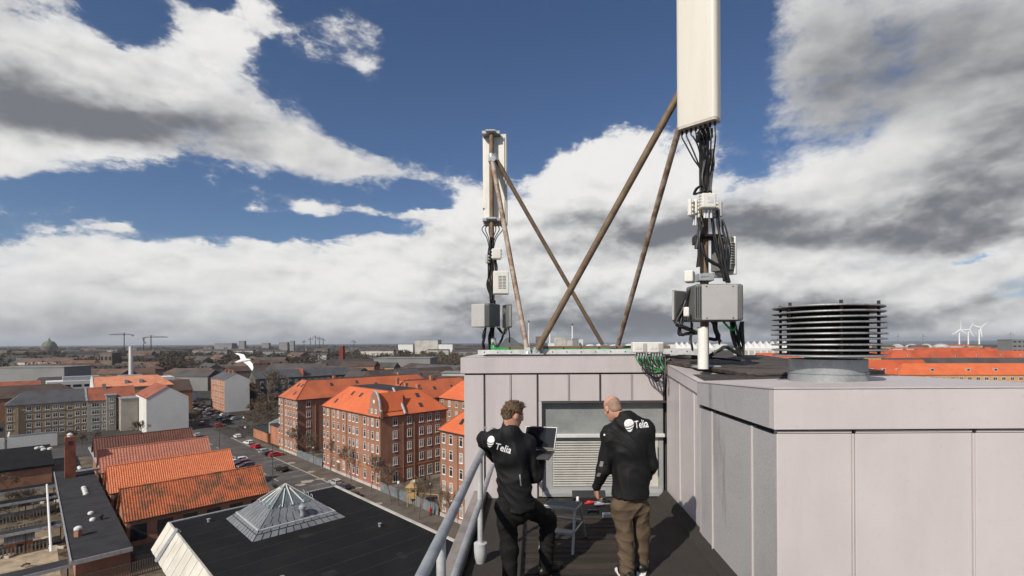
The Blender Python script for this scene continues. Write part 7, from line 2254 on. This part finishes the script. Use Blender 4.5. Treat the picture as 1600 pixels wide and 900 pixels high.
# ================= right worker, bald, looking down
Yb_ = 4.70
w2 = empty('person', V(.95, Yb_, ZF), 'bald worker in black jacket and khaki trousers looking down at the tools', 'person')
hc2 = J(957, 638, Yb_ + .06); f2 = Vector((-.42, .80, -.55))
nk = J(978, 658, Yb_ + .01); sh_l = J(954, 680, Yb_ + .02); sh_r = J(1008, 671, Yb_ + .02)
ch2 = J(983, 700, Yb_); wa2 = J(987, 742, Yb_); pe2 = J(985, 776, Yb_)
el_l = J(943, 734, Yb_ + .03); wr_l = J(932, 760, Yb_ + .13)
el_r = J(1017, 727, Yb_ + .05); wr_r = J(1008, 752, Yb_ + .22)
hl, hr = J(969, 792, Yb_ - .03), J(1000, 792, Yb_ + .03)
kn_l, an_l = J(977, 838, Yb_ - .05), V(J(980, 897, Yb_ - .13).x, Yb_ - .13, ZF + .11)
kn_r, an_r = J(1003, 832, Yb_ + .06), V(J(1003, 876, Yb_ + .06).x, Yb_ + .06, ZF + .11)
bn = Vector((-.12, .99, 0)).normalized()
S = SDF(.006)
add_head(S, hc2, f2, nk)
S.cone(nk, ch2, .08, .13, .04, (bn, .7)); S.cone(ch2, wa2, .14, .13, .04, (bn, .7)); S.cone(wa2, pe2, .13, .14, .04, (bn, .75))
for a, b, c_ in ((sh_l, el_l, wr_l), (sh_r, el_r, wr_r)):
    S.chain([tuple(ch2), tuple(a), tuple(b), tuple(c_)], [.08, .055, .042, .03], .03)
for a, b, c_ in ((hl, kn_l, an_l), (hr, kn_r, an_r)):
    S.chain([tuple(a), tuple(b), tuple(c_)], [.08, .055, .04], .03)
add_hand(S, wr_l + V(-.003, .01, -.02), V(.12, .2, -.97), V(.75, .5, .2), V(-.2, .95, .1), .75, 1.08)
add_hand(S, wr_r, V(-.5, .75, -.2), V(-.6, -.5, -.3), V(0, .2, .9), .9)
S.build('body', m_skin, w2)
S = SDF(.008)
S.cone(nk + V(-.04, .03, .085), nk - V(0, 0, .02), .078, .095, .02); S.cone(nk, sh_l, .09, .088, .05); S.cone(nk, sh_r, .092, .095, .05)
S.cone(ch2 + V(0, 0, .07), ch2, .15, .17, .06, (bn, .68)); S.cone(ch2, wa2, .17, .165, .06, (bn, .74)); S.cone(wa2, pe2 + V(0, 0, -.02), .168, .188, .06, (bn, .84)); S.cut(tuple(pe2 + V(0, 0, .005)), (-.04, 0, -1), 0)
S.cone(sh_l, ch2, .088, .12, .05); S.cone(sh_r, ch2, .088, .12, .05)
S.chain([tuple(sh_l), tuple(el_l), tuple(wr_l)], [.084, .064, .046], .035); S.chain([tuple(sh_r), tuple(el_r), tuple(wr_r)], [.084, .066, .047], .035)
S.cut(tuple(nk + V(-.01, .01, .092)), (-.2, .3, .93))
jk2, jbv2 = S.build('jacket', m_jacket, w2, folds(.013, 3, 26))
S = SDF(.008)
S.cone(pe2 + V(0, 0, .05), pe2 + V(0, 0, -.05), .14, .148, .05, (bn, .8))
S.chain([tuple(hl), tuple(kn_l), tuple(an_l + V(0, 0, -.04))], [.100, .077, .070], .04); S.chain([tuple(hr), tuple(kn_r), tuple(an_r + V(0, 0, -.03))], [.100, .076, .068], .04)
S.build('trousers', m_khaki, w2, folds(.016, 4, 40), 1)
for i, (a, fw) in enumerate(((an_l, (-.15, 1, 0)), (an_r, (.3, .95, 0)))):
    S = SDF(.007); shoe(S, a, fw, ZF + .03, r=.047); so_, _b2 = S.build('shoe', m_shoe, w2)
    f3 = Vector(fw).normalized()
    k = MB(); c0 = V(a.x, a.y, 0) - f3 * .09; c1_ = V(a.x, a.y, 0) + f3 * .22; sd = V(-f3.y, f3.x, 0)
    pts = []
    for t in range(14):
        an = 2 * math.pi * t / 14; cc_ = c0 if math.cos(an) < 0 else c1_
        pts.append(V(cc_.x, cc_.y, ZF + .015) + f3 * math.cos(an) * .03 + sd * math.sin(an) * (.044 if math.cos(an) < 0 else .05))
    k.extr(pts, V(0, 0, .024)); k.build('sole', m_print, so_)
    k = MB(); k.bbox((a.x - .012, a.y - .086, ZF + .06), (a.x + .012, a.y - .07, ZF + .085), .004); k.build('heel_tab', mat('red_tab', (.45, .03, .04), .5), so_)
r_, f_, u_ = frame_of(f2)
S = SDF(.005)
S.ell(tuple(hc2 - f_ * .013 + u_ * .030), [tuple(r_), tuple(f_), tuple(u_)], (.0775, .0975, .088), .01)
S.ell(tuple(hc2 - f_ * .05 - u_ * .03), [tuple(r_), tuple(f_), tuple(u_)], (.062, .05, .05), .02)
S.cut(tuple(hc2 + u_ * .052 - f_ * .03), tuple((u_ + f_ * .35).normalized())); S.cut(tuple(hc2 + f_ * .005), tuple(f_)); S.cut(tuple(hc2 - u_ * .065), tuple(-u_))
S.build('cropped_hair', m_stub, w2)
for s in (-1, 1):
    k = MB(); c = hc2 + r_ * s * .032 + f_ * .083 - u_ * .002; k.lathe([(.001, -.011), (.008, -.008), (.011, 0), (.008, .008), (.001, .011)], c, 8); k.build('eye', m_dark, w2, smooth='all')
ex2 = Vector((.985, 0, .07)); ey2 = Vector((-.07, 0, .995))
logo(jk2, [jbv2], 983.5, 665, .122, 992.5, 669.5, .098, Yb_ - .1, ex2, ey2, Vector((-.1, 1, 0)), .72, 1.5)
def patch(px, py, w, h, m, nm, tilt=0):
    q = MB()
    for j in range(4):
        for i in range(4): q.v.append(((i / 3 - .5) * w + (j / 3 - .5) * tilt, (j / 3 - .5) * h, 0))
    q.f = [(j * 4 + i, j * 4 + i + 1, j * 4 + i + 5, j * 4 + i + 4) for j in range(3) for i in range(3)]; q.m = [0] * 9
    decal(nm, q, J(px, py, Yb_ - .1), V(1, 0, 0), V(0, 0, 1), V(0, 1, 0), [jbv2], m, jk2)
m_refl = mat('reflective_patch', (.22, .19, .20), .5, .15, 8)
patch(941.5, 728, .028, .05, m_refl, 'sleeve_patch', .012); patch(937.5, 746, .026, .045, m_refl, 'sleeve_patch', .012); patch(945.5, 681, .012, .016, m_print, 'sleeve_mark', .003)

# ------------------------------------------------------------------ step stool, tool case
m_alu = mat('brushed_aluminium', (.36, .37, .38), .4, .12, 8, metal=.6)
sc = J(880, 789, 5.42); sc.z = ZF + .014
stool = empty('step_stool', sc, 'folding aluminium step stool with two steps beside the left worker', 'step stool')
lx = V(.93, -.36, 0).normalized(); ly = V(.36, .93, 0)
MS = Matrix(((lx.x, ly.x, 0, sc.x), (lx.y, ly.y, 0, sc.y), (0, 0, 1, sc.z), (0, 0, 0, 1)))
TOPH = .46
k = MB(); k.bbox((-.19, -.115, TOPH - .035), (.19, .115, TOPH), .006, MS); tp = k.build('top_step', m_alu, stool)
for i in range(7):
    q = MB(); y_ = -.095 + i * .0315; q.box((-.18, y_ - .007, TOPH + .0005), (.18, y_ + .007, TOPH + .004), MS); q.build('grip_rib', m_box_d, tp)
for sx in (-1, 1):
    for sy in (-1, 1):
        a = MS @ V(sx * .165, sy * .10, TOPH - .03); b = MS @ V(sx * .185, sy * .26, .02)
        q = MB(); q.tube([a, b], .016, 8); lg = q.build('leg', m_alu, stool)
        q = MB(); q.tube([b, b + (b - a).normalized() * .03], .020, 8); q.build('foot', m_dark, lg)
for sy in (-1, 1):
    q = MB(); y_ = sy * .185; q.bbox((-.175, y_ - (.07 if sy < 0 else .012), .215), (.175, y_ + (.03 if sy < 0 else .012), .24), .005, MS); q.build('lower_step' if sy < 0 else 'cross_bar', m_alu, stool)
for sx in (-1, 1):
    q = MB(); q.tube([MS @ V(sx * .18, -.2, .23), MS @ V(sx * .18, .2, .23)], .009, 6); q.build('stay', m_alu, stool)

tc_ = J(923, 797, 6.45); tc_.z = ZF + .014
case = empty('tool_case', tc_, 'open black tool case with red handled tools below the louvre', 'tool case')
k = MB()
x0, x1, y0, y1 = tc_.x - .23, tc_.x + .23, tc_.y - .14, tc_.y + .16
for lo, hi in (((x0, y0, .0), (x1, y1, .012)), ((x0, y0, .012), (x0 + .012, y1, .14)), ((x1 - .012, y0, .012), (x1, y1, .14)), ((x0 + .012, y0, .012), (x1 - .012, y0 + .012, .14)), ((x0 + .012, y1 - .012, .012), (x1 - .012, y1, .14))):
    k.box((lo[0], lo[1], tc_.z + lo[2]), (hi[0], hi[1], tc_.z + hi[2]))
k.build('tray', m_dark, case)
k = MB(); k.extr([V(x0, y1 + .002, tc_.z + .12), V(x0, y1 + .012, tc_.z + .12), V(x0, y1 + .10, tc_.z + .21), V(x0, y1 + .085, tc_.z + .21)], V(x1 - x0, 0, 0)); k.build('lid', m_dark, case)
k = MB(); k.tube([V(tc_.x - .06, y0 - .02, tc_.z + .05), V(tc_.x - .06, y0 - .04, tc_.z + .09), V(tc_.x + .06, y0 - .04, tc_.z + .09), V(tc_.x + .06, y0 - .02, tc_.z + .05)], .01, 8); k.build('handle', m_dark, case)
m_redp = mat('red_plastic', (.5, .025, .03), .4); m_grnp = mat('green_plastic', (.03, .16, .09), .5)
def tool(label, a, b, r, m):
    root = empty('hand_tool', a, label, 'tool')
    a, b = Vector(a), Vector(b)
    k = MB(); k.tube([a, a.lerp(b, .1), a.lerp(b, .45), a.lerp(b, .5)], [r * .8, r, r * .95, r * .6], 10); k.build('handle', m, root, smooth=True)
    k = MB(); k.tube([a.lerp(b, .5), b], r * .35, 8); k.build('shank', m_galv, root)
tz = tc_.z
tool('red handled screwdriver lying across the tool case', (x0 + .14, y0 + .03, tz + .15), (x0 + .38, y0 + .10, tz + .16), .016, m_redp)
tool('second red handled tool lying in the tool case', (x0 + .18, y0 + .12, tz + .145), (x0 + .36, y0 + .06, tz + .15), .015, m_redp)
tool('long grey tool with silver shank at the right of the tool case', (x0 + .26, y0 - .03, tz + .16), (x0 + .52, y0 + .02, tz + .15), .018, m_galv)
tool('green handled tool standing in the tool case', (x0 + .08, y0 + .1, tz + .16), (x0 + .06, y0 + .12, tz + .03), .018, m_grnp)
can = empty('spray_can', (x0 + .04, y0 + .05, tz), 'small dark can with white cap at the left of the tool case', 'can')
k = MB(); k.lathe([(.03, .012), (.032, .02), (.032, .17), (.02, .185)], (x0 + .05, y0 + .06, tz), 14); k.build('can', m_box_d, can, smooth=True)
k = MB(); k.lathe([(.018, .185), (.018, .225), (.012, .23)], (x0 + .05, y0 + .06, tz), 12); k.build('cap', m_print, can, smooth=True)
k = MB(); k.bbox((x1 - .10, y0 - .09, tz), (x1 + .05, y0 - .02, tz + .05), .006); tag(k.build('spare_box', m_galv), 'low grey metal box on the deck right of the tool case', 'box')

# ------------------------------------------------------------------ gull
YG = 22.0
m_gull = mat('gull_white', (.72, .72, .71), .7, .06, 3); m_gull_g = mat('gull_grey', (.45, .46, .47), .7, .1, 3)
def g_(x, y, dy=0): return P(240 + x / 6.667, 530 + y / 6.667, YG + dy)
gull = empty('gull', g_(920, 230), 'white gull gliding with bent wings over the town', 'bird')
S = SDF(.012)
S.chain([tuple(g_(850, 240)), tuple(g_(880, 236)), tuple(g_(920, 226, -.02)), tuple(g_(965, 218, -.06)), tuple(g_(995, 214, -.1))], [.018, .05, .085, .07, .035], .03)
S.ell(tuple(g_(1000, 214, -.12)), np.eye(3), (.05, .045, .042), .03)
bd, _x = S.build('body', m_gull, gull)
def wing(top, dyt, nm):
    n = len(top); mb = MB()
    up_ = [g_(x, y, d) + V(0, -.012, .012) for (x, y), d in zip(top, dyt)]; dn = [g_(x, y, d) + V(0, .012, -.012) for (x, y), d in zip(top, dyt)]
    mb.add(up_ + dn, [tuple(range(n)), tuple(range(2 * n - 1, n - 1, -1))] + [(i, n + i, n + (i + 1) % n, (i + 1) % n) for i in range(n)])
    mb.build(nm, m_gull, gull)
wing([(845, 148), (885, 150), (940, 160), (960, 190), (955, 222), (912, 226), (905, 200), (895, 172)], (.35, .3, .2, .1, 0, 0, .1, .2), 'wing')
wing([(912, 228), (968, 212), (1005, 224), (1032, 262), (1041, 300), (1028, 331), (1012, 312), (985, 276), (950, 248)], (0, 0, -.1, -.2, -.3, -.35, -.3, -.2, -.1), 'wing')
k = MB(); a_, b_ = g_(1008, 214, -.14), g_(1022, 214, -.17); k.tube([a_, b_], .012, 6, r1=.003); k.build('beak', mat('beak', (.5, .35, .05), .5), gull)

# ------------------------------------------------------------------ person in red on the pavement
pz = G(673, 806, .13)
pr1 = empty('person', pz, 'small figure in a red coat walking beside the board fence', 'person')
S = SDF(.02)
S.ell(tuple(pz + V(0, 0, 1.62)), np.eye(3), (.10, .11, .13), .03); S.cone(pz + V(0, 0, 1.5), pz + V(0, 0, 1.0), .10, .14, .05)
for s in (-1, 1):
    S.chain([tuple(pz + V(s * .17, 0, 1.38)), tuple(pz + V(s * .22, -.02, 1.1)), tuple(pz + V(s * .2, .1, .86))], [.05, .045, .035], .03)
    S.chain([tuple(pz + V(s * .08, 0, .9)), tuple(pz + V(s * .09, s * .08, .48)), tuple(pz + V(s * .09, s * .18, .06))], [.08, .06, .05], .03)
    S.cone(pz + V(s * .09, s * .18, .05), pz + V(s * .09, s * .18 + .14, .04), .05, .04, .02)
S.build('body', m_btrous, pr1)
S = SDF(.02)
S.cone(pz + V(0, 0, 1.42), pz + V(0, 0, .75), .17, .24, .06)
for s in (-1, 1):
    S.chain([tuple(pz + V(s * .17, 0, 1.38)), tuple(pz + V(s * .23, -.02, 1.1)), tuple(pz + V(s * .21, .1, .9))], [.09, .08, .065], .04)
S.ell(tuple(pz + V(0, 0, 1.56)), np.eye(3), (.13, .13, .13), .04)
S.build('red_coat', mat('red_coat', (.45, .015, .02), .8, .15, 3), pr1)

# ------------------------------------------------------------------ thin haze over the town
hz = MB(); hz.box((-46000, -3200, -2.0), (46000, 46000, 260.0))
m_hz = bpy.data.materials.new('haze'); m_hz.use_nodes = True
_n = m_hz.node_tree.nodes; _n.clear()
_v = _n.new('ShaderNodeVolumePrincipled'); _v.inputs['Color'].default_value = (.80, .86, .95, 1); _v.inputs['Density'].default_value = 0.00004; _v.inputs['Anisotropy'].default_value = .2
_o = _n.new('ShaderNodeOutputMaterial'); m_hz.node_tree.links.new(_v.outputs[0], _o.inputs['Volume'])
tag(hz.build('haze', m_hz), kind='stuff')
